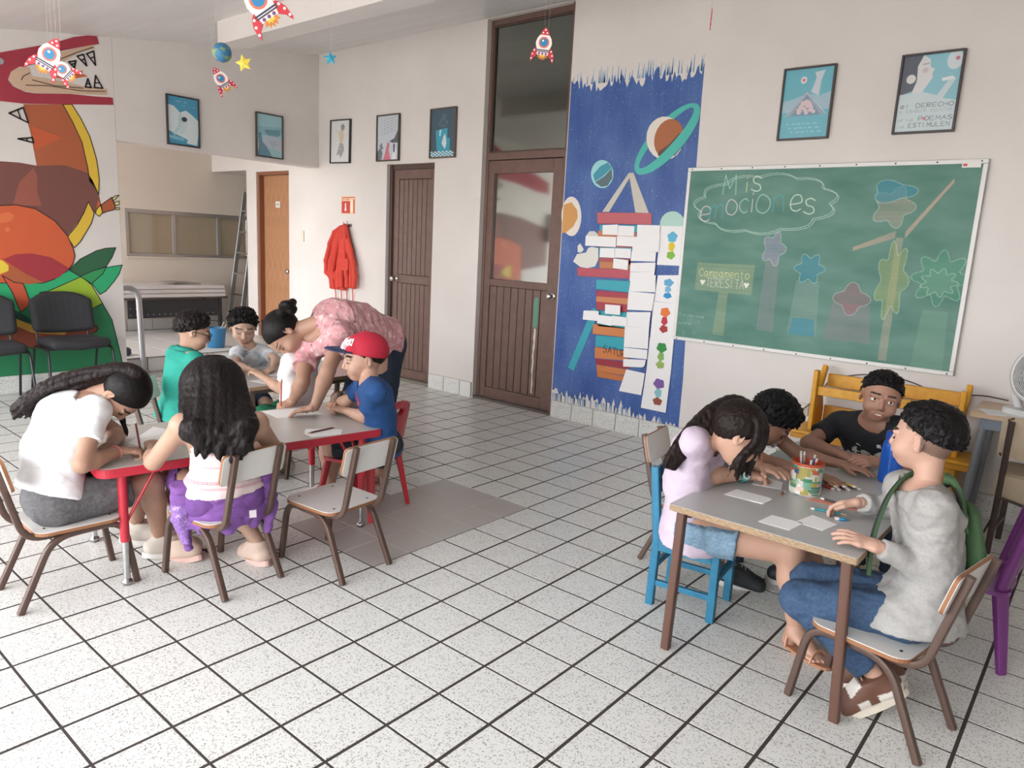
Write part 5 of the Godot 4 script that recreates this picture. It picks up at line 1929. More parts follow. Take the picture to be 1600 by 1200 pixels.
	p.fill(oval(Vector2(0.88, 0.10), Vector2(0.13, 0.12)), hue(208, 218, 222))
	p.fill(oval(Vector2(0.92, 0.08), Vector2(0.035, 0.025)), hue(206, 120, 140))
	p.fill(unit("70 32 88 30 92 34 72 36"), hue(222, 226, 228))
	p.fill(oval(Vector2(0.40, 0.20), Vector2(0.05, 0.035)), hue(200, 190, 192))
	p.chalk(Vector2(0.35, 0.12), Vector2(0.45, 0.11), 3.0, hue(80, 80, 90))
	var ink := hue(90, 92, 104)
	p.words("el DERECHO", Vector2(0.05, 0.685), Vector2(0.075, 0.055), ink, 2.2, 1.24, letter)
	p.words("a CONOCER CUENTOS", Vector2(0.05, 0.745), Vector2(0.042, 0.034), ink, 1.6, 1.28, letter)
	p.words("de tus", Vector2(0.04, 0.86), Vector2(0.042, 0.04), ink, 1.6, 1.1, letter)
	p.words("POEMAS", Vector2(0.40, 0.86), Vector2(0.08, 0.055), ink, 2.2, 1.24, letter)
	p.words("que", Vector2(0.04, 0.945), Vector2(0.04, 0.035), ink, 1.6, 1.1, letter)
	p.words("ESTIMULEN", Vector2(0.24, 0.945), Vector2(0.062, 0.055), ink, 2.0, 1.3, letter)
	p.fill(oval(Vector2(0.50, 0.835), Vector2(0.03, 0.02)), hue(214, 130, 146))
	picture("framed poster of a face in profile over large capital lettering above the chalkboard", "back", Vector2(0.617, 2.333), Vector2(0.315, 0.43), hue(66, 56, 60), p.tex())

# ---------------------------------------------------------------- small wall fittings
func fittings() -> void:
	# extinguisher sign
	var s := thing("fire_sign", "red and cream fire extinguisher sign on the wall above the red aprons", "sign", Vector3(-4.612, 1.702, ZA + 0.001))
	put("plate", span([[-0.118, -0.09, 0, 0.118, 0.09, 0.002]], 0.0005), mat(hue(236, 200, 160), 0.5), s)
	put("red_field", span([[-0.108, -0.08, 0.002, 0.022, 0.042, 0.0026], [0.022, -0.08, 0.002, 0.032, 0.042, 0.0026], [-0.108, 0.074, 0.002, 0.108, 0.082, 0.0026], [0.086, -0.08, 0.002, 0.104, 0.06, 0.0026]], 0.0002), mat(hue(206, 54, 56), 0.5), s)
	var a := MB.new()
	a.slab(poly("-52 20 -34 20 -34 -38 -20 -38 -43 -64 -66 -38 -52 -38"), 0.0005, Transform3D(Basis.IDENTITY, Vector3(0, 0, 0.0026)))
	put("arrow", a, mat(hue(240, 226, 206), 0.5), s)
	a = MB.new()
	a.slab(poly("40 -66 76 -66 76 30 66 40 66 52 52 52 52 40 40 30"), 0.0005, Transform3D(Basis.IDENTITY, Vector3(0, 0, 0.002)))
	put("cylinder_symbol", a, mat(hue(246, 226, 190), 0.5), s)
	a = MB.new()
	var x := 0.0
	for ch in "EXTINTOR":
		for l in letter(ch):
			var pts := PackedVector2Array()
			for q in l:
				pts.append(Vector2(-0.102 + x + q.x * 0.011, 0.05 + q.y * 0.018))
			stroke(pts, 0.003, 0.0004, Transform3D(Basis.IDENTITY, Vector3(0, 0, 0.002)), a)
		x += 0.0155
	put("lettering", a, mat(hue(206, 54, 56), 0.5), s)
	# light switch and socket
	s = thing("light_switch", "ivory light switch on the wall beside the wooden door", "switch", Vector3(-5.43, 1.365, ZA + 0.001))
	put("plate", boxes([[0, 0, 0.005, 0.075, 0.12, 0.01]], 0.003), mat(hue(220, 212, 194), 0.4), s)
	put("rocker", boxes([[0, 0.015, 0.012, 0.024, 0.04, 0.008]], 0.002), mat(hue(226, 220, 206), 0.35), s)
	s = thing("wall_socket", "white wall socket with a black plug left of the yellow bench", "socket", Vector3(0.137, 0.437, ZA + 0.001))
	put("plate", boxes([[0, 0, 0.005, 0.118, 0.082, 0.01]], 0.003), mat(hue(214, 206, 198), 0.4), s)
	for i in 3:
		put("outlet", boxes([[-0.032 + i * 0.03, 0, 0.011, 0.022, 0.045, 0.003]], 0.001), mat(hue(226, 222, 216), 0.4), s)
	var w := MB.new()
	var pts := bend([Vector3(0.155, 0.43, ZA + 0.035), Vector3(0.16, 0.43, ZA + 0.06), Vector3(0.2, 0.47, ZA + 0.03), Vector3(0.262, 0.56, ZA + 0.02), Vector3(0.30, 0.66, ZA + 0.012), Vector3(0.5, 0.72, ZA + 0.01), Vector3(0.70, 0.722, ZA + 0.01), Vector3(0.80, 0.700, ZA + 0.01), Vector3(0.88, 0.668, ZA + 0.01), Vector3(1.0, 0.672, ZA + 0.01), Vector3(1.12, 0.695, ZA + 0.02), Vector3(1.25, 0.70, ZA + 0.12)], 0.06, 4)
	w.sweep(pts, 0.007, 0.007, 6)
	var c := put("power_cord", w, mat(hue(52, 46, 44), 0.5))
	tag(c, "thin black power cord running along the wall to the fan", "cord")
	var pl := MB.new()
	pl.lathe([Vector2(0, 0), Vector2(0.016, 0), Vector2(0.016, 0.02), Vector2(0.007, 0.035), Vector2(0, 0.036)], Vector3(0.155, 0.43, ZA + 0.013), Basis(Vector3.RIGHT, PI / 2), 12)
	put("plug", pl, mat(hue(40, 36, 36), 0.5), c)
	# red aprons on a hook
	var hk := thing("coat_hook", "small wall hook holding the red aprons", "hook", Vector3(-4.60, 1.50, ZA))
	var hb := MB.new()
	hb.sweep(bend([Vector3(-0.03, 0, 0), Vector3(-0.03, -0.01, 0.045), Vector3(-0.03, 0.035, 0.05)], 0.015), 0.008, 0.008, 8)
	hb.sweep(bend([Vector3(0.03, 0.01, 0), Vector3(0.03, 0.0, 0.045), Vector3(0.03, 0.045, 0.05)], 0.015), 0.008, 0.008, 8)
	hb.box(Vector3(0, 0, 0.004), Vector3(0.10, 0.03, 0.008))
	put("hook", hb, mat(hue(150, 140, 130), 0.35, 0.9), hk)
	var red := mat(hue(218, 62, 46), 0.75)
	apron(red, "red apron hanging in front on the wall hook, with a pocket", [[-4.60, 1.49, 0.075, 0.012], [-4.585, 1.36, 0.085, 0.045], [-4.575, 1.24, 0.085, 0.09], [-4.565, 1.10, 0.085, 0.135], [-4.55, 0.99, 0.085, 0.15], [-4.55, 0.86, 0.085, 0.135]], 3)
	apron(mat(hue(210, 56, 42), 0.75), "red apron bunched to the left behind the front one on the hook", [[-4.66, 1.48, 0.045, 0.02], [-4.71, 1.42, 0.045, 0.08], [-4.74, 1.30, 0.045, 0.13], [-4.79, 1.12, 0.045, 0.155], [-4.82, 1.0, 0.045, 0.13], [-4.75, 0.95, 0.045, 0.12], [-4.74, 0.83, 0.045, 0.115]], 8)
	# controller box seen only as a reflection in the glazed door
	s = thing("wall_controller", "pale wall controller box with a vent, mirrored in the glazed door", "controller", Vector3(XB + 0.001, 1.66, 0.42), PI / 2)
	put("housing", boxes([[0, 0, 0.04, 0.12, 0.40, 0.08]], 0.006), mat(hue(206, 200, 190), 0.5), s)
	for i in 9:
		put("slat", boxes([[0, 0.17 - i * 0.024, 0.083, 0.09, 0.012, 0.006]], 0.002), mat(hue(150, 146, 140), 0.5), s)

func apron(m: Material, label: String, rows: Array, seed_no: int) -> void:   # rows: x, y, front z, half width
	var o := thing("apron", label, "apron", Vector3(rows[0][0], rows[0][1], ZA), 0.0, "red aprons")
	var f := Fld.new(Vector3(-5.05, 0.7, ZA - 0.02), Vector3(-4.35, 1.6, ZA + 0.16), 0.008)
	for i in rows.size() - 1:
		var a: Array = rows[i]
		var b: Array = rows[i + 1]
		for j in 5:
			var t := (j - 2) / 2.0
			var dz := 0.012 * sin(j * 2.1 + i * 0.7 + seed_no)
			f.cone(Vector3(a[0] + t * a[3], a[1], ZA + a[2] * 0.7 + dz), Vector3(b[0] + t * b[3], b[1], ZA + b[2] * 0.7 + dz), 0.015 + a[3] * 0.10, 0.015 + b[3] * 0.10, 0.012)
	var e: Array = rows[-1]
	f.cut(Vector3(e[0], e[1], ZA), Vector3.DOWN)
	f.cut(Vector3(0, 0, ZA + 0.006), Vector3(0, 0, -1))
	folds.seed = seed_no
	f.ruffle(folds, 0.012, Basis.IDENTITY, Vector3(26, 5, 10))
	var mb := MB.new()
	f.mesh(mb)
	var c := put("cloth", mb, m, o)
	c.position = -o.position
	var st := MB.new()
	for i in 2:
		var x: float = e[0] - 0.05 + i * 0.1
		st.sweep(bend([Vector3(x, e[1] + 0.02, ZA + 0.03), Vector3(x + 0.01, e[1] - 0.08, ZA + 0.025), Vector3(x - 0.004, e[1] - 0.17, ZA + 0.02)], 0.05), 0.012, 0.004, 4, Vector3.BACK)
	st.sweep(bend([Vector3(rows[1][0] - 0.03, rows[1][1], ZA + rows[1][2]), Vector3(-4.60, 1.52, ZA + 0.05), Vector3(rows[1][0] + 0.04, rows[1][1], ZA + rows[1][2])], 0.02), 0.014, 0.005, 4, Vector3.BACK)
	var s := put("strap", st, m, o)
	s.position = -o.position
	if seed_no == 3:
		var pk := MB.new()
		pk.slab(rounded(0.16, 0.12, 0.02), 0.006, Transform3D(Basis.IDENTITY, Vector3(-4.575, 1.10, ZA + 0.082)))
		var k := put("pocket", pk, m, o)
		k.position = -o.position
# ---------------------------------------------------------------- furniture
func kid_chair(label: String, tint: Color) -> Node3D:
	var o := thing("school_chair", label, "chair", Vector3.ZERO, 0.0, "small white school chairs with brown tube frames")
	var frame := mat(tint, 0.38)
	var white := mat(hue(214, 212, 208), 0.35)
	var ply := mat(hue(150, 98, 62), 0.6)
	var seat := PackedVector2Array()
	for p in rounded(0.30, 0.295, 0.05, 6):
		seat.append(Vector2(p.x * (1.0 if p.y > 0 else 0.96), p.y))
	var flat := Basis(Vector3.RIGHT, -PI / 2)   # xy plane laid down, front up; +y of the outline points to -z
	var mb := MB.new()
	mb.slab(seat, 0.012, Transform3D(flat, Vector3(0, 0.272, -0.02)))
	var s := put("seat", mb, ply, o)
	mb = MB.new()
	var inner := PackedVector2Array()
	for p in seat:
		inner.append(p * 0.992)
	mb.slab(inner, 0.0025, Transform3D(flat, Vector3(0, 0.284, -0.02)))
	put("laminate", mb, white, s)
	mb = MB.new()
	for q in [[-0.09, -0.13], [0.09, -0.13], [-0.09, 0.09], [0.09, 0.09]]:
		mb.ball(Vector3(q[0], 0.2868, q[1]), Vector3(0.007, 0.002, 0.005), Basis.IDENTITY, 8)
	var rv := put("rivets", mb, mat(hue(90, 80, 74), 0.3, 0.9), s)
	rv.set_meta("kind", "stuff")
	for e in [-1, 1]:
		mb = MB.new()
		mb.sweep(bend([Vector3(0.128 * e, 0.001, -0.205), Vector3(0.122 * e, 0.262, -0.165), Vector3(0.122 * e, 0.256, 0.075), Vector3(0.130 * e, 0.001, 0.192)], 0.07, 6), 0.022, 0.022, 4, Vector3.RIGHT)
		put("leg_frame", mb, frame, o)
		mb = MB.new()
		mb.sweep(bend([Vector3(0.100 * e, 0.258, -0.02), Vector3(0.100 * e, 0.262, 0.155), Vector3(0.100 * e, 0.575, 0.232)], 0.06, 6), 0.022, 0.022, 4, Vector3.RIGHT)
		put("back_post", mb, frame, o)
	var lean := Basis(Vector3.RIGHT, 0.24)
	mb = MB.new()
	mb.slab(rounded(0.285, 0.125, 0.022), 0.010, Transform3D(lean, Vector3(0, 0.516, 0.194)))
	var b := put("backrest", mb, ply, o)
	for side in [[0.0101, 0.0], [-0.0022, 0.0]]:
		mb = MB.new()
		mb.slab(rounded(0.281, 0.121, 0.020), 0.002, Transform3D(lean, Vector3(0, 0.516, 0.194) + lean * Vector3(0, 0, side[0])))
		put("laminate", mb, white, b)
	return o

func furniture() -> void:
	var brown := hue(84, 62, 52)
	var c0 := kid_chair("empty white school chair with brown legs in front of the red-edged table", brown)
	c0.position = Vector3(-0.779, 0, -0.552)
	c0.rotation.y = facing(-0.393, 0.03)
	var spots := [
		[-1.295, 0.316, 0.01, -0.37, "white school chair under the girl in the grey skirt"],
		[-0.978, -0.148, -0.39, 0.047, "white school chair under the girl in the pink top with the purple jacket"],
		[1.236, -1.085, -0.985, -0.176, "white school chair under the boy in the grey sweater"],
		[0.30, -1.72, 0.97, -0.15, "white school chair behind the blue chair, its grey-white back towards the mural"],
		[-2.16, -0.56, 0.75, -0.66, "white school chair under the boy in the teal polo shirt"],
		[-1.66, -1.14, -1.0, 0.05, "white school chair under the child in the white T-shirt by the teacher"],
		[-2.68, -1.20, 0.98, 0.15, "white school chair under the boy in the blue-and-white leaf T-shirt"],
		[0.93, -2.40, 0.1, 1.0, "white school chair under the smiling boy in the black T-shirt"]]
	for s in spots:
		dup(c0, Vector3(s[0], 0, s[1]), facing(s[2], s[3]), s[4])
	red_table()
	grey_table("table", "grey laminate table with raw board edge where four children work, right side", Vector3(0.8775, 0, -1.53), 0.60, 1.25, T2, hue(96, 64, 52))
	grey_table("table", "grey-topped table with brown legs behind the red-edged table", Vector3(-2.17, 0, -1.30), 0.54, 1.0, T2, brown)
	blue_chair()
	plastic_chair("red plastic chair under the boy in the red cap", Vector3(-1.225, 0, -1.05), facing(-0.96, 0.28), hue(190, 34, 48))
	plastic_chair("empty purple plastic chair behind the boy in the grey sweater", Vector3(1.335, 0, -1.80), facing(-1.0, 0.1), hue(116, 44, 122))
	var v := visitor_chair("black padded visitor chair on a black tube frame before the green painted leaves")
	v.position = Vector3(-4.78, 0, -0.93)
	v.rotation.y = facing(1, 0.0)
	dup(v, Vector3(-4.74, 0, -0.34), facing(1, 0.08), "black padded visitor chair cut by the photo's left edge")
	bench()
	desk_corner()

func red_table() -> void:
	var a := Vector3(-1.12, 0, 0.25)
	var l := (Vector3(-0.955, 0, -0.965) - a)
	var o := thing("table", "light grey table with a red edge and red and chrome legs", "table", a, atan2(-l.x, -l.z))
	var n := l.length()                       # local -z runs along the table, -x across it
	var flat := Basis(Vector3.RIGHT, -PI / 2)
	var w := 0.62
	var out := PackedVector2Array()
	for p in rounded(w, n, 0.05, 6):
		out.append(p)
	var at := Vector3(-w * 0.5, 0, -n * 0.5)
	var mb := MB.new()
	mb.slab(out, 0.034, Transform3D(flat, at + Vector3(0, T1 - 0.036, 0)))
	var e := put("edge_band", mb, mat(hue(196, 36, 56), 0.35), o)
	mb = MB.new()
	var inner := PackedVector2Array()
	for p in rounded(w - 0.012, n - 0.012, 0.045, 6):
		inner.append(p)
	mb.slab(inner, 0.0025, Transform3D(flat, at + Vector3(0, T1 - 0.0022, 0)))
	put("tabletop", mb, mat(hue(188, 184, 179), 0.3), o)
	for q in [[-0.05, -0.09], [-0.05, -n + 0.10], [-w + 0.06, -0.09], [-w + 0.06, -n + 0.10]]:
		mb = MB.new()
		mb.sweep([Vector3(q[0], 0.18, q[1]), Vector3(q[0], T1 - 0.036, q[1])], 0.034, 0.034, 16)
		var lg := put("leg", mb, mat(hue(190, 36, 54), 0.35), o)
		mb = MB.new()
		mb.sweep([Vector3(q[0], 0.028, q[1]), Vector3(q[0], 0.19, q[1])], 0.026, 0.026, 16)
		put("chrome_shank", mb, mat(hue(190, 190, 190), 0.2, 1.0), lg)
		mb = MB.new()
		mb.lathe([Vector2(0, 0), Vector2(0.016, 0.001), Vector2(0.021, 0.010), Vector2(0.019, 0.018), Vector2(0.010, 0.026), Vector2(0.010, 0.032), Vector2(0, 0.032)], Vector3(q[0], 0, q[1]), Basis.IDENTITY, 16)
		put("foot", mb, mat(hue(170, 168, 166), 0.25, 1.0), lg)
		mb = MB.new()
		var zi: float = q[1] + (-0.12 if q[1] > -0.5 else 0.12)
		var xi: float = q[0] + (-0.11 if q[0] > -0.3 else 0.11)
		mb.sweep([Vector3(q[0], 0.24, q[1]), Vector3(q[0], T1 - 0.037, zi)], 0.012, 0.012, 8)
		put("brace", mb, mat(hue(190, 36, 54), 0.35), lg)
		mb = MB.new()
		mb.sweep([Vector3(q[0], 0.24, q[1]), Vector3(xi, T1 - 0.037, q[1])], 0.012, 0.012, 8)
		put("brace", mb, mat(hue(190, 36, 54), 0.35), lg)

func grey_table(called: String, label: String, at: Vector3, w: float, l: float, h: float, legc: Color) -> void:
	var o := thing(called, label, "table", at)
	var edge := triplanar(noise_tex(0.05, hue(128, 104, 78), hue(176, 150, 118), 41), Vector3(4, 12, 4), 0.8)
	var flat := Basis(Vector3.RIGHT, -PI / 2)
	var mb := MB.new()
	mb.slab(rounded(w, l, 0.008, 3), 0.020, Transform3D(flat, Vector3(0, h - 0.0215, 0)))
	var b := put("board", mb, edge, o)
	mb = MB.new()
	mb.slab(rounded(w - 0.002, l - 0.002, 0.008, 3), 0.0018, Transform3D(flat, Vector3(0, h - 0.0018, 0)))
	put("laminate", mb, mat(hue(178, 178, 178), 0.28), b)
	for sx in [-1, 1]:
		for sz in [-1, 1]:
			mb = MB.new()
			mb.sweep([Vector3(sx * (w * 0.5 - 0.012), 0, sz * (l * 0.5 - 0.055)), Vector3(sx * (w * 0.5 - 0.035), h - 0.022, sz * (l * 0.5 - 0.035))], 0.030, 0.030, 4, Vector3.RIGHT)
			put("leg", mb, mat(legc, 0.45), o)
	for sx in [-1, 1]:
		put("rail", boxes([[sx * (w * 0.5 - 0.05), h - 0.036, 0, 0.018, 0.028, l - 0.10]]), mat(legc, 0.45), o)
	for sz in [-1]:
		put("rail", boxes([[0, h - 0.036, sz * (l * 0.5 - 0.05), w - 0.12, 0.028, 0.018]]), mat(legc, 0.45), o)

func blue_chair() -> void:
	var o := thing("wooden_chair", "small blue painted wooden chair under the girl with the watch", "chair", Vector3(0.488, 0, -1.345), facing(0.99, -0.14))
	var m := triplanar(noise_tex(0.03, hue(28, 106, 142), hue(38, 124, 160), 51), Vector3.ONE * 2.0, 0.4)
	var h := 0.115
	for e in [-1, 1]:
		put("leg", span([[e * h - 0.016, 0, -0.135, e * h + 0.016, 0.28, -0.105]], 0.003), m, o)
		var mb := MB.new()
		mb.sweep([Vector3(e * h, 0, 0.125), Vector3(e * h, 0.28, 0.118), Vector3(e * h, 0.565, 0.150)], 0.032, 0.028, 4, Vector3.RIGHT)
		put("back_post", mb, m, o)
		put("seat_rail", span([[e * h - 0.012, 0.232, -0.105, e * h + 0.012, 0.278, 0.108]], 0.002), m, o)
		put("stretcher", span([[e * h - 0.009, 0.085, -0.106, e * h + 0.009, 0.108, 0.112]], 0.002), m, o)
	put("stretcher", span([[-h + 0.014, 0.15, -0.128, h - 0.014, 0.176, -0.112]], 0.002), m, o)
	put("stretcher", span([[-h + 0.014, 0.15, 0.112, h - 0.014, 0.176, 0.128]], 0.002), m, o)
	put("seat", span([[-h - 0.01, 0.272, -0.145, h + 0.01, 0.288, 0.128]], 0.004), m, o)
	var b := MB.new()
	b.box(Vector3.ZERO, Vector3(0.20, 0.11, 0.014), 0.004, Transform3D(Basis(Vector3.RIGHT, 0.11), Vector3(0, 0.51, 0.140)))
	put("backrest", b, mat(hue(24, 84, 124), 0.4), o)

func plastic_chair(label: String, at: Vector3, turn: float, c: Color) -> void:
	var o := thing("plastic_chair", label, "chair", at, turn)
	var m := mat(c, 0.32)
	var flat := Basis(Vector3.RIGHT, -PI / 2)
	var mb := MB.new()
	mb.slab(rounded(0.32, 0.31, 0.05), 0.016, Transform3D(flat, Vector3(0, 0.272, 0)))
	put("seat", mb, m, o)
	for ex in [-1, 1]:
		for ez in [-1, 1]:
			mb = MB.new()
			mb.sweep([Vector3(ex * 0.128, 0.274, ez * 0.125), Vector3(ex * 0.165, 0.0, ez * 0.168)], 0.052, 0.030, 4, Vector3(ex, 0, ez), true, 0.62)
			put("leg", mb, m, o)
	# backrest: a curved shell with a hand hole
	var f := Fld.new(Vector3(-0.2, 0.26, 0.05), Vector3(0.2, 0.64, 0.28), 0.008)
	for i in 9:
		var a := (i - 4) / 4.0
		f.cone(Vector3(a * 0.125, 0.285, 0.15 - 0.03 * a * a), Vector3(a * 0.14, 0.575 - 0.03 * a * a, 0.205 - 0.035 * a * a), 0.016, 0.014, 0.035)
	f.ell(Vector3(0, 0.535, 0.20), Basis.IDENTITY, Vector3(0.05, 0.017, 0.05), 0.006, true)
	f.ell(Vector3(0, 0.325, 0.16), Basis.IDENTITY, Vector3(0.10, 0.03, 0.05), 0.006, true)
	var sm := MB.new()
	f.mesh(sm)
	put("backrest", sm, m, o)

func visitor_chair(label: String) -> Node3D:
	var o := thing("visitor_chair", label, "chair", Vector3.ZERO, 0.0, "black visitor chairs along the dinosaur mural")
	var cloth := triplanar(noise_tex(0.2, hue(38, 39, 42), hue(50, 51, 55), 61), Vector3.ONE * 6.0, 0.85)
	var tube := mat(hue(34, 35, 38), 0.35)
	var f := Fld.new(Vector3(-0.28, 0.36, -0.30), Vector3(0.28, 0.5, 0.26), 0.009)
	f.cone(Vector3(-0.15, 0.435, 0.02), Vector3(0.15, 0.435, 0.02), 0.028, 0.028, 0.02)
	for i in 9:
		var x := (i - 4) * 0.047
		f.cone(Vector3(x, 0.432 + 0.003 * absf(i - 4), -0.19 + 0.005 * absf(i - 4)), Vector3(x * 0.95, 0.43, 0.17), 0.03, 0.028, 0.06)
	var mb := MB.new()
	f.mesh(mb)
	put("seat", mb, cloth, o)
	f = Fld.new(Vector3(-0.3, 0.46, 0.1), Vector3(0.3, 0.88, 0.36), 0.009)
	for i in 9:
		var a := (i - 4) / 4.0
		var top := 0.79 - 0.05 * pow(absf(a), 3.0)
		f.cone(Vector3(a * 0.20, 0.525 + 0.015 * a * a, 0.205 - 0.035 * a * a), Vector3(a * 0.205, top, 0.255 - 0.035 * a * a), 0.028, 0.026, 0.06)
	mb = MB.new()
	f.mesh(mb)
	put("backrest", mb, cloth, o)
	for e in [-1, 1]:
		mb = MB.new()
		mb.sweep(bend([Vector3(e * 0.245, 0.0, -0.235), Vector3(e * 0.232, 0.405, -0.16), Vector3(e * 0.232, 0.40, 0.14), Vector3(e * 0.235, 0.0, 0.27)], 0.05, 5), 0.030, 0.018, 10, Vector3.RIGHT)
		put("leg_frame", mb, tube, o)
		mb = MB.new()
		mb.sweep(bend([Vector3(e * 0.19, 0.40, 0.05), Vector3(e * 0.19, 0.40, 0.20), Vector3(e * 0.185, 0.62, 0.245)], 0.06, 5), 0.030, 0.014, 10, Vector3.RIGHT)
		put("back_bracket", mb, mat(hue(60, 62, 66), 0.3, 0.6), o)
	put("cross_bar", span([[-0.232, 0.392, -0.12, 0.232, 0.408, -0.10], [-0.232, 0.392, 0.10, 0.232, 0.408, 0.12]], 0.004), tube, o)
	return o

func bench() -> void:
	var o := thing("book_bench", "yellow painted wooden book bench against the wall under the chalkboard", "bench", Vector3(0.68, 0, -3.33))
	var y := triplanar(noise_tex(0.03, hue(214, 146, 20), hue(230, 166, 34), 71), Vector3.ONE * 2.0, 0.42)
	var yd := mat(hue(206, 138, 22), 0.45)
	for e in [-1, 1]:
		var x: float = e * 0.385
		var mb := MB.new()
		mb.sweep([Vector3(x, 0.37, 0.065), Vector3(x, 0.735, 0.075)], 0.05, 0.026, 4, Vector3.RIGHT)
		put("post", mb, y, o)
		mb = MB.new()
		mb.sweep([Vector3(x, 0.52, 0.04), Vector3(x, 0.745, -0.085)], 0.05, 0.026, 4, Vector3.RIGHT)
		put("post", mb, y, o)
		mb = MB.new()
		mb.slab(poly("-110 372 90 372 80 520 40 560 -20 640 -60 600 -110 480"), 0.018, Transform3D(Basis(Vector3.BACK, Vector3.UP, Vector3.LEFT), Vector3(x + 0.009, 0, 0)))
		put("side_panel", mb, yd, o)
		put("leg", span([[e * 0.36 - 0.045, 0, -0.09, e * 0.36 + 0.045, 0.325, 0.10]], 0.004), y, o)
	put("rail", span([[-0.372, 0.585, 0.045, 0.372, 0.64, 0.068]], 0.004), y, o)
	put("shelf_board", span([[-0.372, 0.585, -0.09, 0.372, 0.603, 0.045]], 0.003), yd, o)
	put("rail", span([[-0.372, 0.62, -0.125, 0.372, 0.70, -0.105]], 0.004), y, o)
	put("back_board", span([[-0.372, 0.372, -0.125, 0.372, 0.50, -0.107]], 0.003), yd, o)
	put("seat_board", span([[-0.48, 0.352, -0.13, 0.48, 0.372, 0.165]], 0.004), y, o)
	put("apron_board", span([[-0.475, 0.318, -0.12, 0.475, 0.351, 0.155]], 0.004), yd, o)

func desk_corner() -> void:
	var o := thing("desk", "light wood desk on grey steel legs in the right corner", "desk", Vector3(1.75, 0, -3.2))
	var wood := triplanar(noise_tex(0.012, hue(190, 158, 126), hue(208, 178, 146), 81), Vector3(2, 8, 8), 0.4)
	put("top", span([[-0.625, 0.635, -0.29, 0.70, 0.665, 0.12]], 0.003), wood, o)
	put("apron", span([[-0.58, 0.575, -0.26, 0.66, 0.632, 0.09]], 0.003), mat(hue(120, 132, 146), 0.4), o)
	for q in [[-0.56, 0.07, -0.60], [-0.56, -0.23, -0.595], [0.62, 0.07, 0.62], [0.62, -0.23, 0.62]]:
		var mb := MB.new()
		mb.sweep([Vector3(q[2], 0, q[1]), Vector3(q[0], 0.60, q[1])], 0.042, 0.042, 14)
		put("leg", mb, mat(hue(124, 130, 138), 0.35, 0.3), o)
	# fan
	var fan := thing("desk_fan", "white round desk fan with a ribbed grille, cut by the right photo edge", "fan", Vector3(1.395, 0.666, -3.22), -0.55)
	var white := mat(hue(214, 214, 214), 0.4)
	var mb := MB.new()
	mb.slab(rounded(0.26, 0.22, 0.05), 0.03, Transform3D(Basis(Vector3.RIGHT, -PI / 2), Vector3(0, 0, 0)))
	put("base", mb, white, fan)
	mb = MB.new()
	mb.sweep(bend([Vector3(-0.08, 0.02, 0.02), Vector3(-0.135, 0.10, 0.0), Vector3(-0.15, 0.20, 0)], 0.05), 0.05, 0.03, 10)
	mb.sweep(bend([Vector3(0.08, 0.02, 0.02), Vector3(0.135, 0.10, 0.0), Vector3(0.15, 0.20, 0)], 0.05), 0.05, 0.03, 10)
	put("yoke", mb, white, fan)
	var tilt := Basis(Vector3.RIGHT, PI / 2 - 0.12)
	var hub := Vector3(0, 0.205, 0)
	mb = MB.new()
	mb.lathe([Vector2(0.118, -0.045), Vector2(0.140, -0.04), Vector2(0.150, 0.0), Vector2(0.146, 0.045), Vector2(0.132, 0.052), Vector2(0.126, 0.044), Vector2(0.128, -0.03), Vector2(0.118, -0.045)], hub, tilt, 36)
	put("housing", mb, white, fan)
	mb = MB.new()
	mb.lathe([Vector2(0, -0.05), Vector2(0.08, -0.05), Vector2(0.118, -0.044), Vector2(0.118, -0.038), Vector2(0, -0.044)], hub, tilt, 30)
	put("back_cover", mb, mat(hue(96, 98, 102), 0.5), fan)
	for i in 5:
		mb = MB.new()
		var g := TAU * i / 5
		var d := tilt * Vector3(cos(g), 0, sin(g))
		var t := tilt * Vector3(-sin(g), 0.5, cos(g))
		mb.sweep([hub + d * 0.02, hub + d * 0.07 + t * 0.012, hub + d * 0.115 + t * 0.015], 0.07, 0.004, 4, t.cross(d))
		put("blade", mb, mat(hue(150, 152, 156), 0.4), fan)
	for i in 12:
		mb = MB.new()
		var pts := []
		for j in 41:
			var g := TAU * j / 40
			pts.append(hub + tilt * Vector3(cos(g) * (0.022 + 0.0095 * i), 0.046 + 0.010 * sin(0.26 * i), sin(g) * (0.022 + 0.0095 * i)))
		mb.sweep(pts, 0.0034, 0.0034, 6)
		put("grille_ring", mb, white, fan)
	mb = MB.new()
	for i in 18:
		var g := TAU * i / 18
		mb.sweep([hub + tilt * Vector3(cos(g) * 0.02, 0.048, sin(g) * 0.02), hub + tilt * Vector3(cos(g + 0.5) * 0.08, 0.052, sin(g + 0.5) * 0.08), hub + tilt * Vector3(cos(g + 0.8) * 0.13, 0.048, sin(g + 0.8) * 0.13)], 0.003, 0.003, 6)
	mb.lathe([Vector2(0, 0.055), Vector2(0.02, 0.054), Vector2(0.026, 0.046), Vector2(0, 0.04)], hub, tilt, 16)
	put("grille_spokes", mb, white, fan).set_meta("kind", "stuff")
	# papers under the fan
	var pp := MB.new()
	pp.box(Vector3.ZERO, Vector3(0.2, 0.003, 0.16), 0.0005)
	var ps := put("paper_sheet", pp, mat(hue(226, 226, 226), 0.6))
	ps.position = Vector3(1.27, 0.667, -3.15)
	ps.rotation.y = 0.4
	tag(ps, "white paper sheet lying on the desk beside the fan", "paper")
	# worn beige chair, its back towards us
	var c := thing("beige_chair", "worn beige school chair with rusty corners and a dark frame, at the desk", "chair", Vector3(1.52, 0, -2.98), facing(0.05, -1.0))
	var beige := triplanar(noise_tex(0.02, hue(176, 156, 130), hue(192, 174, 148), 91), Vector3.ONE * 2.0, 0.5)
	var dk := mat(hue(62, 46, 40), 0.45)
	var lean := Basis(Vector3.RIGHT, 0.08)
	mb = MB.new()
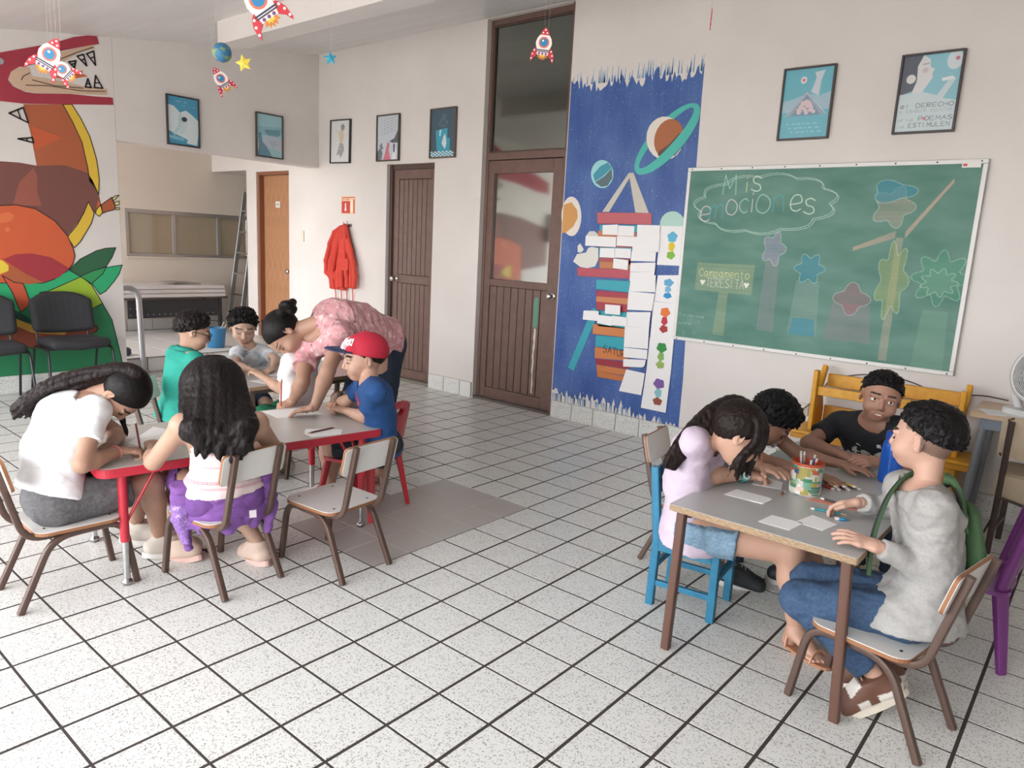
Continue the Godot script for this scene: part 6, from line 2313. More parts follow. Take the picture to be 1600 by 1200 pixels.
	mb.slab(rounded(0.46, 0.20, 0.02), 0.012, Transform3D(lean, Vector3(0, 0.60, 0.10)))
	put("backrest", mb, beige, c)
	mb = MB.new()
	mb.slab(rounded(0.44, 0.12, 0.02), 0.012, Transform3D(lean, Vector3(0, 0.35, 0.08)))
	put("lower_back", mb, beige, c)
	mb = MB.new()
	mb.slab(rounded(0.44, 0.30, 0.03), 0.014, Transform3D(Basis(Vector3.RIGHT, -PI / 2), Vector3(0, 0.40, -0.08)))
	put("seat", mb, beige, c)
	var rng := RandomNumberGenerator.new()
	rng.seed = 5
	mb = MB.new()
	for i in 16:
		var p := Vector2((-0.218 if i % 2 else 0.214) + rng.randf_range(-0.012, 0.03) * (1 if i % 2 else -1), (0.085 if i % 4 < 2 else -0.085) + rng.randf_range(-0.02, 0.012))
		var q := PackedVector2Array()
		for j in 8:
			q.append(p + Vector2.from_angle(TAU * j / 8) * rng.randf_range(0.003, 0.009))
		mb.slab(q, 0.0004, Transform3D(lean, Vector3(0, 0.60, 0.10) + lean * Vector3(0, 0, 0.012)))
	put("rust_spots", mb, mat(hue(92, 58, 42), 0.9), c).set_meta("kind", "stuff")
	for e in [-1, 1]:
		mb = MB.new()
		mb.sweep([Vector3(e * 0.20, 0.0, 0.08), Vector3(e * 0.195, 0.38, 0.085), Vector3(e * 0.19, 0.68, 0.125)], 0.026, 0.026, 4, Vector3.RIGHT)
		put("back_post", mb, dk, c)
		mb = MB.new()
		mb.sweep([Vector3(e * 0.20, 0.0, -0.20), Vector3(e * 0.195, 0.40, -0.19)], 0.026, 0.026, 4, Vector3.RIGHT)
		put("leg", mb, dk, c)
		mb = MB.new()
		mb.sweep([Vector3(e * 0.198, 0.12, -0.198), Vector3(e * 0.198, 0.12, 0.08)], 0.02, 0.02, 4)
		put("stretcher", mb, dk, c)
	mb = MB.new()
	mb.sweep(bend([Vector3(-0.2, 0.30, 0.10), Vector3(0, 0.27, 0.12), Vector3(0.2, 0.255, 0.10)], 0.2), 0.014, 0.014, 8)
	put("cross_bar", mb, dk, c)

# ---------------------------------------------------------------- the alcove behind the opening
func alcove() -> void:
	var white := mat(hue(206, 202, 198), 0.4)
	var p := Node3D.new()
	p.name = "floor_alcove"
	add_child(p)
	structure(p)
	structure(put("slab", span([[-7.39, -0.2, ZA - 1.15, -5.47, 0.144, 0.6]], 0.003), mat(hue(96, 88, 82), 0.9), p))
	for iz in 13:
		for ix in 6:
			structure(put("tile", boxes([[-5.60 - ix * 0.312, 0.147, -0.45 - iz * 0.3, 0.304, 0.008, 0.292]], 0.002), white, p))
		structure(put("riser_tile", boxes([[-5.468, 0.068, -0.45 - iz * 0.3, 0.006, 0.132, 0.292]], 0.001), white, p))
	structure(put("grey_mat_tiles", span([[-5.46, -0.004, ZA, XB - 0.01, 0.001, 0.6]], 0.0005), mat(hue(150, 144, 140), 0.5), p))
	var sk := Node3D.new()
	sk.name = "baseboard_alcove"
	add_child(sk)
	structure(sk)
	for i in 12:
		structure(put("skirting_tile", boxes([[-7.385, 0.215, -0.45 - i * 0.3, 0.012, 0.13, 0.292]], 0.003), white, sk))
	# handrail
	var r := thing("handrail", "grey steel pipe handrail bent over at the alcove step", "handrail", Vector3(-5.44, 0, -1.75))
	var mb := MB.new()
	mb.sweep(bend([Vector3(0, 0.0, 0), Vector3(0, 0.81, 0.02), Vector3(0, 0.81, 0.62), Vector3(0, 0.0, 0.64)], 0.11, 8), 0.052, 0.052, 16, Vector3.RIGHT)
	put("pipe", mb, mat(hue(176, 176, 178), 0.35, 0.5), r)
	mb = MB.new()
	mb.lathe([Vector2(0, 0.001), Vector2(0.06, 0.001), Vector2(0.06, 0.012), Vector2(0.03, 0.02), Vector2(0, 0.02)], Vector3.ZERO, Basis.IDENTITY, 20)
	put("flange", mb, mat(hue(150, 148, 146), 0.5, 0.4), r)
	# folded white table tops stacked on a black-framed table
	var t := thing("work_table", "black framed table with a perforated black front panel in the alcove", "table", Vector3(-7.12, 0.152, -2.72))
	var blk := mat(hue(40, 42, 46), 0.45)
	put("top", boxes([[0, 0.42, 0, 0.50, 0.02, 1.36]], 0.003), mat(hue(80, 66, 58), 0.5), t)
	put("front_panel", boxes([[0.215, 0.30, -0.03, 0.012, 0.21, 1.06]], 0.002), blk, t)
	mb = MB.new()
	for i in 16:
		mb.ball(Vector3(0.222, 0.235, -0.50 + i * 0.065), Vector3(0.001, 0.007, 0.007), Basis.IDENTITY, 8)
		if i > 12:
			mb.ball(Vector3(0.222, 0.305, -0.50 + i * 0.065), Vector3(0.001, 0.007, 0.007), Basis.IDENTITY, 8)
	put("perforations", mb, mat(hue(150, 152, 154), 0.5), t).set_meta("kind", "stuff")
	for q in [[0.20, -0.60], [0.20, 0.60], [-0.2, -0.60], [-0.2, 0.60]]:
		put("leg", boxes([[q[0], 0.205, q[1], 0.04, 0.41, 0.04]], 0.003), blk, t)
	for i in 3:
		var b := put("folded_table", boxes([[0, 0, 0, 0.52, 0.046, 1.30 - 0.01 * i]], 0.010), mat(hue(208, 204, 202), 0.4))
		b.position = Vector3(-7.115, 0.152 + 0.4535 + i * 0.0475, -2.72)
		tag(b, ["lowest white folding table top of the stack of three in the alcove", "middle white folding table top of the stack in the alcove", "uppermost white folding table top, newspapers on it, in the alcove"][i], "table top", "stacked white table tops")
	for i in 4:
		var n := MB.new()
		n.box(Vector3.ZERO, Vector3(0.22, 0.007, 0.30 - 0.02 * i), 0.002)
		var pp := put("newspaper", n, mat(hue(176 - 24 * (i % 2), 166 - 20 * (i % 2), 156 - 18 * (i % 2)), 0.85))
		pp.position = Vector3(-7.08, 0.152 + 0.5765 + 0.0075 * i, -2.92 + 0.05 * (i - 1.5))
		pp.rotation = Vector3(0, 0.25 * i - 0.4, 0)
		tag(pp, ["bottom newspaper of the small pile on the white tops", "second newspaper up in the small pile on the white tops", "third newspaper up in the small pile on the white tops", "topmost newspaper of the small pile on the white tops"][i], "newspaper", "newspapers on the white table tops")
	# bucket
	var bk := thing("bucket", "blue plastic bucket with sticks in it on the alcove floor", "bucket", Vector3(-5.70, 0.152, -2.62))
	mb = MB.new()
	mb.lathe([Vector2(0, 0), Vector2(0.085, 0.0), Vector2(0.105, 0.20), Vector2(0.112, 0.205), Vector2(0.112, 0.212), Vector2(0.102, 0.212), Vector2(0.082, 0.008), Vector2(0, 0.008)], Vector3.ZERO, Basis.IDENTITY, 28)
	put("pail", mb, mat(hue(46, 116, 164), 0.4), bk)
	mb = MB.new()
	var arc := []
	for i in 13:
		var g := PI * i / 12
		arc.append(Vector3(-0.02 - 0.05 * sin(g), 0.205 + 0.075 * sin(g), cos(g) * 0.11))
	mb.sweep(arc, 0.008, 0.008, 6)
	put("handle", mb, mat(hue(52, 52, 56), 0.4), bk)
	for i in 3:
		mb = MB.new()
		mb.sweep([Vector3(0.02 * i - 0.02, 0.02, 0.02 - 0.02 * i), Vector3(0.03 + 0.02 * i, 0.27 - 0.02 * i, -0.08 - 0.015 * i)], 0.013, 0.013, 8)
		var st := put("stick", mb, mat(hue(178, 158, 126), 0.7))
		st.position = bk.position
		tag(st, ["longest wooden stick leaning in the blue bucket", "middle wooden stick leaning in the blue bucket", "shortest wooden stick leaning in the blue bucket"][i], "stick", "sticks in the blue bucket")
	# aluminium ladder in the recess
	var ld := thing("ladder", "aluminium ladder leaning in the dark recess beside the wooden door", "ladder", Vector3(-6.75, 0.152, ZA - 0.12))
	var alu := mat(hue(178, 178, 178), 0.3, 0.9)
	for e in [0.0, 0.30]:
		mb = MB.new()
		mb.sweep([Vector3(-0.08 - e, 0, 0.10), Vector3(0.02 - e, 1.72, -0.12)], 0.06, 0.024, 4, Vector3.RIGHT)
		put("rail", mb, alu, ld)
	for i in 6:
		mb = MB.new()
		var f := (i + 0.7) / 6.6
		var a := Vector3(-0.08, 0, 0.10).lerp(Vector3(0.02, 1.72, -0.12), f)
		mb.sweep([a, a - Vector3(0.30, 0, 0)], 0.035, 0.022, 4)
		put("rung", mb, alu, ld)
	# dark shoe by the step
	var so := thing("floor_box", "small dark blue box lying on the alcove step", "box", Vector3(-5.62, 0.152, -1.60))
	put("body", boxes([[0, 0.04, 0, 0.12, 0.08, 0.20]], 0.02), mat(hue(64, 70, 84), 0.6), so)
# ---------------------------------------------------------------- things on the tables
func pencil(label: String, tip: Vector3, end: Vector3, c: Color, group := "", w := 0.008, kind := "pencil") -> Node3D:
	var o := thing(kind, label, kind, tip, 0.0, group)
	var d := (end - tip)
	var l := d.length()
	d = d / l
	var mb := MB.new()
	mb.sweep([d * 0.022, d * (l - 0.012)], w, w, 6)
	put("shaft", mb, mat(c, 0.35), o)
	mb = MB.new()
	mb.sweep([d * 0.022, d * 0.004], w * 0.96, w * 0.96, 10, Vector3.UP, true, 0.25)
	put("sharpened_wood" if kind == "pencil" else "tip", mb, mat(hue(206, 170, 124) if kind == "pencil" else c.darkened(0.25), 0.7), o)
	mb = MB.new()
	mb.sweep([d * (l - 0.012), d * l], w * 1.04, w * 1.04, 10)
	put("end_cap", mb, mat(hue(206, 196, 190), 0.4), o)
	return o

func slip(label: String, pts: Array, y: float, called: String, group: String, layer := 0, c := hue(238, 238, 238)) -> void:
	var mid := Vector2.ZERO
	for p in pts:
		mid += p / pts.size()
	var q := PackedVector2Array()
	for p in pts:
		q.append(Vector2(p.x - mid.x, -(p.y - mid.y)))
	var mb := MB.new()
	mb.slab(q, 0.0008, Transform3D(Basis(Vector3.RIGHT, -PI / 2), Vector3.ZERO))
	var o := put(called, mb, mat(c, 0.7))
	o.position = Vector3(mid.x, y + 0.0004 + 0.001 * layer, mid.y)
	tag(o, label, "paper", group)

func tabletop() -> void:
	var g := "white paper slips on the grey table"
	slip("double white slip nearest the girl with the watch, at the table's left edge", [Vector2(0.667, -1.144), Vector2(0.674, -1.235), Vector2(0.802, -1.233), Vector2(0.803, -1.149)], T2, "paper_slip", g)
	slip("narrow white slip overlapping the double slip on the grey table", [Vector2(0.755, -1.148), Vector2(0.765, -1.215), Vector2(0.812, -1.218), Vector2(0.806, -1.150)], T2, "paper_slip", g, 1)
	slip("white slip behind the pencil cup, before the smiling boy", [Vector2(0.784, -1.798), Vector2(0.797, -1.90), Vector2(0.876, -1.875), Vector2(0.859, -1.78)], T2, "paper_slip", g)
	slip("white sheet under the writing hand with the watch", [Vector2(0.69, -1.335), Vector2(0.66, -1.47), Vector2(0.764, -1.45), Vector2(0.79, -1.36)], T2, "paper_slip", g)
	slip("white slip at the grey table's front edge, left one", [Vector2(0.858, -0.974), Vector2(0.867, -1.067), Vector2(0.969, -1.072), Vector2(0.957, -0.973)], T2, "paper_slip", g)
	slip("white slip touching the grey boy's fingers at the front edge", [Vector2(0.944, -1.068), Vector2(0.964, -1.174), Vector2(1.05, -1.144), Vector2(1.034, -1.049)], T2, "paper_slip", g)
	slip("white slip behind the blue bottle", [Vector2(0.96, -1.84), Vector2(0.98, -1.94), Vector2(1.07, -1.93), Vector2(1.05, -1.83)], T2, "paper_slip", g)
	slip("orange slip lying along the table between cup and grey boy", [Vector2(0.90, -1.318), Vector2(0.905, -1.352), Vector2(1.10, -1.372), Vector2(1.10, -1.335)], T2, "paper_slip", "", 0, hue(226, 138, 112))
	pencil("teal pencil lying before the grey boy's hands", Vector3(1.051, T2 + 0.004, -1.257), Vector3(0.939, T2 + 0.004, -1.227), hue(34, 140, 152))
	pencil("dark red pencil stub lying left of the pencil cup", Vector3(0.818, T2 + 0.004, -1.261), Vector3(0.811, T2 + 0.004, -1.335), hue(120, 36, 40))
	pencil("black and white striped pencil lying on the orange slip", Vector3(1.096, T2 + 0.006, -1.350), Vector3(0.932, T2 + 0.006, -1.358), hue(54, 46, 50))
	pencil("light blue crayon at the grey boy's left fingertips", Vector3(1.075, T2 + 0.0055, -1.205), Vector3(1.03, T2 + 0.0055, -1.185), hue(44, 134, 186), "", 0.011, "crayon")
	# crayons behind the cup
	var rng := RandomNumberGenerator.new()
	rng.seed = 14
	var tints := [hue(150, 40, 40), hue(200, 120, 40), hue(70, 50, 44), hue(176, 90, 60), hue(110, 40, 60), hue(190, 150, 60), hue(90, 70, 60)]
	for i in 7:
		var a := Vector3(0.872 + 0.012 * i, T2 + 0.0055 + 0.010 * (i % 2), -1.52 - 0.014 * i)
		var dr := Vector3.RIGHT.rotated(Vector3.UP, -0.5 + rng.randf_range(-0.25, 0.25)) * 0.065
		pencil("%s crayon, number %s out from the pencil cup in the small heap" % [["dark red", "orange", "black-brown", "terracotta", "plum", "ochre", "grey-brown"][i], ["one", "two", "three", "four", "five", "six", "seven"][i]], a, a + dr, tints[i], "crayons heaped behind the cup", 0.010, "crayon")
	# decoupage cup with pencils
	var cup := thing("pencil_cup", "tin cup pasted with colourful paper scraps holding pencils on the grey table", "cup", Vector3(0.862, T2, -1.395))
	var n := 256
	var img := Image.create(n, n, false, Image.FORMAT_RGB8)
	img.fill(hue(196, 196, 186))
	var cols := [hue(60, 130, 96), hue(214, 206, 196), hue(196, 92, 60), hue(110, 164, 140), hue(50, 84, 130), hue(214, 176, 160), hue(160, 150, 70), hue(90, 140, 120), hue(220, 214, 208), hue(150, 180, 160)]
	for i in 420:
		var w := 6 + rng.randi() % 30
		img.fill_rect(Rect2i(rng.randi() % n, rng.randi() % n, w, 6 + rng.randi() % 22), cols[rng.randi() % cols.size()])
	var cm := StandardMaterial3D.new()
	cm.albedo_texture = ImageTexture.create_from_image(img)
	cm.roughness = 0.4
	var mb := MB.new()
	mb.lathe([Vector2(0.053, 0.0), Vector2(0.055, 0.006), Vector2(0.055, 0.106), Vector2(0.054, 0.110)], Vector3.ZERO, Basis.IDENTITY, 36)
	put("paper_cover", mb, cm, cup)
	mb = MB.new()
	mb.lathe([Vector2(0.054, 0.108), Vector2(0.056, 0.112), Vector2(0.056, 0.118), Vector2(0.051, 0.119), Vector2(0.050, 0.006), Vector2(0.0, 0.005), Vector2(0.0, 0.001), Vector2(0.053, 0.0)], Vector3.ZERO, Basis.IDENTITY, 36)
	put("rim", mb, mat(hue(206, 82, 46), 0.45), cup)
	var tops := [[-0.020, 0.0, 0.150, hue(210, 206, 200), "pale"], [-0.008, 0.012, 0.155, hue(150, 140, 134), "grey"], [0.010, -0.012, 0.142, hue(60, 92, 160), "blue"], [0.022, 0.010, 0.138, hue(196, 80, 60), "red"], [0.014, 0.024, 0.134, hue(220, 220, 220), "white"]]
	for q in tops:
		var t := Vector3(q[0], q[2], q[1])
		pencil("%s pencil standing in the paper-scrap cup" % q[4], cup.position + Vector3(t.x * 0.6, 0.008, t.z * 0.6), cup.position + t * Vector3(1.5, 1, 1.5), q[3], "pencils in the cup")
	# blue bottle
	var bt := thing("water_bottle", "translucent blue plastic water bottle standing on the grey table", "bottle", Vector3(1.052, T2, -1.79))
	var bm := StandardMaterial3D.new()
	bm.albedo_color = hue(14, 84, 186)
	bm.roughness = 0.12
	bm.transparency = BaseMaterial3D.TRANSPARENCY_ALPHA
	bm.albedo_color.a = 0.86
	mb = MB.new()
	mb.lathe([Vector2(0, 0.004), Vector2(0.034, 0.0), Vector2(0.041, 0.008), Vector2(0.041, 0.120), Vector2(0.040, 0.150), Vector2(0.034, 0.163), Vector2(0.030, 0.168)], Vector3.ZERO, Basis.IDENTITY, 32)
	put("bottle_body", mb, bm, bt)
	mb = MB.new()
	mb.lathe([Vector2(0.030, 0.166), Vector2(0.033, 0.169), Vector2(0.033, 0.196), Vector2(0.030, 0.202), Vector2(0, 0.203)], Vector3.ZERO, Basis.IDENTITY, 28)
	put("cap", mb, mat(hue(18, 70, 160), 0.3), bt)
	# on the red-edged table
	g = "white papers on the red-edged table"
	slip("crumpled white slip under the dark red pencil at the table's corner", [Vector2(-1.111, -0.615), Vector2(-1.15, -0.70), Vector2(-1.059, -0.789), Vector2(-0.99, -0.73), Vector2(-1.036, -0.605)], T1, "paper_slip", g)
	slip("second white slip tucked under the crumpled one", [Vector2(-1.13, -0.63), Vector2(-1.17, -0.67), Vector2(-1.08, -0.75), Vector2(-1.03, -0.69)], T1, "paper_slip", g, 1)
	slip("white sheet under the teacher's writing hand", [Vector2(-1.60, -0.70), Vector2(-1.43, -0.68), Vector2(-1.36, -0.90), Vector2(-1.54, -0.92)], T1, "paper_slip", g)
	slip("white sheet under the girl in the white T-shirt's pencil", [Vector2(-1.42, 0.02), Vector2(-1.62, -0.17), Vector2(-1.44, -0.22), Vector2(-1.20, -0.02)], T1, "paper_slip", g)
	slip("white sheet under the boy in the leaf T-shirt's hands", [Vector2(-2.30, -1.00), Vector2(-2.12, -1.02), Vector2(-2.10, -1.20), Vector2(-2.28, -1.18)], T2, "paper_slip", "white papers on the back table")
	slip("white sheet near the back table's front edge", [Vector2(-2.06, -0.90), Vector2(-1.94, -0.92), Vector2(-1.95, -1.08), Vector2(-2.08, -1.06)], T2, "paper_slip", "white papers on the back table")
	pencil("dark red pencil lying across the crumpled slip", Vector3(-1.083, T1 + 0.0065, -0.612), Vector3(-1.096, T1 + 0.0065, -0.773), hue(104, 36, 40))
	pencil("dark red pencil held by the girl in the white T-shirt", Vector3(-1.190, T1 + 0.004, 0.065), Vector3(-1.185, 0.645, 0.085), hue(96, 34, 42))
	pencil("red-brown pencil held upright in the teacher's right hand", Vector3(-1.545, T1 + 0.004, -0.772), Vector3(-1.588, 0.652, -0.806), hue(176, 62, 44))
	pencil("orange-brown pencil held upright by the girl with the watch", Vector3(0.692, T2 + 0.004, -1.415), Vector3(0.690, 0.715, -1.392), hue(190, 112, 74))
	slip("white card held by the smiling boy", [Vector2(0.91, -1.885), Vector2(0.89, -1.925), Vector2(0.955, -1.955), Vector2(0.975, -1.91)], T2 + 0.045, "paper_card", "")

# ---------------------------------------------------------------- hanging paper rockets, stars and globe
func place(o: Node3D, at: Vector3, bas: Basis) -> void:
	o.position = at
	o.basis = bas

func hang(o: Node3D, local: Array) -> void:       # fine threads up to the ceiling
	for l in local:
		var top: Vector3 = o.transform * l
		var to := Vector3(top.x, ceiling_at(top.z) + 0.002, top.z)
		var inv := o.transform.affine_inverse()
		var mb := MB.new()
		mb.sweep([l, inv * to], 0.0007 / o.scale.x, 0.0007 / o.scale.x, 5, Vector3.RIGHT, false)
		put("thread", mb, mat(hue(206, 206, 206), 0.6), o)

func rocket(label: String, at: Vector3, bas: Basis, threads := [Vector3(-0.02, 0.215, 0.004), Vector3(0.03, 0.20, 0.004)]) -> void:
	var o := thing("paper_rocket", label, "ornament", Vector3.ZERO, 0.0, "hanging paper rockets")
	place(o, at, bas)
	var red := mat(hue(204, 44, 58), 0.5)
	var add := func(text: String, depth: float, z: float, m: Material, nm: String) -> Node:
		var mb := MB.new()
		mb.slab(poly(text), depth, Transform3D(Basis.IDENTITY, Vector3(0, 0, z - depth * 0.5)))
		return put(nm, mb, m, o)
	var round := func(c: Vector2, r: Vector2, depth: float, m: Material, nm: String, par: Node) -> void:
		var mb := MB.new()
		mb.slab(oval(c, r, 22), depth, Transform3D(Basis.IDENTITY, Vector3(0, 0, -depth * 0.5)))
		put(nm, mb, m, par)
	add.call("-78 -20 -92 40 -78 90 -48 130 48 130 78 90 92 40 78 -20 60 -88 -60 -88", 0.006, 0.0, mat(hue(236, 230, 228), 0.5), "hull")
	var nose: Node = add.call("-52 124 52 124 40 160 14 194 0 202 -14 194 -40 160", 0.008, 0.0, red, "nose")
	for e in [-1, 1]:
		var w := ""
		for p in [[74, -8], [104, -30], [128, -80], [132, -150], [122, -168], [98, -120], [62, -92]]:
			w += "%d %d " % [p[0] * e, p[1]]
		var fin: Node = add.call(w, 0.008, 0.0, red, "fin")
		for p in [[96, -44], [112, -86], [120, -134]]:
			round.call(Vector2(p[0] * e, p[1]) * 0.001, Vector2(0.009, 0.009), 0.0096, mat(hue(240, 232, 232), 0.5), "dot", fin)
	for p in [[0, 176], [-22, 146], [22, 146]]:
		round.call(Vector2(p[0], p[1]) * 0.001, Vector2(0.009, 0.009), 0.0096, mat(hue(240, 232, 232), 0.5), "dot", nose)
	round.call(Vector2(0, 0.045), Vector2(0.060, 0.060), 0.0085, mat(hue(230, 110, 84), 0.5), "porthole_ring", o)
	round.call(Vector2(0, 0.045), Vector2(0.044, 0.044), 0.0105, mat(hue(36, 128, 184), 0.4), "porthole", o)
	round.call(Vector2(-0.012, 0.062), Vector2(0.012, 0.010), 0.0115, mat(hue(236, 240, 242), 0.5), "dot", o)
	add.call("-86 -30 86 -30 82 -42 -82 -42", 0.0085, 0.0, mat(hue(44, 50, 74), 0.5), "band")
	add.call("-81 -48 81 -48 78 -58 -78 -58", 0.0085, 0.0, mat(hue(44, 50, 74), 0.5), "band")
	for e in [-1, 0, 1]:
		round.call(Vector2(e * 0.038, -0.074), Vector2(0.013, 0.013), 0.0085, mat(hue(206, 80, 96), 0.5), "light_rim", o)
		round.call(Vector2(e * 0.038, -0.074), Vector2(0.009, 0.009), 0.0098, mat(hue(60, 84, 150), 0.5), "light", o)
	add.call("-44 -88 44 -88 56 -118 34 -112 26 -140 8 -122 0 -148 -10 -122 -28 -138 -34 -112 -54 -116", 0.005, 0.0, mat(hue(206, 120, 40), 0.5), "flame")
	add.call("-24 -88 24 -88 26 -110 8 -104 0 -122 -8 -104 -26 -110", 0.0068, 0.0, mat(hue(226, 186, 50), 0.5), "inner_flame")
	hang(o, threads)

func star(label: String, at: Vector3, turn: float, r: float, c: Color, spin: float) -> void:
	var o := thing("paper_star", label, "ornament", at, turn, "hanging paper stars")
	var mb := MB.new()
	var rim := []
	for i in 10:
		var g := PI / 2 + TAU * i / 10 + spin
		var q := r if i % 2 == 0 else r * 0.48
		rim.append(Vector3(cos(g) * q, sin(g) * q, 0))
	for i in 10:
		for z in [r * 0.22, -r * 0.22]:
			mb.face(Vector3(0, 0, z), rim[i], rim[(i + 1) % 10], Vector3(0, 0, z))
	put("star", mb, mat(c, 0.45), o)
	hang(o, [Vector3(0, r * 0.5, 0)])

func ornaments() -> void:
	# each turned as it hangs; the basis columns are right, up and front of the paper
	var face_us := func(turn: float, lean: float, sc: float) -> Basis: return (Basis(Vector3.UP, turn) * Basis(Vector3.BACK, lean)).scaled(Vector3.ONE * sc)
	rocket("large tilted paper rocket cut by the top photo edge near the beam", Vector3(-0.813, 2.15, -0.253), face_us.call(0.75, 0.62, 0.54), [Vector3(-0.05, 0.12, 0.004), Vector3(0.05, 0.12, 0.004)])
	rocket("large paper rocket hanging before the dinosaur's jaws, nose up to the right", Vector3(-1.356, 1.932, 0.251), face_us.call(0.9, -0.5, 0.39))
	rocket("small paper rocket hanging just right of the large one before the dinosaur's mouth", Vector3(-1.683, 1.957, 0.083), face_us.call(0.9, 0.85, 0.31))
	rocket("small paper rocket hanging under the paper globe", Vector3(-1.86, 2.085, -0.67), face_us.call(1.25, 0.62, 0.35))
	rocket("upright paper rocket hanging in front of the dark fanlight", Vector3(-0.699, 2.328, -1.686), face_us.call(0.55, -0.1, 0.43))
	rocket("paper rocket seen edge-on, cut by the top photo edge right of the mural", Vector3(-0.10, 2.545, -2.22), face_us.call(2.05, 0.1, 0.5))
	star("yellow paper star hanging beside the globe", Vector3(-1.79, 2.176, -0.742), 0.7, 0.042, hue(232, 206, 60), 0.25)
	star("blue paper star hanging near the room corner", Vector3(-1.478, 2.221, -1.017), 0.7, 0.034, hue(40, 150, 180), 0.1)
	var o := thing("paper_globe", "small blue and green paper globe hanging above a rocket", "ornament", Vector3(-1.882, 2.222, -0.682), 0.7)
	var mb := MB.new()
	mb.ball(Vector3.ZERO, Vector3(0.044, 0.044, 0.044), Basis.IDENTITY, 24)
	put("ball", mb, mat(hue(52, 120, 168), 0.5), o)
	var f := Fld.new(-Vector3.ONE * 0.055, Vector3.ONE * 0.055, 0.003)
	f.ell(Vector3.ZERO, Basis.IDENTITY, Vector3.ONE * 0.0452)
	var cont := FastNoiseLite.new()
	cont.seed = 4
	cont.frequency = 22.0
	mb = MB.new()
	f.mesh(mb, Fld.none, func(p: Vector3, _n: Vector3) -> bool: return cont.get_noise_3d(p.x, p.y, p.z) > 0.12)
	put("continents", mb, mat(hue(126, 160, 110), 0.6), o)
	hang(o, [Vector3(0, 0.04, 0)])
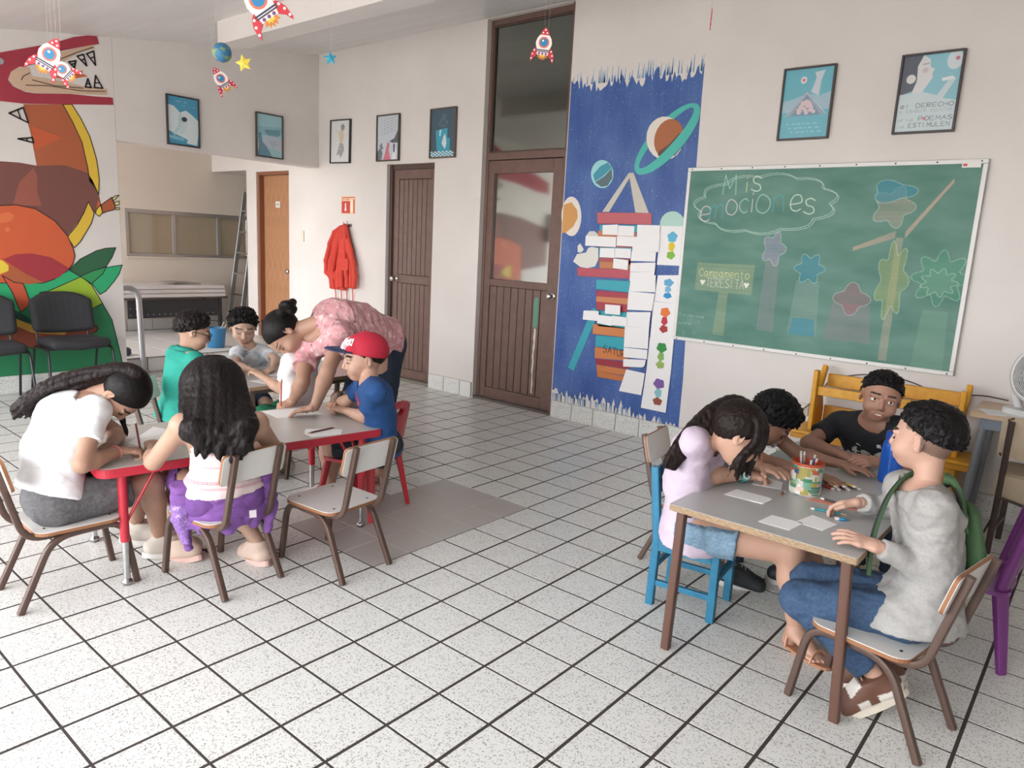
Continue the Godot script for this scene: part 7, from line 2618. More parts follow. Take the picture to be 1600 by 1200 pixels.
# ---------------------------------------------------------------- who sits where
func people() -> void:
	var J := {
		"white_girl": {"P": [-1.325, 0.361, 0.352], "N": [-1.360, 0.725, 0.212], "H": [-1.251, 0.747, 0.103], "SL": [-1.480, 0.678, 0.191], "SR": [-1.234, 0.694, 0.203], "EL": [-1.486, 0.520, 0.033], "ER": [-1.125, 0.525, 0.299], "WL": [-1.319, 0.520, 0.129], "WR": [-1.214, 0.525, 0.132], "UL": [-1.382, 0.356, 0.301], "UR": [-1.251, 0.347, 0.345], "KL": [-1.405, 0.363, -0.018], "KR": [-1.223, 0.372, 0.018], "AL": [-1.533, 0.086, -0.041], "AR": [-1.322, 0.088, -0.050]},
		"pink_girl": {"P": [-0.944, 0.360, -0.139], "N": [-0.878, 0.696, -0.088], "H": [-1.007, 0.770, -0.135], "SL": [-0.886, 0.677, 0.042], "SR": [-0.794, 0.666, -0.193], "EL": [-1.029, 0.516, 0.090], "ER": [-0.897, 0.521, -0.331], "WL": [-1.207, 0.520, 0.014], "WR": [-1.089, 0.520, -0.317], "UL": [-0.965, 0.360, -0.069], "UR": [-0.913, 0.360, -0.205], "KL": [-1.275, 0.378, -0.104], "KR": [-1.210, 0.287, -0.269], "AL": [-1.229, 0.080, -0.114], "AR": [-0.995, 0.080, -0.317]},
		"teal_boy": {"P": [-2.381, 0.361, -0.646], "N": [-2.370, 0.692, -0.689], "H": [-2.315, 0.817, -0.706], "SL": [-2.481, 0.669, -0.682], "SR": [-2.261, 0.663, -0.689], "EL": [-2.566, 0.491, -0.686], "ER": [-2.354, 0.502, -0.757], "WL": [-2.476, 0.580, -0.799], "WR": [-2.225, 0.580, -0.837], "UL": [-2.445, 0.360, -0.641], "UR": [-2.316, 0.359, -0.644], "KL": [-2.318, 0.336, -0.885], "KR": [-2.176, 0.336, -0.880], "AL": [-2.309, 0.070, -0.902], "AR": [-2.185, 0.070, -0.865]},
		"back_boy": {"P": [-2.570, 0.350, -1.167], "N": [-2.532, 0.671, -1.186], "H": [-2.535, 0.797, -1.137], "SL": [-2.537, 0.623, -1.288], "SR": [-2.505, 0.636, -1.081], "EL": [-2.347, 0.602, -1.249], "ER": [-2.350, 0.592, -0.979], "WL": [-2.221, 0.573, -1.141], "WR": [-2.185, 0.575, -1.005], "UL": [-2.584, 0.350, -1.229], "UR": [-2.566, 0.350, -1.105], "KL": [-2.324, 0.329, -1.164], "KR": [-2.311, 0.320, -1.028], "AL": [-2.344, 0.070, -1.169], "AR": [-2.379, 0.070, -1.048]},
		"white_boy": {"P": [-1.755, 0.370, -1.007], "N": [-1.727, 0.754, -0.988], "H": [-1.839, 0.846, -0.967], "SL": [-1.649, 0.719, -0.899], "SR": [-1.752, 0.733, -1.106], "EL": [-1.762, 0.550, -0.914], "ER": [-1.888, 0.577, -1.144], "WL": [-1.940, 0.599, -0.902], "WR": [-2.057, 0.516, -1.129], "UL": [-1.720, 0.369, -0.949], "UR": [-1.780, 0.370, -1.071], "KL": [-2.011, 0.349, -0.963], "KR": [-2.070, 0.344, -1.100], "AL": [-1.966, 0.070, -0.961], "AR": [-2.000, 0.070, -1.093]},
		"woman": {"P": [-1.578, 0.817, -1.457], "N": [-1.552, 0.933, -1.012], "H": [-1.692, 0.867, -0.901], "SL": [-1.386, 0.879, -1.022], "SR": [-1.642, 0.773, -0.991], "EL": [-1.306, 0.723, -0.885], "ER": [-1.493, 0.641, -0.865], "WL": [-1.305, 0.550, -0.809], "WR": [-1.620, 0.516, -0.892], "UL": [-1.497, 0.790, -1.429], "UR": [-1.664, 0.796, -1.475], "KL": [-1.395, 0.439, -1.314], "KR": [-1.786, 0.443, -1.404], "AL": [-1.446, 0.078, -1.335], "AR": [-1.789, 0.080, -1.456]},
		"cap_boy": {"P": [-1.106, 0.376, -1.050], "N": [-1.048, 0.700, -0.940], "H": [-1.144, 0.800, -0.987], "SL": [-0.943, 0.677, -0.893], "SR": [-1.148, 0.689, -1.003], "EL": [-1.080, 0.521, -0.945], "ER": [-1.303, 0.555, -1.009], "WL": [-1.262, 0.524, -0.950], "WR": [-1.467, 0.520, -1.065], "UL": [-1.038, 0.378, -1.039], "UR": [-1.167, 0.378, -1.081], "KL": [-1.294, 0.328, -0.907], "KR": [-1.437, 0.352, -0.972], "AL": [-1.394, 0.069, -0.962], "AR": [-1.416, 0.070, -0.981]},
		"lilac_girl": {"P": [0.517, 0.383, -1.221], "N": [0.553, 0.756, -1.175], "H": [0.698, 0.781, -1.123], "SL": [0.567, 0.692, -1.290], "SR": [0.581, 0.744, -1.045], "EL": [0.565, 0.579, -1.497], "ER": [0.558, 0.588, -1.177], "WL": [0.711, 0.605, -1.399], "WR": [0.661, 0.579, -1.339], "UL": [0.567, 0.378, -1.291], "UR": [0.572, 0.383, -1.162], "KL": [0.886, 0.354, -1.428], "KR": [0.877, 0.369, -1.268], "AL": [0.890, 0.078, -1.567], "AR": [0.926, 0.071, -1.291]},
		"behind_kid": {"P": [0.274, 0.383, -1.744], "N": [0.443, 0.700, -1.675], "H": [0.594, 0.721, -1.733], "SL": [0.511, 0.694, -1.779], "SR": [0.447, 0.680, -1.551], "EL": [0.691, 0.580, -1.806], "ER": [0.637, 0.580, -1.569], "WL": [0.876, 0.580, -1.792], "WR": [0.821, 0.580, -1.551], "UL": [0.299, 0.382, -1.810], "UR": [0.262, 0.382, -1.675], "KL": [0.597, 0.351, -1.796], "KR": [0.562, 0.365, -1.661], "AL": [0.700, 0.080, -1.792], "AR": [0.534, 0.080, -1.614]},
		"black_boy": {"P": [0.920, 0.380, -2.371], "N": [0.851, 0.702, -2.193], "H": [0.909, 0.823, -2.115], "SL": [0.977, 0.689, -2.187], "SR": [0.732, 0.659, -2.220], "EL": [1.073, 0.553, -2.037], "ER": [0.663, 0.581, -2.022], "WL": [0.988, 0.600, -1.871], "WR": [0.839, 0.579, -1.942], "UL": [0.992, 0.380, -2.357], "UR": [0.847, 0.379, -2.375], "KL": [1.061, 0.370, -2.053], "KR": [0.910, 0.364, -2.070], "AL": [1.068, 0.070, -2.022], "AR": [0.924, 0.070, -2.003]},
		"grey_boy": {"P": [1.315, 0.359, -1.155], "N": [1.278, 0.725, -1.162], "H": [1.253, 0.872, -1.188], "SL": [1.324, 0.705, -1.052], "SR": [1.198, 0.694, -1.247], "EL": [1.345, 0.503, -1.094], "ER": [1.155, 0.557, -1.401], "WL": [1.206, 0.568, -0.995], "WR": [1.087, 0.611, -1.244], "UL": [1.289, 0.353, -1.087], "UR": [1.269, 0.353, -1.212], "KL": [0.991, 0.302, -1.058], "KR": [0.970, 0.306, -1.213], "AL": [1.242, 0.126, -1.083], "AR": [1.229, 0.110, -1.227]}
	}
	var tan := hue(178, 139, 117)
	var dusk := hue(152, 110, 90)
	var fair := hue(198, 160, 138)
	var black := hue(30, 26, 27)
	var cotton := triplanar(noise_tex(0.02, hue(222, 221, 224), hue(232, 231, 233), 101), Vector3.ONE * 3.0, 0.8)
	var denim := triplanar(noise_tex(0.05, hue(38, 62, 94), hue(64, 92, 126), 102), Vector3.ONE * 5.0, 0.85)
	var dark_denim := triplanar(noise_tex(0.05, hue(26, 40, 58), hue(38, 54, 76), 103), Vector3.ONE * 5.0, 0.85)
	var pale_denim := triplanar(noise_tex(0.05, hue(96, 130, 158), hue(142, 170, 192), 104), Vector3.ONE * 5.0, 0.85)
	var grey_denim := triplanar(noise_tex(0.05, hue(74, 72, 74), hue(104, 102, 104), 105), Vector3.ONE * 5.0, 0.85)
	var sole := mat(hue(206, 200, 194), 0.6)
	var beige_shoe := {"kind": "sneaker", "upper": mat(hue(196, 184, 172), 0.7), "sole": sole, "laces": true}

	# girl in the white T-shirt, bent over her sheet
	var q: Dictionary = J.white_girl
	var hb := head_frame([0.15, -1.0, -0.12], [0.72, 0.28, -0.63])
	var H := vec(q.H)
	var locks := []
	var rng := RandomNumberGenerator.new()
	rng.seed = 33
	var path := [Vector3(-1.185, 0.822, 0.085), Vector3(-1.213, 0.846, 0.105), Vector3(-1.262, 0.826, 0.150), Vector3(-1.318, 0.808, 0.205), Vector3(-1.372, 0.778, 0.262), Vector3(-1.424, 0.730, 0.320), Vector3(-1.462, 0.665, 0.372)]
	for i in 34:
		var off := Vector3(rng.randf_range(-1, 1), rng.randf_range(-0.6, 0.6), rng.randf_range(-1, 1))
		var pts := []
		for k in path.size():
			pts.append(path[k] + off * (0.006 + 0.0085 * k) * (1.0 if k < 5 else 0.75) + Vector3(0, 0.004 * sin(k * 1.7 + i), 0))
		locks.append([pts, 0.0125, 0.0045])
	locks.append([[H + hb * Vector3(0.02, 0.055, 0.03), Vector3(-1.20, 0.838, 0.092), Vector3(-1.185, 0.842, 0.088), Vector3(-1.163, 0.826, 0.068)], 0.02, 0.016])
	locks.append([[H + hb * Vector3(-0.05, -0.02, -0.06), H + hb * Vector3(-0.045, -0.05, -0.10), Vector3(-1.268, 0.60, 0.09), Vector3(-1.262, 0.565, 0.085)], 0.008, 0.004])
	var girl := person("girl in a white T-shirt with a long dark ponytail, bent low and writing", q, {
		"h": 1.30, "skin": hue(170, 129, 107), "up": [0.72, 0.28, -0.63], "face": [0.15, -1.0, -0.12], "hair": "tied", "hair_color": black, "lock_join": 0.014, "lock_color": hue(44, 32, 32), "locks": locks, "hair_thick": 0.008, "tuft": 0.0015,
		"hands": ["flat", "grip"], "hand_dirs": [[0.5, -0.1, 0.6], [0.3, -0.12, -0.95]], "bulge": 0.045,
		"shirt": {"mat": cotton, "sleeve": 0.58, "hem": -0.02, "folds": 0.005, "loose": 0.014, "cuff": 0.014, "hip": 0.010}, "pants": {"mat": grey_denim, "leg": 0.74, "wide": 0.020, "called": "skirt"},
		"shoe": beige_shoe, "feet": [[0.55, -0.1, -0.85], [0.35, -0.1, -0.95]]})
	ring_band(girl, "bracelet", vec(q.WR).lerp(vec(q.ER), 0.12), (vec(q.WR) - vec(q.ER)).normalized(), 0.025, 0.006, mat(hue(220, 120, 130), 0.5))

	# girl in the pink top, her back to us
	q = J.pink_girl
	hb = head_frame([-0.9, -0.36, -0.16], [-0.36, 0.93, -0.06])
	H = vec(q.H)
	locks = []
	for i in 100:
		var g := (i - 49.5) / 49.5 * 2.3
		var w := 1.0 + 0.10 * rng.randf_range(-1, 1)
		var a := H + hb * Vector3(0.05 * sin(g), 0.095 + 0.006 * cos(g), 0.01 + 0.045 * cos(g))
		var a2 := H + hb * Vector3(0.086 * sin(g) * w, 0.060, 0.015 + 0.088 * cos(g) * w)
		var b := H + hb * Vector3(0.100 * sin(g) * w, 0.0, 0.02 + 0.098 * cos(g) * w)
		var z := lerpf(0.055, -0.160, (sin(g) * 0.52 + 0.5)) + rng.randf_range(-0.012, 0.012)
		var back := -0.862 - 0.39 * (z + 0.06)     # the line of her shoulders
		var c := Vector3(back + 0.058 + 0.02 * cos(g) + rng.randf_range(0.0, 0.012), 0.672 + rng.randf_range(-0.02, 0.02), z)
		var end := 0.600 + 0.05 * absf(sin(g)) + rng.randf_range(-0.05, 0.06)
		var d := Vector3(back + 0.088 + rng.randf_range(-0.008, 0.014), (0.672 + end) * 0.5, (z + 0.045) * 0.80 - 0.045 + rng.randf_range(-0.012, 0.012))
		var e := Vector3(back + 0.088 + rng.randf_range(-0.012, 0.014), end, (z + 0.045) * 0.60 - 0.045 + rng.randf_range(-0.02, 0.02))
		locks.append([[a, a2, b, c, d, e, e + Vector3(rng.randf_range(-0.006, 0.01), -0.025, rng.randf_range(-0.02, 0.02))], 0.0105 if i % 3 else 0.016, 0.003])
	var tank := banded()
	girl = person("girl from behind with long wavy dark hair, pink striped top and purple jacket", q, {
		"h": 1.30, "fat": 1.02, "skin": tan, "up": [-0.36, 0.93, -0.06], "face": [-0.9, -0.36, -0.16], "hair": "long", "hair_color": hue(40, 32, 33), "locks": locks, "lock_join": 0.016, "hair_thick": 0.012,
		"hands": ["relaxed", "relaxed"], "shirt": {"mat": tank, "sleeve": 0.0, "hem": -0.035, "folds": 0.004, "loose": 0.008, "neck": -0.045, "scoop": 0.0, "hip": 0.0}, "pants": {"mat": mat(hue(112, 68, 142), 0.85), "leg": 0.75},
		"shoe": {"kind": "sneaker", "upper": mat(hue(204, 178, 160), 0.7), "sole": mat(hue(218, 176, 164), 0.6)}, "feet": [[-0.9, -0.25, 0.3], [-0.95, -0.2, -0.1]]})
	waist_jacket(girl, q)

	# boy in the teal polo
	q = J.teal_boy
	var boy := person("boy in a teal polo shirt and glasses, seen from the side at the back table", q, {
		"fine": 1.35, "h": 1.15, "skin": tan, "up": [0.1, 0.95, -0.3], "face": [0.34, -0.32, -0.9], "hair": "short", "hair_color": hue(36, 29, 28), "hair_thick": 0.009, "tufts": 500, "tuft_length": 0.6, "lift": 0.001, "nape": -0.03, "cell": 0.005,
		"hands": ["relaxed", "relaxed"], "shirt": {"mat": mat(hue(22, 150, 132), 0.8), "sleeve": 0.6, "hem": 0.06, "hip": 0.02, "folds": 0.006, "neck": 0.02, "cell": 0.0105}, "pants": {"mat": denim, "leg": 1.95},
		"shoe": beige_shoe, "feet": [[0.3, -0.1, -0.95], [0.3, -0.1, -0.95]]})
	collar(boy, q, mat(hue(20, 140, 124), 0.8))
	glasses(boy, vec(q.H), head_frame([0.34, -0.32, -0.9], [0.1, 0.95, -0.3]), 1.0)

	# boy in the leaf-print T-shirt, facing us
	q = J.back_boy
	person("small boy in a white T-shirt with blue leaf prints at the back table", q, {
		"fine": 1.30, "h": 1.12, "skin": fair, "up": [0.25, 0.95, 0.12], "face": [0.86, -0.36, 0.42], "hair": "short", "hair_color": hue(28, 24, 25), "hair_thick": 0.012, "tufts": 500, "tuft_length": 0.8, "lift": 0.004, "cell": 0.0045,
		"hands": ["relaxed", "flat"], "hand_dirs": [[0.3, -0.1, 0.7], [0.75, -0.15, -0.2]], "shirt": {"mat": leaf_print(), "sleeve": 0.6, "hem": 0.03, "folds": 0.005, "cell": 0.0105}, "pants": {"mat": dark_denim, "leg": 0.85}, "shoe": beige_shoe, "feet": [[1, -0.1, 0], [1, -0.1, 0]]})

	# child in white, half hidden by the teacher
	q = J.white_boy
	person("child in a plain white T-shirt and green trousers beside the bending woman", q, {
		"fine": 1.50, "h": 1.2, "skin": tan, "up": [-0.2, 0.97, 0.1], "face": [-0.9, -0.4, 0.2], "hair": "short", "hair_color": black, "cell": 0.006,
		"hands": ["relaxed", "relaxed"], "shirt": {"mat": cotton, "sleeve": 0.6, "hem": 0.05, "folds": 0.005, "cell": 0.0105}, "pants": {"mat": mat(hue(16, 104, 72), 0.85), "leg": 1.8, "wide": 0.02}, "shoe": beige_shoe, "feet": [[-1, -0.1, 0], [-1, -0.1, 0]]})

	# the teacher, bent over the table
	q = J.woman
	H = vec(q.H)
	hb = head_frame([0.04, -0.95, 0.33], [-0.55, 0.38, 0.68])
	locks = []
	var bun := Vector3(-1.615, 1.012, -0.862)
	for i in 9:
		var g := TAU * i / 9.0
		var c := bun + Vector3(0.024 * cos(g), 0.018 * sin(g * 2.0), 0.026 * sin(g))
		locks.append([[c, c + Vector3(0.02 * cos(g + 1.6), 0.012 * cos(g * 3.0), 0.02 * sin(g + 1.6)), bun + Vector3(0.02 * cos(g + 2.4), 0.01, 0.02 * sin(g + 2.4))], 0.019, 0.017])
	locks.append([[H + hb * Vector3(0, 0.06, 0.06), bun], 0.034, 0.026])
	person("woman in a pink flowered blouse, hair in a bun, bending over to write", q, {
		"fine": 1.20, "h": 1.58, "fat": 0.98, "skin": hue(172, 130, 108), "head": 1.10, "hand": 1.16, "up": [-0.55, 0.38, 0.68], "face": [0.04, -0.95, 0.33], "hair": "tied", "hair_color": black, "locks": locks, "hair_thick": 0.009, "tuft": 0.002,
		"hands": ["spread", "grip"], "hand_dirs": [[-0.82, -0.28, 0.5], [-0.25, -0.4, 0.9]], "palms": [[0, -1, 0], [-0.3, -1, -0.2]], "bulge": 0.05,
		"shirt": {"mat": flowered(), "sleeve": 0.55, "hem": 0.0, "hip": 0.0, "folds": 0.009, "loose": 0.020, "cuff": 0.022}, "pants": {"mat": dark_denim, "leg": 1.9, "wide": 0.006},
		"bare": true, "feet": [[-0.5, 0, 0.85], [-0.8, 0, 0.5]], "shoe": {"kind": "sandal", "sole": mat(hue(170, 140, 112), 0.7), "upper": mat(hue(206, 196, 182), 0.6)}})

	# boy in the cap
	q = J.cap_boy
	boy = person("boy in a red cap and blue T-shirt at the red-edged table", q, {
		"fine": 1.15, "h": 1.22, "skin": hue(194, 152, 130), "up": [0.0, 1, 0.0], "face": [-0.52, -0.12, 0.85], "hair": "short", "hair_color": hue(52, 40, 36), "hair_thick": 0.003, "tufts": 0, "head": 1.08, "nape": -0.035,
		"hands": ["fist", "relaxed"], "hand_dirs": [[-0.95, 0, 0.2], [0.3, -0.1, 0.8]],
		"shirt": {"mat": triplanar(noise_tex(0.02, hue(22, 70, 132), hue(28, 80, 144), 107), Vector3.ONE * 3.0, 0.8), "sleeve": 0.68, "hem": 0.03, "hip": 0.0, "folds": 0.006, "cuff": 0.02,
			"print": func(x: float, y: float) -> bool: return absf(x) < 0.062 and y > 0.175 and y < 0.30 and fmod(absf(x * 31.0 + y * 47.0 + sin(y * 160.0)), 1.0) > 0.28, "print_mat": mat(hue(198, 60, 84), 0.7)},
		"pants": {"mat": mat(hue(30, 36, 46), 0.85), "leg": 0.92, "wide": 0.016}, "shoe": beige_shoe, "feet": [[-0.9, -0.1, 0.4], [-0.9, -0.1, 0.4]]})
	cap(boy, vec(q.H), head_frame([-0.52, -0.12, 0.85], [0, 1, 0.0]).scaled(Vector3.ONE * 1.08))

	# girl with the watch
	q = J.lilac_girl
	H = vec(q.H)
	hb = head_frame([0.72, -0.58, -0.42], [0.48, 0.80, -0.36])
	locks = []
	var outer := [H + hb * Vector3(0.0, 0.098, 0.0), Vector3(0.652, 0.893, -1.19), Vector3(0.603, 0.870, -1.153), Vector3(0.559, 0.823, -1.104), Vector3(0.525, 0.755, -1.059), Vector3(0.505, 0.690, -1.025)]
	var inner := [H + hb * Vector3(0.06, 0.075, 0.0), Vector3(0.690, 0.855, -1.185), Vector3(0.648, 0.812, -1.165), Vector3(0.612, 0.762, -1.120), Vector3(0.572, 0.712, -1.080), Vector3(0.538, 0.676, -1.045)]
	for i in 80:
		var f := rng.randf()
		var deep := rng.randf() * 0.06 - 0.03
		var pts := []
		for k in 6:
			var p: Vector3 = (outer[k] as Vector3).lerp(inner[k], f)
			pts.append(p + Vector3(-0.35, -0.1, -1.0) * deep * (0.25 + 0.25 * minf(k, 3)) + Vector3(rng.randf_range(-1, 1), rng.randf_range(-1, 1), rng.randf_range(-1, 1)) * 0.003)
		pts.append(pts[-1] + Vector3(-0.012, -0.025 - 0.02 * rng.randf(), 0.010))
		locks.append([pts, 0.0105, 0.0035])
	for i in 26:
		var z := -1.035 - 0.006 * i
		var a := H + hb * Vector3(0.074 - 0.003 * i, 0.070, -0.012 - 0.002 * i)
		locks.append([[a, H + hb * Vector3(0.088 - 0.004 * i, 0.02, -0.045 - 0.002 * i), Vector3(0.742 + rng.randf_range(-0.018, 0.02), 0.72, z), Vector3(0.728 + rng.randf_range(-0.018, 0.02), 0.64 + rng.randf_range(-0.015, 0.03), z - 0.004)], 0.0085, 0.003])
	girl = person("girl in a lilac T-shirt with long straight dark hair and a teal watch", q, {
		"h": 1.30, "fat": 1.08, "skin": hue(186, 143, 120), "up": [0.48, 0.80, -0.36], "face": [0.72, -0.58, -0.42], "hair": "long", "hair_color": hue(42, 30, 28), "locks": locks, "lock_join": 0.014, "hair_thick": 0.010,
		"hands": ["flat", "grip"], "hand_dirs": [null, [0.80, -0.08, -0.60]], "bulge": 0.03,
		"shirt": {"mat": triplanar(noise_tex(0.02, hue(192, 174, 194), hue(200, 184, 202), 108), Vector3.ONE * 3.0, 0.8), "sleeve": 0.36, "hem": 0.06, "folds": 0.006, "loose": 0.006, "cuff": 0.008},
		"pants": {"mat": pale_denim, "leg": 0.45, "wide": 0.014, "called": "shorts"}, "bare": true, "feet": [[0.8, 0, -0.5], [0.80, 0, 0.32]],
		"shoe": {"kind": "sandal", "sole": mat(hue(176, 122, 88), 0.6), "upper": mat(hue(214, 160, 132), 0.35, 0.3)}})
	watch(girl, vec(q.WR).lerp(vec(q.ER), 0.10), (vec(q.WR) - vec(q.ER)).normalized())

	# child behind her
	q = J.behind_kid
	person("child with short black hair bent face down behind the girl in lilac", q, {
		"fine": 1.25, "h": 1.25, "skin": dusk, "up": [0.74, 0.60, -0.32], "face": [0.60, -0.78, -0.2], "hair": "short", "hair_color": hue(22, 22, 24), "hair_thick": 0.017, "tuft": 0.003, "tufts": 700, "tuft_length": 0.6, "lift": 0.002, "nape": -0.05,
		"hands": ["flat", "flat"], "bulge": 0.04, "shirt": {"mat": mat(hue(206, 202, 206), 0.8), "sleeve": 0.62, "hem": 0.05, "folds": 0.006}, "pants": {"mat": dark_denim, "leg": 1.9},
		"shoe": {"kind": "sneaker", "upper": mat(hue(38, 42, 46), 0.6), "sole": mat(hue(196, 194, 190), 0.6), "laces": true}, "feet": [[0.9, -0.1, -0.3], [0.85, -0.15, -0.4]]})

	# smiling boy
	q = J.black_boy
	person("smiling boy in a black T-shirt with white print, facing the camera", q, {
		"h": 1.30, "skin": hue(160, 117, 95), "up": [0.14, 0.98, -0.02], "face": [0.32, -0.03, 0.94], "hair": "short", "hair_color": hue(26, 23, 24), "hair_thick": 0.008, "nape": -0.02, "tuft": 0.002, "tufts": 420, "tuft_length": 0.5, "lift": 0.001, "eyes": "open", "smile": true, "cell": 0.0036,
		"look": [0.10, 0.06, 0.02], "hands": ["relaxed", "relaxed"], "hand_dirs": [[-0.6, 0.05, 0.75], [0.85, -0.1, 0.3]], "palms": [[-0.5, -0.8, 0], [0.2, -1, 0]],
		"shirt": {"mat": mat(hue(28, 30, 36), 0.85), "sleeve": 0.62, "hem": 0.04, "folds": 0.006, "cuff": 0.02,
			"print": func(x: float, y: float) -> bool:
				for c in [[-0.075, 0.195, 0.022], [-0.05, 0.222, 0.025], [-0.02, 0.206, 0.024], [0.01, 0.232, 0.028], [0.045, 0.242, 0.028], [0.05, 0.202, 0.024], [0.015, 0.19, 0.022], [-0.03, 0.176, 0.020], [0.08, 0.218, 0.020], [0.03, 0.268, 0.020], [-0.055, 0.270, 0.017]]:
					var r := Vector2(x - c[0], y - c[1]).length()
					if r < c[2]:
						return r < c[2] * 0.86
				return false, "print_mat": mat(hue(214, 214, 210), 0.8)},
		"pants": {"mat": dark_denim, "leg": 1.9}, "shoe": beige_shoe, "feet": [[0.1, -0.1, 1], [0, -0.1, 1]]})

	# boy in the grey sweater
	q = J.grey_boy
	boy = person("boy in a grey long-sleeved top, jeans and brown and white sneakers, in profile", q, {
		"h": 1.24, "skin": hue(192, 150, 130), "up": [0.0, 1, 0.0], "face": [-0.96, -0.05, -0.22], "hair": "short", "hair_color": hue(26, 23, 24), "hair_thick": 0.009, "nape": -0.012, "tuft": 0.002, "tufts": 700, "tuft_length": 0.45, "lift": 0.0, "shaved": true, "cell": 0.0036,
		"hands": ["spread", "relaxed"], "hand_dirs": [[-0.93, 0.12, 0.15], [-0.9, -0.3, 0.1]], "palms": [[-0.1, -1, -0.2], [-0.2, -1, 0.3]],
		"shirt": {"mat": triplanar(noise_tex(0.08, hue(150, 148, 146), hue(170, 168, 165), 109), Vector3.ONE * 4.0, 0.9), "sleeve": 2.0, "hem": 0.04, "hip": 0.022, "folds": 0.009, "loose": 0.014},
		"pants": {"mat": denim, "leg": 1.88, "wide": 0.012, "folds": 0.008},
		"shoe": {"kind": "sneaker", "cell": 0.004, "upper": painted_leather(), "color": hue(112, 74, 58), "trim": hue(220, 214, 206), "sole": mat(hue(218, 208, 192), 0.6), "laces": true}, "feet": [[-0.72, -0.55, 0.42], [-0.85, -0.2, 0.3]]})
	straps(boy, q)

func painted_leather() -> StandardMaterial3D:
	var m := StandardMaterial3D.new()
	m.vertex_color_use_as_albedo = true
	m.roughness = 0.6
	return m

func head_frame(face: Array, up: Array) -> Basis:
	var f := vec(face).normalized()
	var r := f.cross(vec(up)).normalized()
	return Basis(r, r.cross(f), -f)

func extra(root: Node3D, called: String, mb: MB, m: Material, par: Node = null) -> MeshInstance3D:
	var c := put(called, mb, m, root if par == null else par)
	if par == null:
		c.position = -root.position
	return c

func banded() -> StandardMaterial3D:           # woven pink and white bands
	var img := Image.create(128, 512, false, Image.FORMAT_RGB8)
	var rng := RandomNumberGenerator.new()
	rng.seed = 8
	for y in 512:
		var k := y / 512.0
		var c := hue(226, 206, 206)
		if (k > 0.10 and k < 0.16) or (k > 0.42 and k < 0.52):
			c = hue(206, 138, 150)
		if (k > 0.22 and k < 0.26) or (k > 0.60 and k < 0.63) or (k > 0.84 and k < 0.87):
			c = hue(216, 168, 174)
		for x in 128:
			var mark := (absf(k - 0.13) < 0.008 or absf(k - 0.47) < 0.010 or absf(k - 0.66) < 0.006) and (x / 3 + int(x * 0.37)) % 3 == 0
			img.set_pixel(x, y, hue(240, 234, 232) if mark else c.darkened(rng.randf_range(0.0, 0.04)))
	return triplanar(ImageTexture.create_from_image(img), Vector3(5.0, 4.2, 5.0), 0.85)

func flowered() -> StandardMaterial3D:
	var n := 512
	var img := Image.create(n, n, false, Image.FORMAT_RGB8)
	img.fill(hue(200, 140, 146))
	var rng := RandomNumberGenerator.new()
	rng.seed = 12
	for i in 120:
		var c := Vector2(rng.randf() * n, rng.randf() * n)
		var r := rng.randf_range(7.0, 13.0)
		var dark := rng.randf() < 0.45
		for k in 5:
			var p := c + Vector2.from_angle(TAU * k / 5 + i) * r * 0.7
			for y in range(int(-r * 0.5), int(r * 0.5) + 1):
				for x in range(int(-r * 0.5), int(r * 0.5) + 1):
					var d := Vector2(x, y).length()
					if d < r * 0.5 and (d > r * 0.28 or dark):
						img.set_pixel(posmod(int(p.x) + x, n), posmod(int(p.y) + y, n), hue(96, 60, 66) if dark and r < 9.5 else hue(232, 206, 200))
		img.fill_rect(Rect2i(clampi(int(c.x) - 2, 0, n - 5), clampi(int(c.y) - 2, 0, n - 5), 4, 4), hue(70, 46, 54))
	for i in 200:
		img.fill_rect(Rect2i(rng.randi() % (n - 4), rng.randi() % (n - 4), 2 + rng.randi() % 3, 3), hue(128, 74, 82) if i % 3 else hue(226, 190, 186))
	return triplanar(ImageTexture.create_from_image(img), Vector3.ONE * 2.8, 0.85)

func leaf_print() -> StandardMaterial3D:
	var n := 256
	var pic := Pic.new(n, n, hue(214, 216, 222))
	for i in 16:
		var c := Vector2(pic.rng.randf(), pic.rng.randf())
		var tint: Color = [hue(110, 160, 186), hue(70, 78, 96), hue(150, 176, 190)][i % 3]
		for k in 5:
			var a := Vector2.from_angle(k * 0.5 + i)
			pic.chalk(c, c + a * 0.11, 6.0, tint, 0.9)
	return triplanar(pic.tex(), Vector3.ONE * 4.0, 0.85)

func ring_band(root: Node3D, called: String, c: Vector3, axis: Vector3, r: float, w: float, m: Material) -> MeshInstance3D:
	var mb := MB.new()
	var x := axis.cross(Vector3.UP).normalized()
	var y := axis.cross(x)
	var pts := []
	for i in 25:
		var g := TAU * i / 24
		pts.append(c + (x * cos(g) + y * sin(g)) * r)
	mb.sweep(pts, 0.004, w, 6, axis, false)
	return extra(root, called, mb, m)

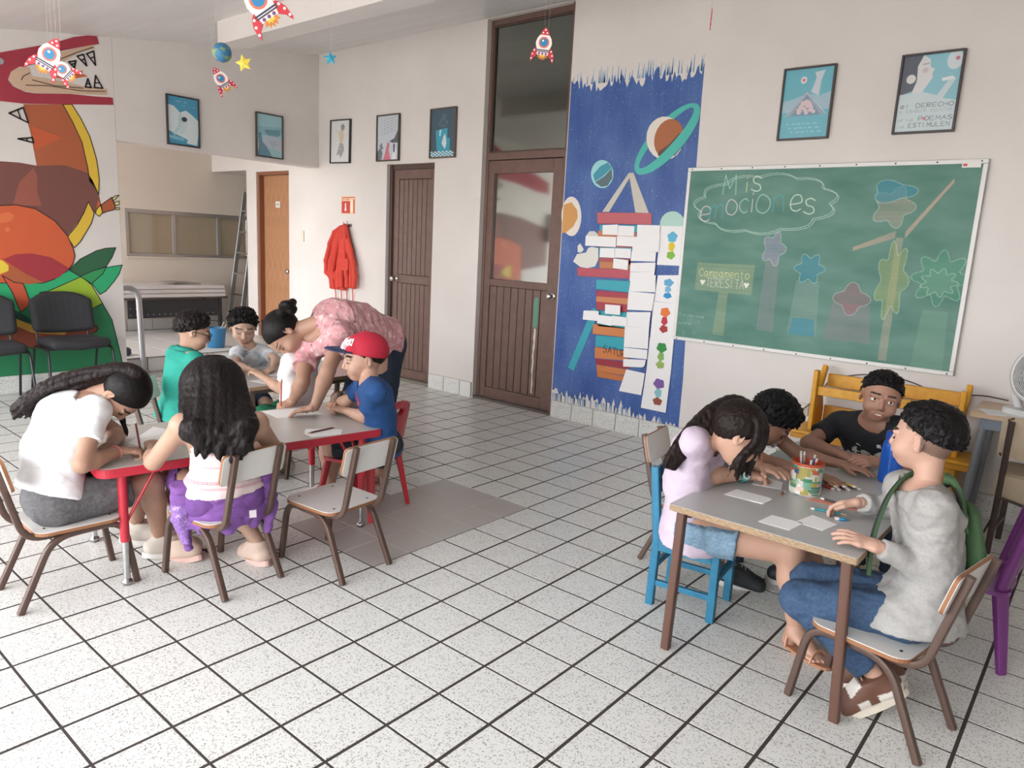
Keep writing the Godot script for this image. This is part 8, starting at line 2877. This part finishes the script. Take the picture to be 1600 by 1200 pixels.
func watch(root: Node3D, c: Vector3, axis: Vector3) -> void:
	var teal := mat(hue(34, 124, 122), 0.45)
	var band := ring_band(root, "wristwatch", c, axis, 0.027, 0.018, teal)
	var out := (Vector3(0.35, 0.25, 0.9) - axis * Vector3(0.35, 0.25, 0.9).dot(axis)).normalized()
	var b := Basis(axis.cross(out).normalized(), out, axis.cross(out).cross(out).normalized())
	var mb := MB.new()
	mb.lathe([Vector2(0, 0.020), Vector2(0.021, 0.020), Vector2(0.022, 0.030), Vector2(0.018, 0.034), Vector2(0, 0.034)], c, b, 24)
	put("bezel", mb, mat(hue(80, 168, 160), 0.4), band)
	mb = MB.new()
	mb.lathe([Vector2(0, 0.0345), Vector2(0.0155, 0.0345), Vector2(0.0155, 0.034)], c, b, 24)
	put("dial_ring", mb, mat(hue(208, 212, 210), 0.4), band)
	mb = MB.new()
	mb.lathe([Vector2(0, 0.0352), Vector2(0.010, 0.0352), Vector2(0.010, 0.0345)], c, b, 20)
	put("dial", mb, mat(hue(96, 108, 116), 0.3), band)

func collar(root: Node3D, q: Dictionary, m: Material) -> void:
	var N := vec(q.N)
	var up := (vec(q.H) - N).normalized()
	var side := (vec(q.SR) - vec(q.SL)).normalized()
	var fw := up.cross(side).normalized()
	var mb := MB.new()
	var pts := []
	for i in 21:
		var g := lerpf(-2.7, 2.7, i / 20.0)
		pts.append(N + up * 0.022 + side * sin(g) * 0.060 - fw * cos(g) * 0.056 - up * 0.012 * (1.0 - cos(g)) * 0.5)
	mb.sweep(pts, 0.012, 0.036, 8, up, true)
	extra(root, "collar", mb, m)

func glasses(root: Node3D, H: Vector3, hb: Basis, s: float) -> void:
	var mb := MB.new()
	for e in [-1, 1]:
		var pts := []
		for i in 19:
			var g := TAU * i / 18
			pts.append(H + hb * Vector3(0.033 * e + cos(g) * 0.022, -0.002 + sin(g) * 0.017, -0.098 + 0.006 * absf(cos(g))) * s)
		mb.sweep(pts, 0.004, 0.004, 6, hb.y, false)
		mb.sweep([H + hb * Vector3(0.055 * e, 0.002, -0.09) * s, H + hb * Vector3(0.080 * e, 0.004, -0.02) * s, H + hb * Vector3(0.080 * e, 0.0, 0.01) * s], 0.004, 0.004, 6, hb.y)
	mb.sweep([H + hb * Vector3(-0.012, 0.002, -0.102) * s, H + hb * Vector3(0.012, 0.002, -0.102) * s], 0.004, 0.004, 6, hb.y)
	extra(root, "glasses", mb, mat(hue(44, 40, 42), 0.35))

func cap(root: Node3D, H: Vector3, hb: Basis) -> void:
	var at := func(x: float, y: float, f: float) -> Vector3: return H + hb * Vector3(x, y, -f)
	var red := mat(hue(196, 28, 56), 0.75)
	var f := Fld.new(H - Vector3.ONE * 0.15, H + Vector3.ONE * 0.16, 0.0048)
	var rad := Vector3(0.090, 0.088, 0.104)
	f.ell(at.call(0, 0.034, -0.008), hb.orthonormalized(), rad * 1.08)
	f.cone(at.call(-0.045, 0.05, 0.062), at.call(0.045, 0.05, 0.062), 0.028, 0.028, 0.02)
	f.cut(at.call(0, 0.020, 0), hb * Vector3(0, -1, -0.28))
	var mb := MB.new()
	f.mesh(mb)
	var c := extra(root, "cap", mb, red)
	f = Fld.new(at.call(0, 0.03, 0.12) - Vector3.ONE * 0.11, at.call(0, 0.03, 0.12) + Vector3.ONE * 0.11, 0.0048)
	var tilt := hb.orthonormalized() * Basis(Vector3.RIGHT, 0.22)
	f.ell(at.call(0, 0.050, 0.092), tilt, Vector3(0.092, 0.0085, 0.092))
	mb = MB.new()
	f.mesh(mb)
	put("brim", mb, mat(hue(46, 64, 104), 0.75), c)
	mb = MB.new()
	mb.ball(at.call(0, 0.123, -0.008), Vector3(0.008, 0.004, 0.008), hb, 10)
	put("button", mb, red, c)
	mb = MB.new()
	var word := "BROOKLYN"
	for i in word.length():
		var g := (i - 3.5) * 0.205
		for l in letter(word[i]):
			for k in l.size() - 1:
				var ends := []
				for p in [l[k], l[k + 1]]:
					var gg: float = g + (p.x - 0.5) * 0.165
					var y: float = 0.058 + p.y * 0.040
					var w := sqrt(maxf(0.05, 1.0 - pow((y - 0.034) / rad.y, 2.0)))
					ends.append(at.call(sin(gg) * (rad.x + 0.0035) * w, y, -0.008 + cos(gg) * (rad.z + 0.004) * w + 0.006 * maxf(0.0, cos(gg * 1.5))))
				mb.sweep(ends, 0.008, 0.006, 6, hb.y)
	put("lettering", mb, mat(hue(232, 226, 226), 0.7), c)

func waist_jacket(root: Node3D, q: Dictionary) -> void:
	var P := vec(q.P)
	var N := vec(q.N)
	var spine := (N - P).normalized()
	var side := (vec(q.UR) - vec(q.UL)).normalized()
	var back := side.cross(spine).normalized()
	var f := Fld.new(P - Vector3(0.26, 0.26, 0.28), P + Vector3(0.26, 0.17, 0.28), 0.0085)
	f.cone(P - spine * 0.03, P + spine * 0.055, 0.103, 0.098, 0.02, side, 1.32)
	for i in 9:                              # folds wrapped round the hips, hem draped behind
		var a := (i - 4) / 4.0
		var p := P + side * a * 0.125 + back * (0.062 - 0.05 * a * a)
		f.cone(p + spine * 0.05, p - spine * (0.085 + 0.018 * sin(i * 2.0)) + back * 0.035, 0.035, 0.026, 0.014)
	for e in [-1, 1]:
		var p: Vector3 = P + side * e * 0.155 + back * 0.012
		f.cone(p + spine * 0.07, p - spine * 0.06 + back * 0.02 + side * e * 0.012, 0.034, 0.032, 0.016)
		f.cone(p - spine * 0.06 + back * 0.02 + side * e * 0.012, p - spine * (0.16 if e > 0 else 0.19) + back * 0.05 - side * e * 0.006, 0.030, 0.016, 0.014)
	f.cut(P + spine * 0.085, spine)
	folds.seed = 21
	f.ruffle(folds, 0.010, Basis(side, spine, back), Vector3(12, 34, 12), P)
	var mb := MB.new()
	f.mesh(mb)
	var j := extra(root, "waist_jacket", mb, triplanar(noise_tex(0.03, hue(116, 70, 146), hue(134, 86, 164), 111), Vector3.ONE * 4.0, 0.85))
	mb = MB.new()
	f.mesh(mb, Fld.none, func(p: Vector3, _n: Vector3) -> bool:
		var d := p - P
		return d.dot(side) < -0.135 and d.dot(spine) < 0.02 and d.dot(spine) > -0.15, 0.0015)
	put("sequin_panel", mb, triplanar(noise_tex(0.22, hue(92, 50, 140), hue(206, 170, 226), 112, 256, 2, FastNoiseLite.TYPE_CELLULAR), Vector3.ONE * 3.0, 0.25), j)
	mb = MB.new()
	var t := Transform3D(Basis(side, spine, back), P + side * 0.085 - spine * 0.02 + back * 0.135)
	mb.box(Vector3.ZERO, Vector3(0.026, 0.034, 0.002), 0.0005, t)
	put("care_label", mb, mat(hue(220, 206, 216), 0.7), j)

func straps(root: Node3D, q: Dictionary) -> void:     # green backpack worn with its straps over the shoulders
	var P := vec(q.P)
	var N := vec(q.N)
	var spine := (N - P).normalized()
	var side := (vec(q.SR) - vec(q.SL)).normalized()
	var back := side.cross(spine).normalized()
	var green := mat(hue(58, 88, 54), 0.85)
	var runs := [[[Vector3(1.26, 0.755, -1.25), Vector3(1.215, 0.748, -1.20), Vector3(1.190, 0.70, -1.12), Vector3(1.180, 0.62, -1.065), Vector3(1.182, 0.54, -1.015), Vector3(1.192, 0.475, -0.995)], 0.036],
		[[Vector3(1.318, 0.765, -1.165), Vector3(1.345, 0.765, -1.160), Vector3(1.374, 0.715, -1.150), Vector3(1.392, 0.63, -1.150)], 0.045]]
	for r in runs:
		var mb := MB.new()
		var pts := bend(r[0], 0.05, 4)
		mb.sweep(pts, r[1], 0.010, 8, side.cross(spine))
		var st := extra(root, "backpack_strap", mb, green)
		mb = MB.new()
		var inner := []
		for p in pts:
			inner.append(p - back * 0.005)
		mb.sweep(inner.slice(4, inner.size() - 2), 0.014, 0.010, 6, side.cross(spine))
		put("black_webbing", mb, mat(hue(34, 34, 36), 0.7), st)
	var f := Fld.new(N + back * 0.13 - Vector3(0.18, 0.32, 0.18), N + back * 0.13 + Vector3(0.18, 0.1, 0.18), 0.009)
	f.cone(N + back * 0.112 - spine * 0.06, N + back * 0.135 - spine * 0.24, 0.026, 0.034, 0.02, side, 2.6)
	var mb := MB.new()
	f.mesh(mb)
	extra(root, "backpack", mb, green)
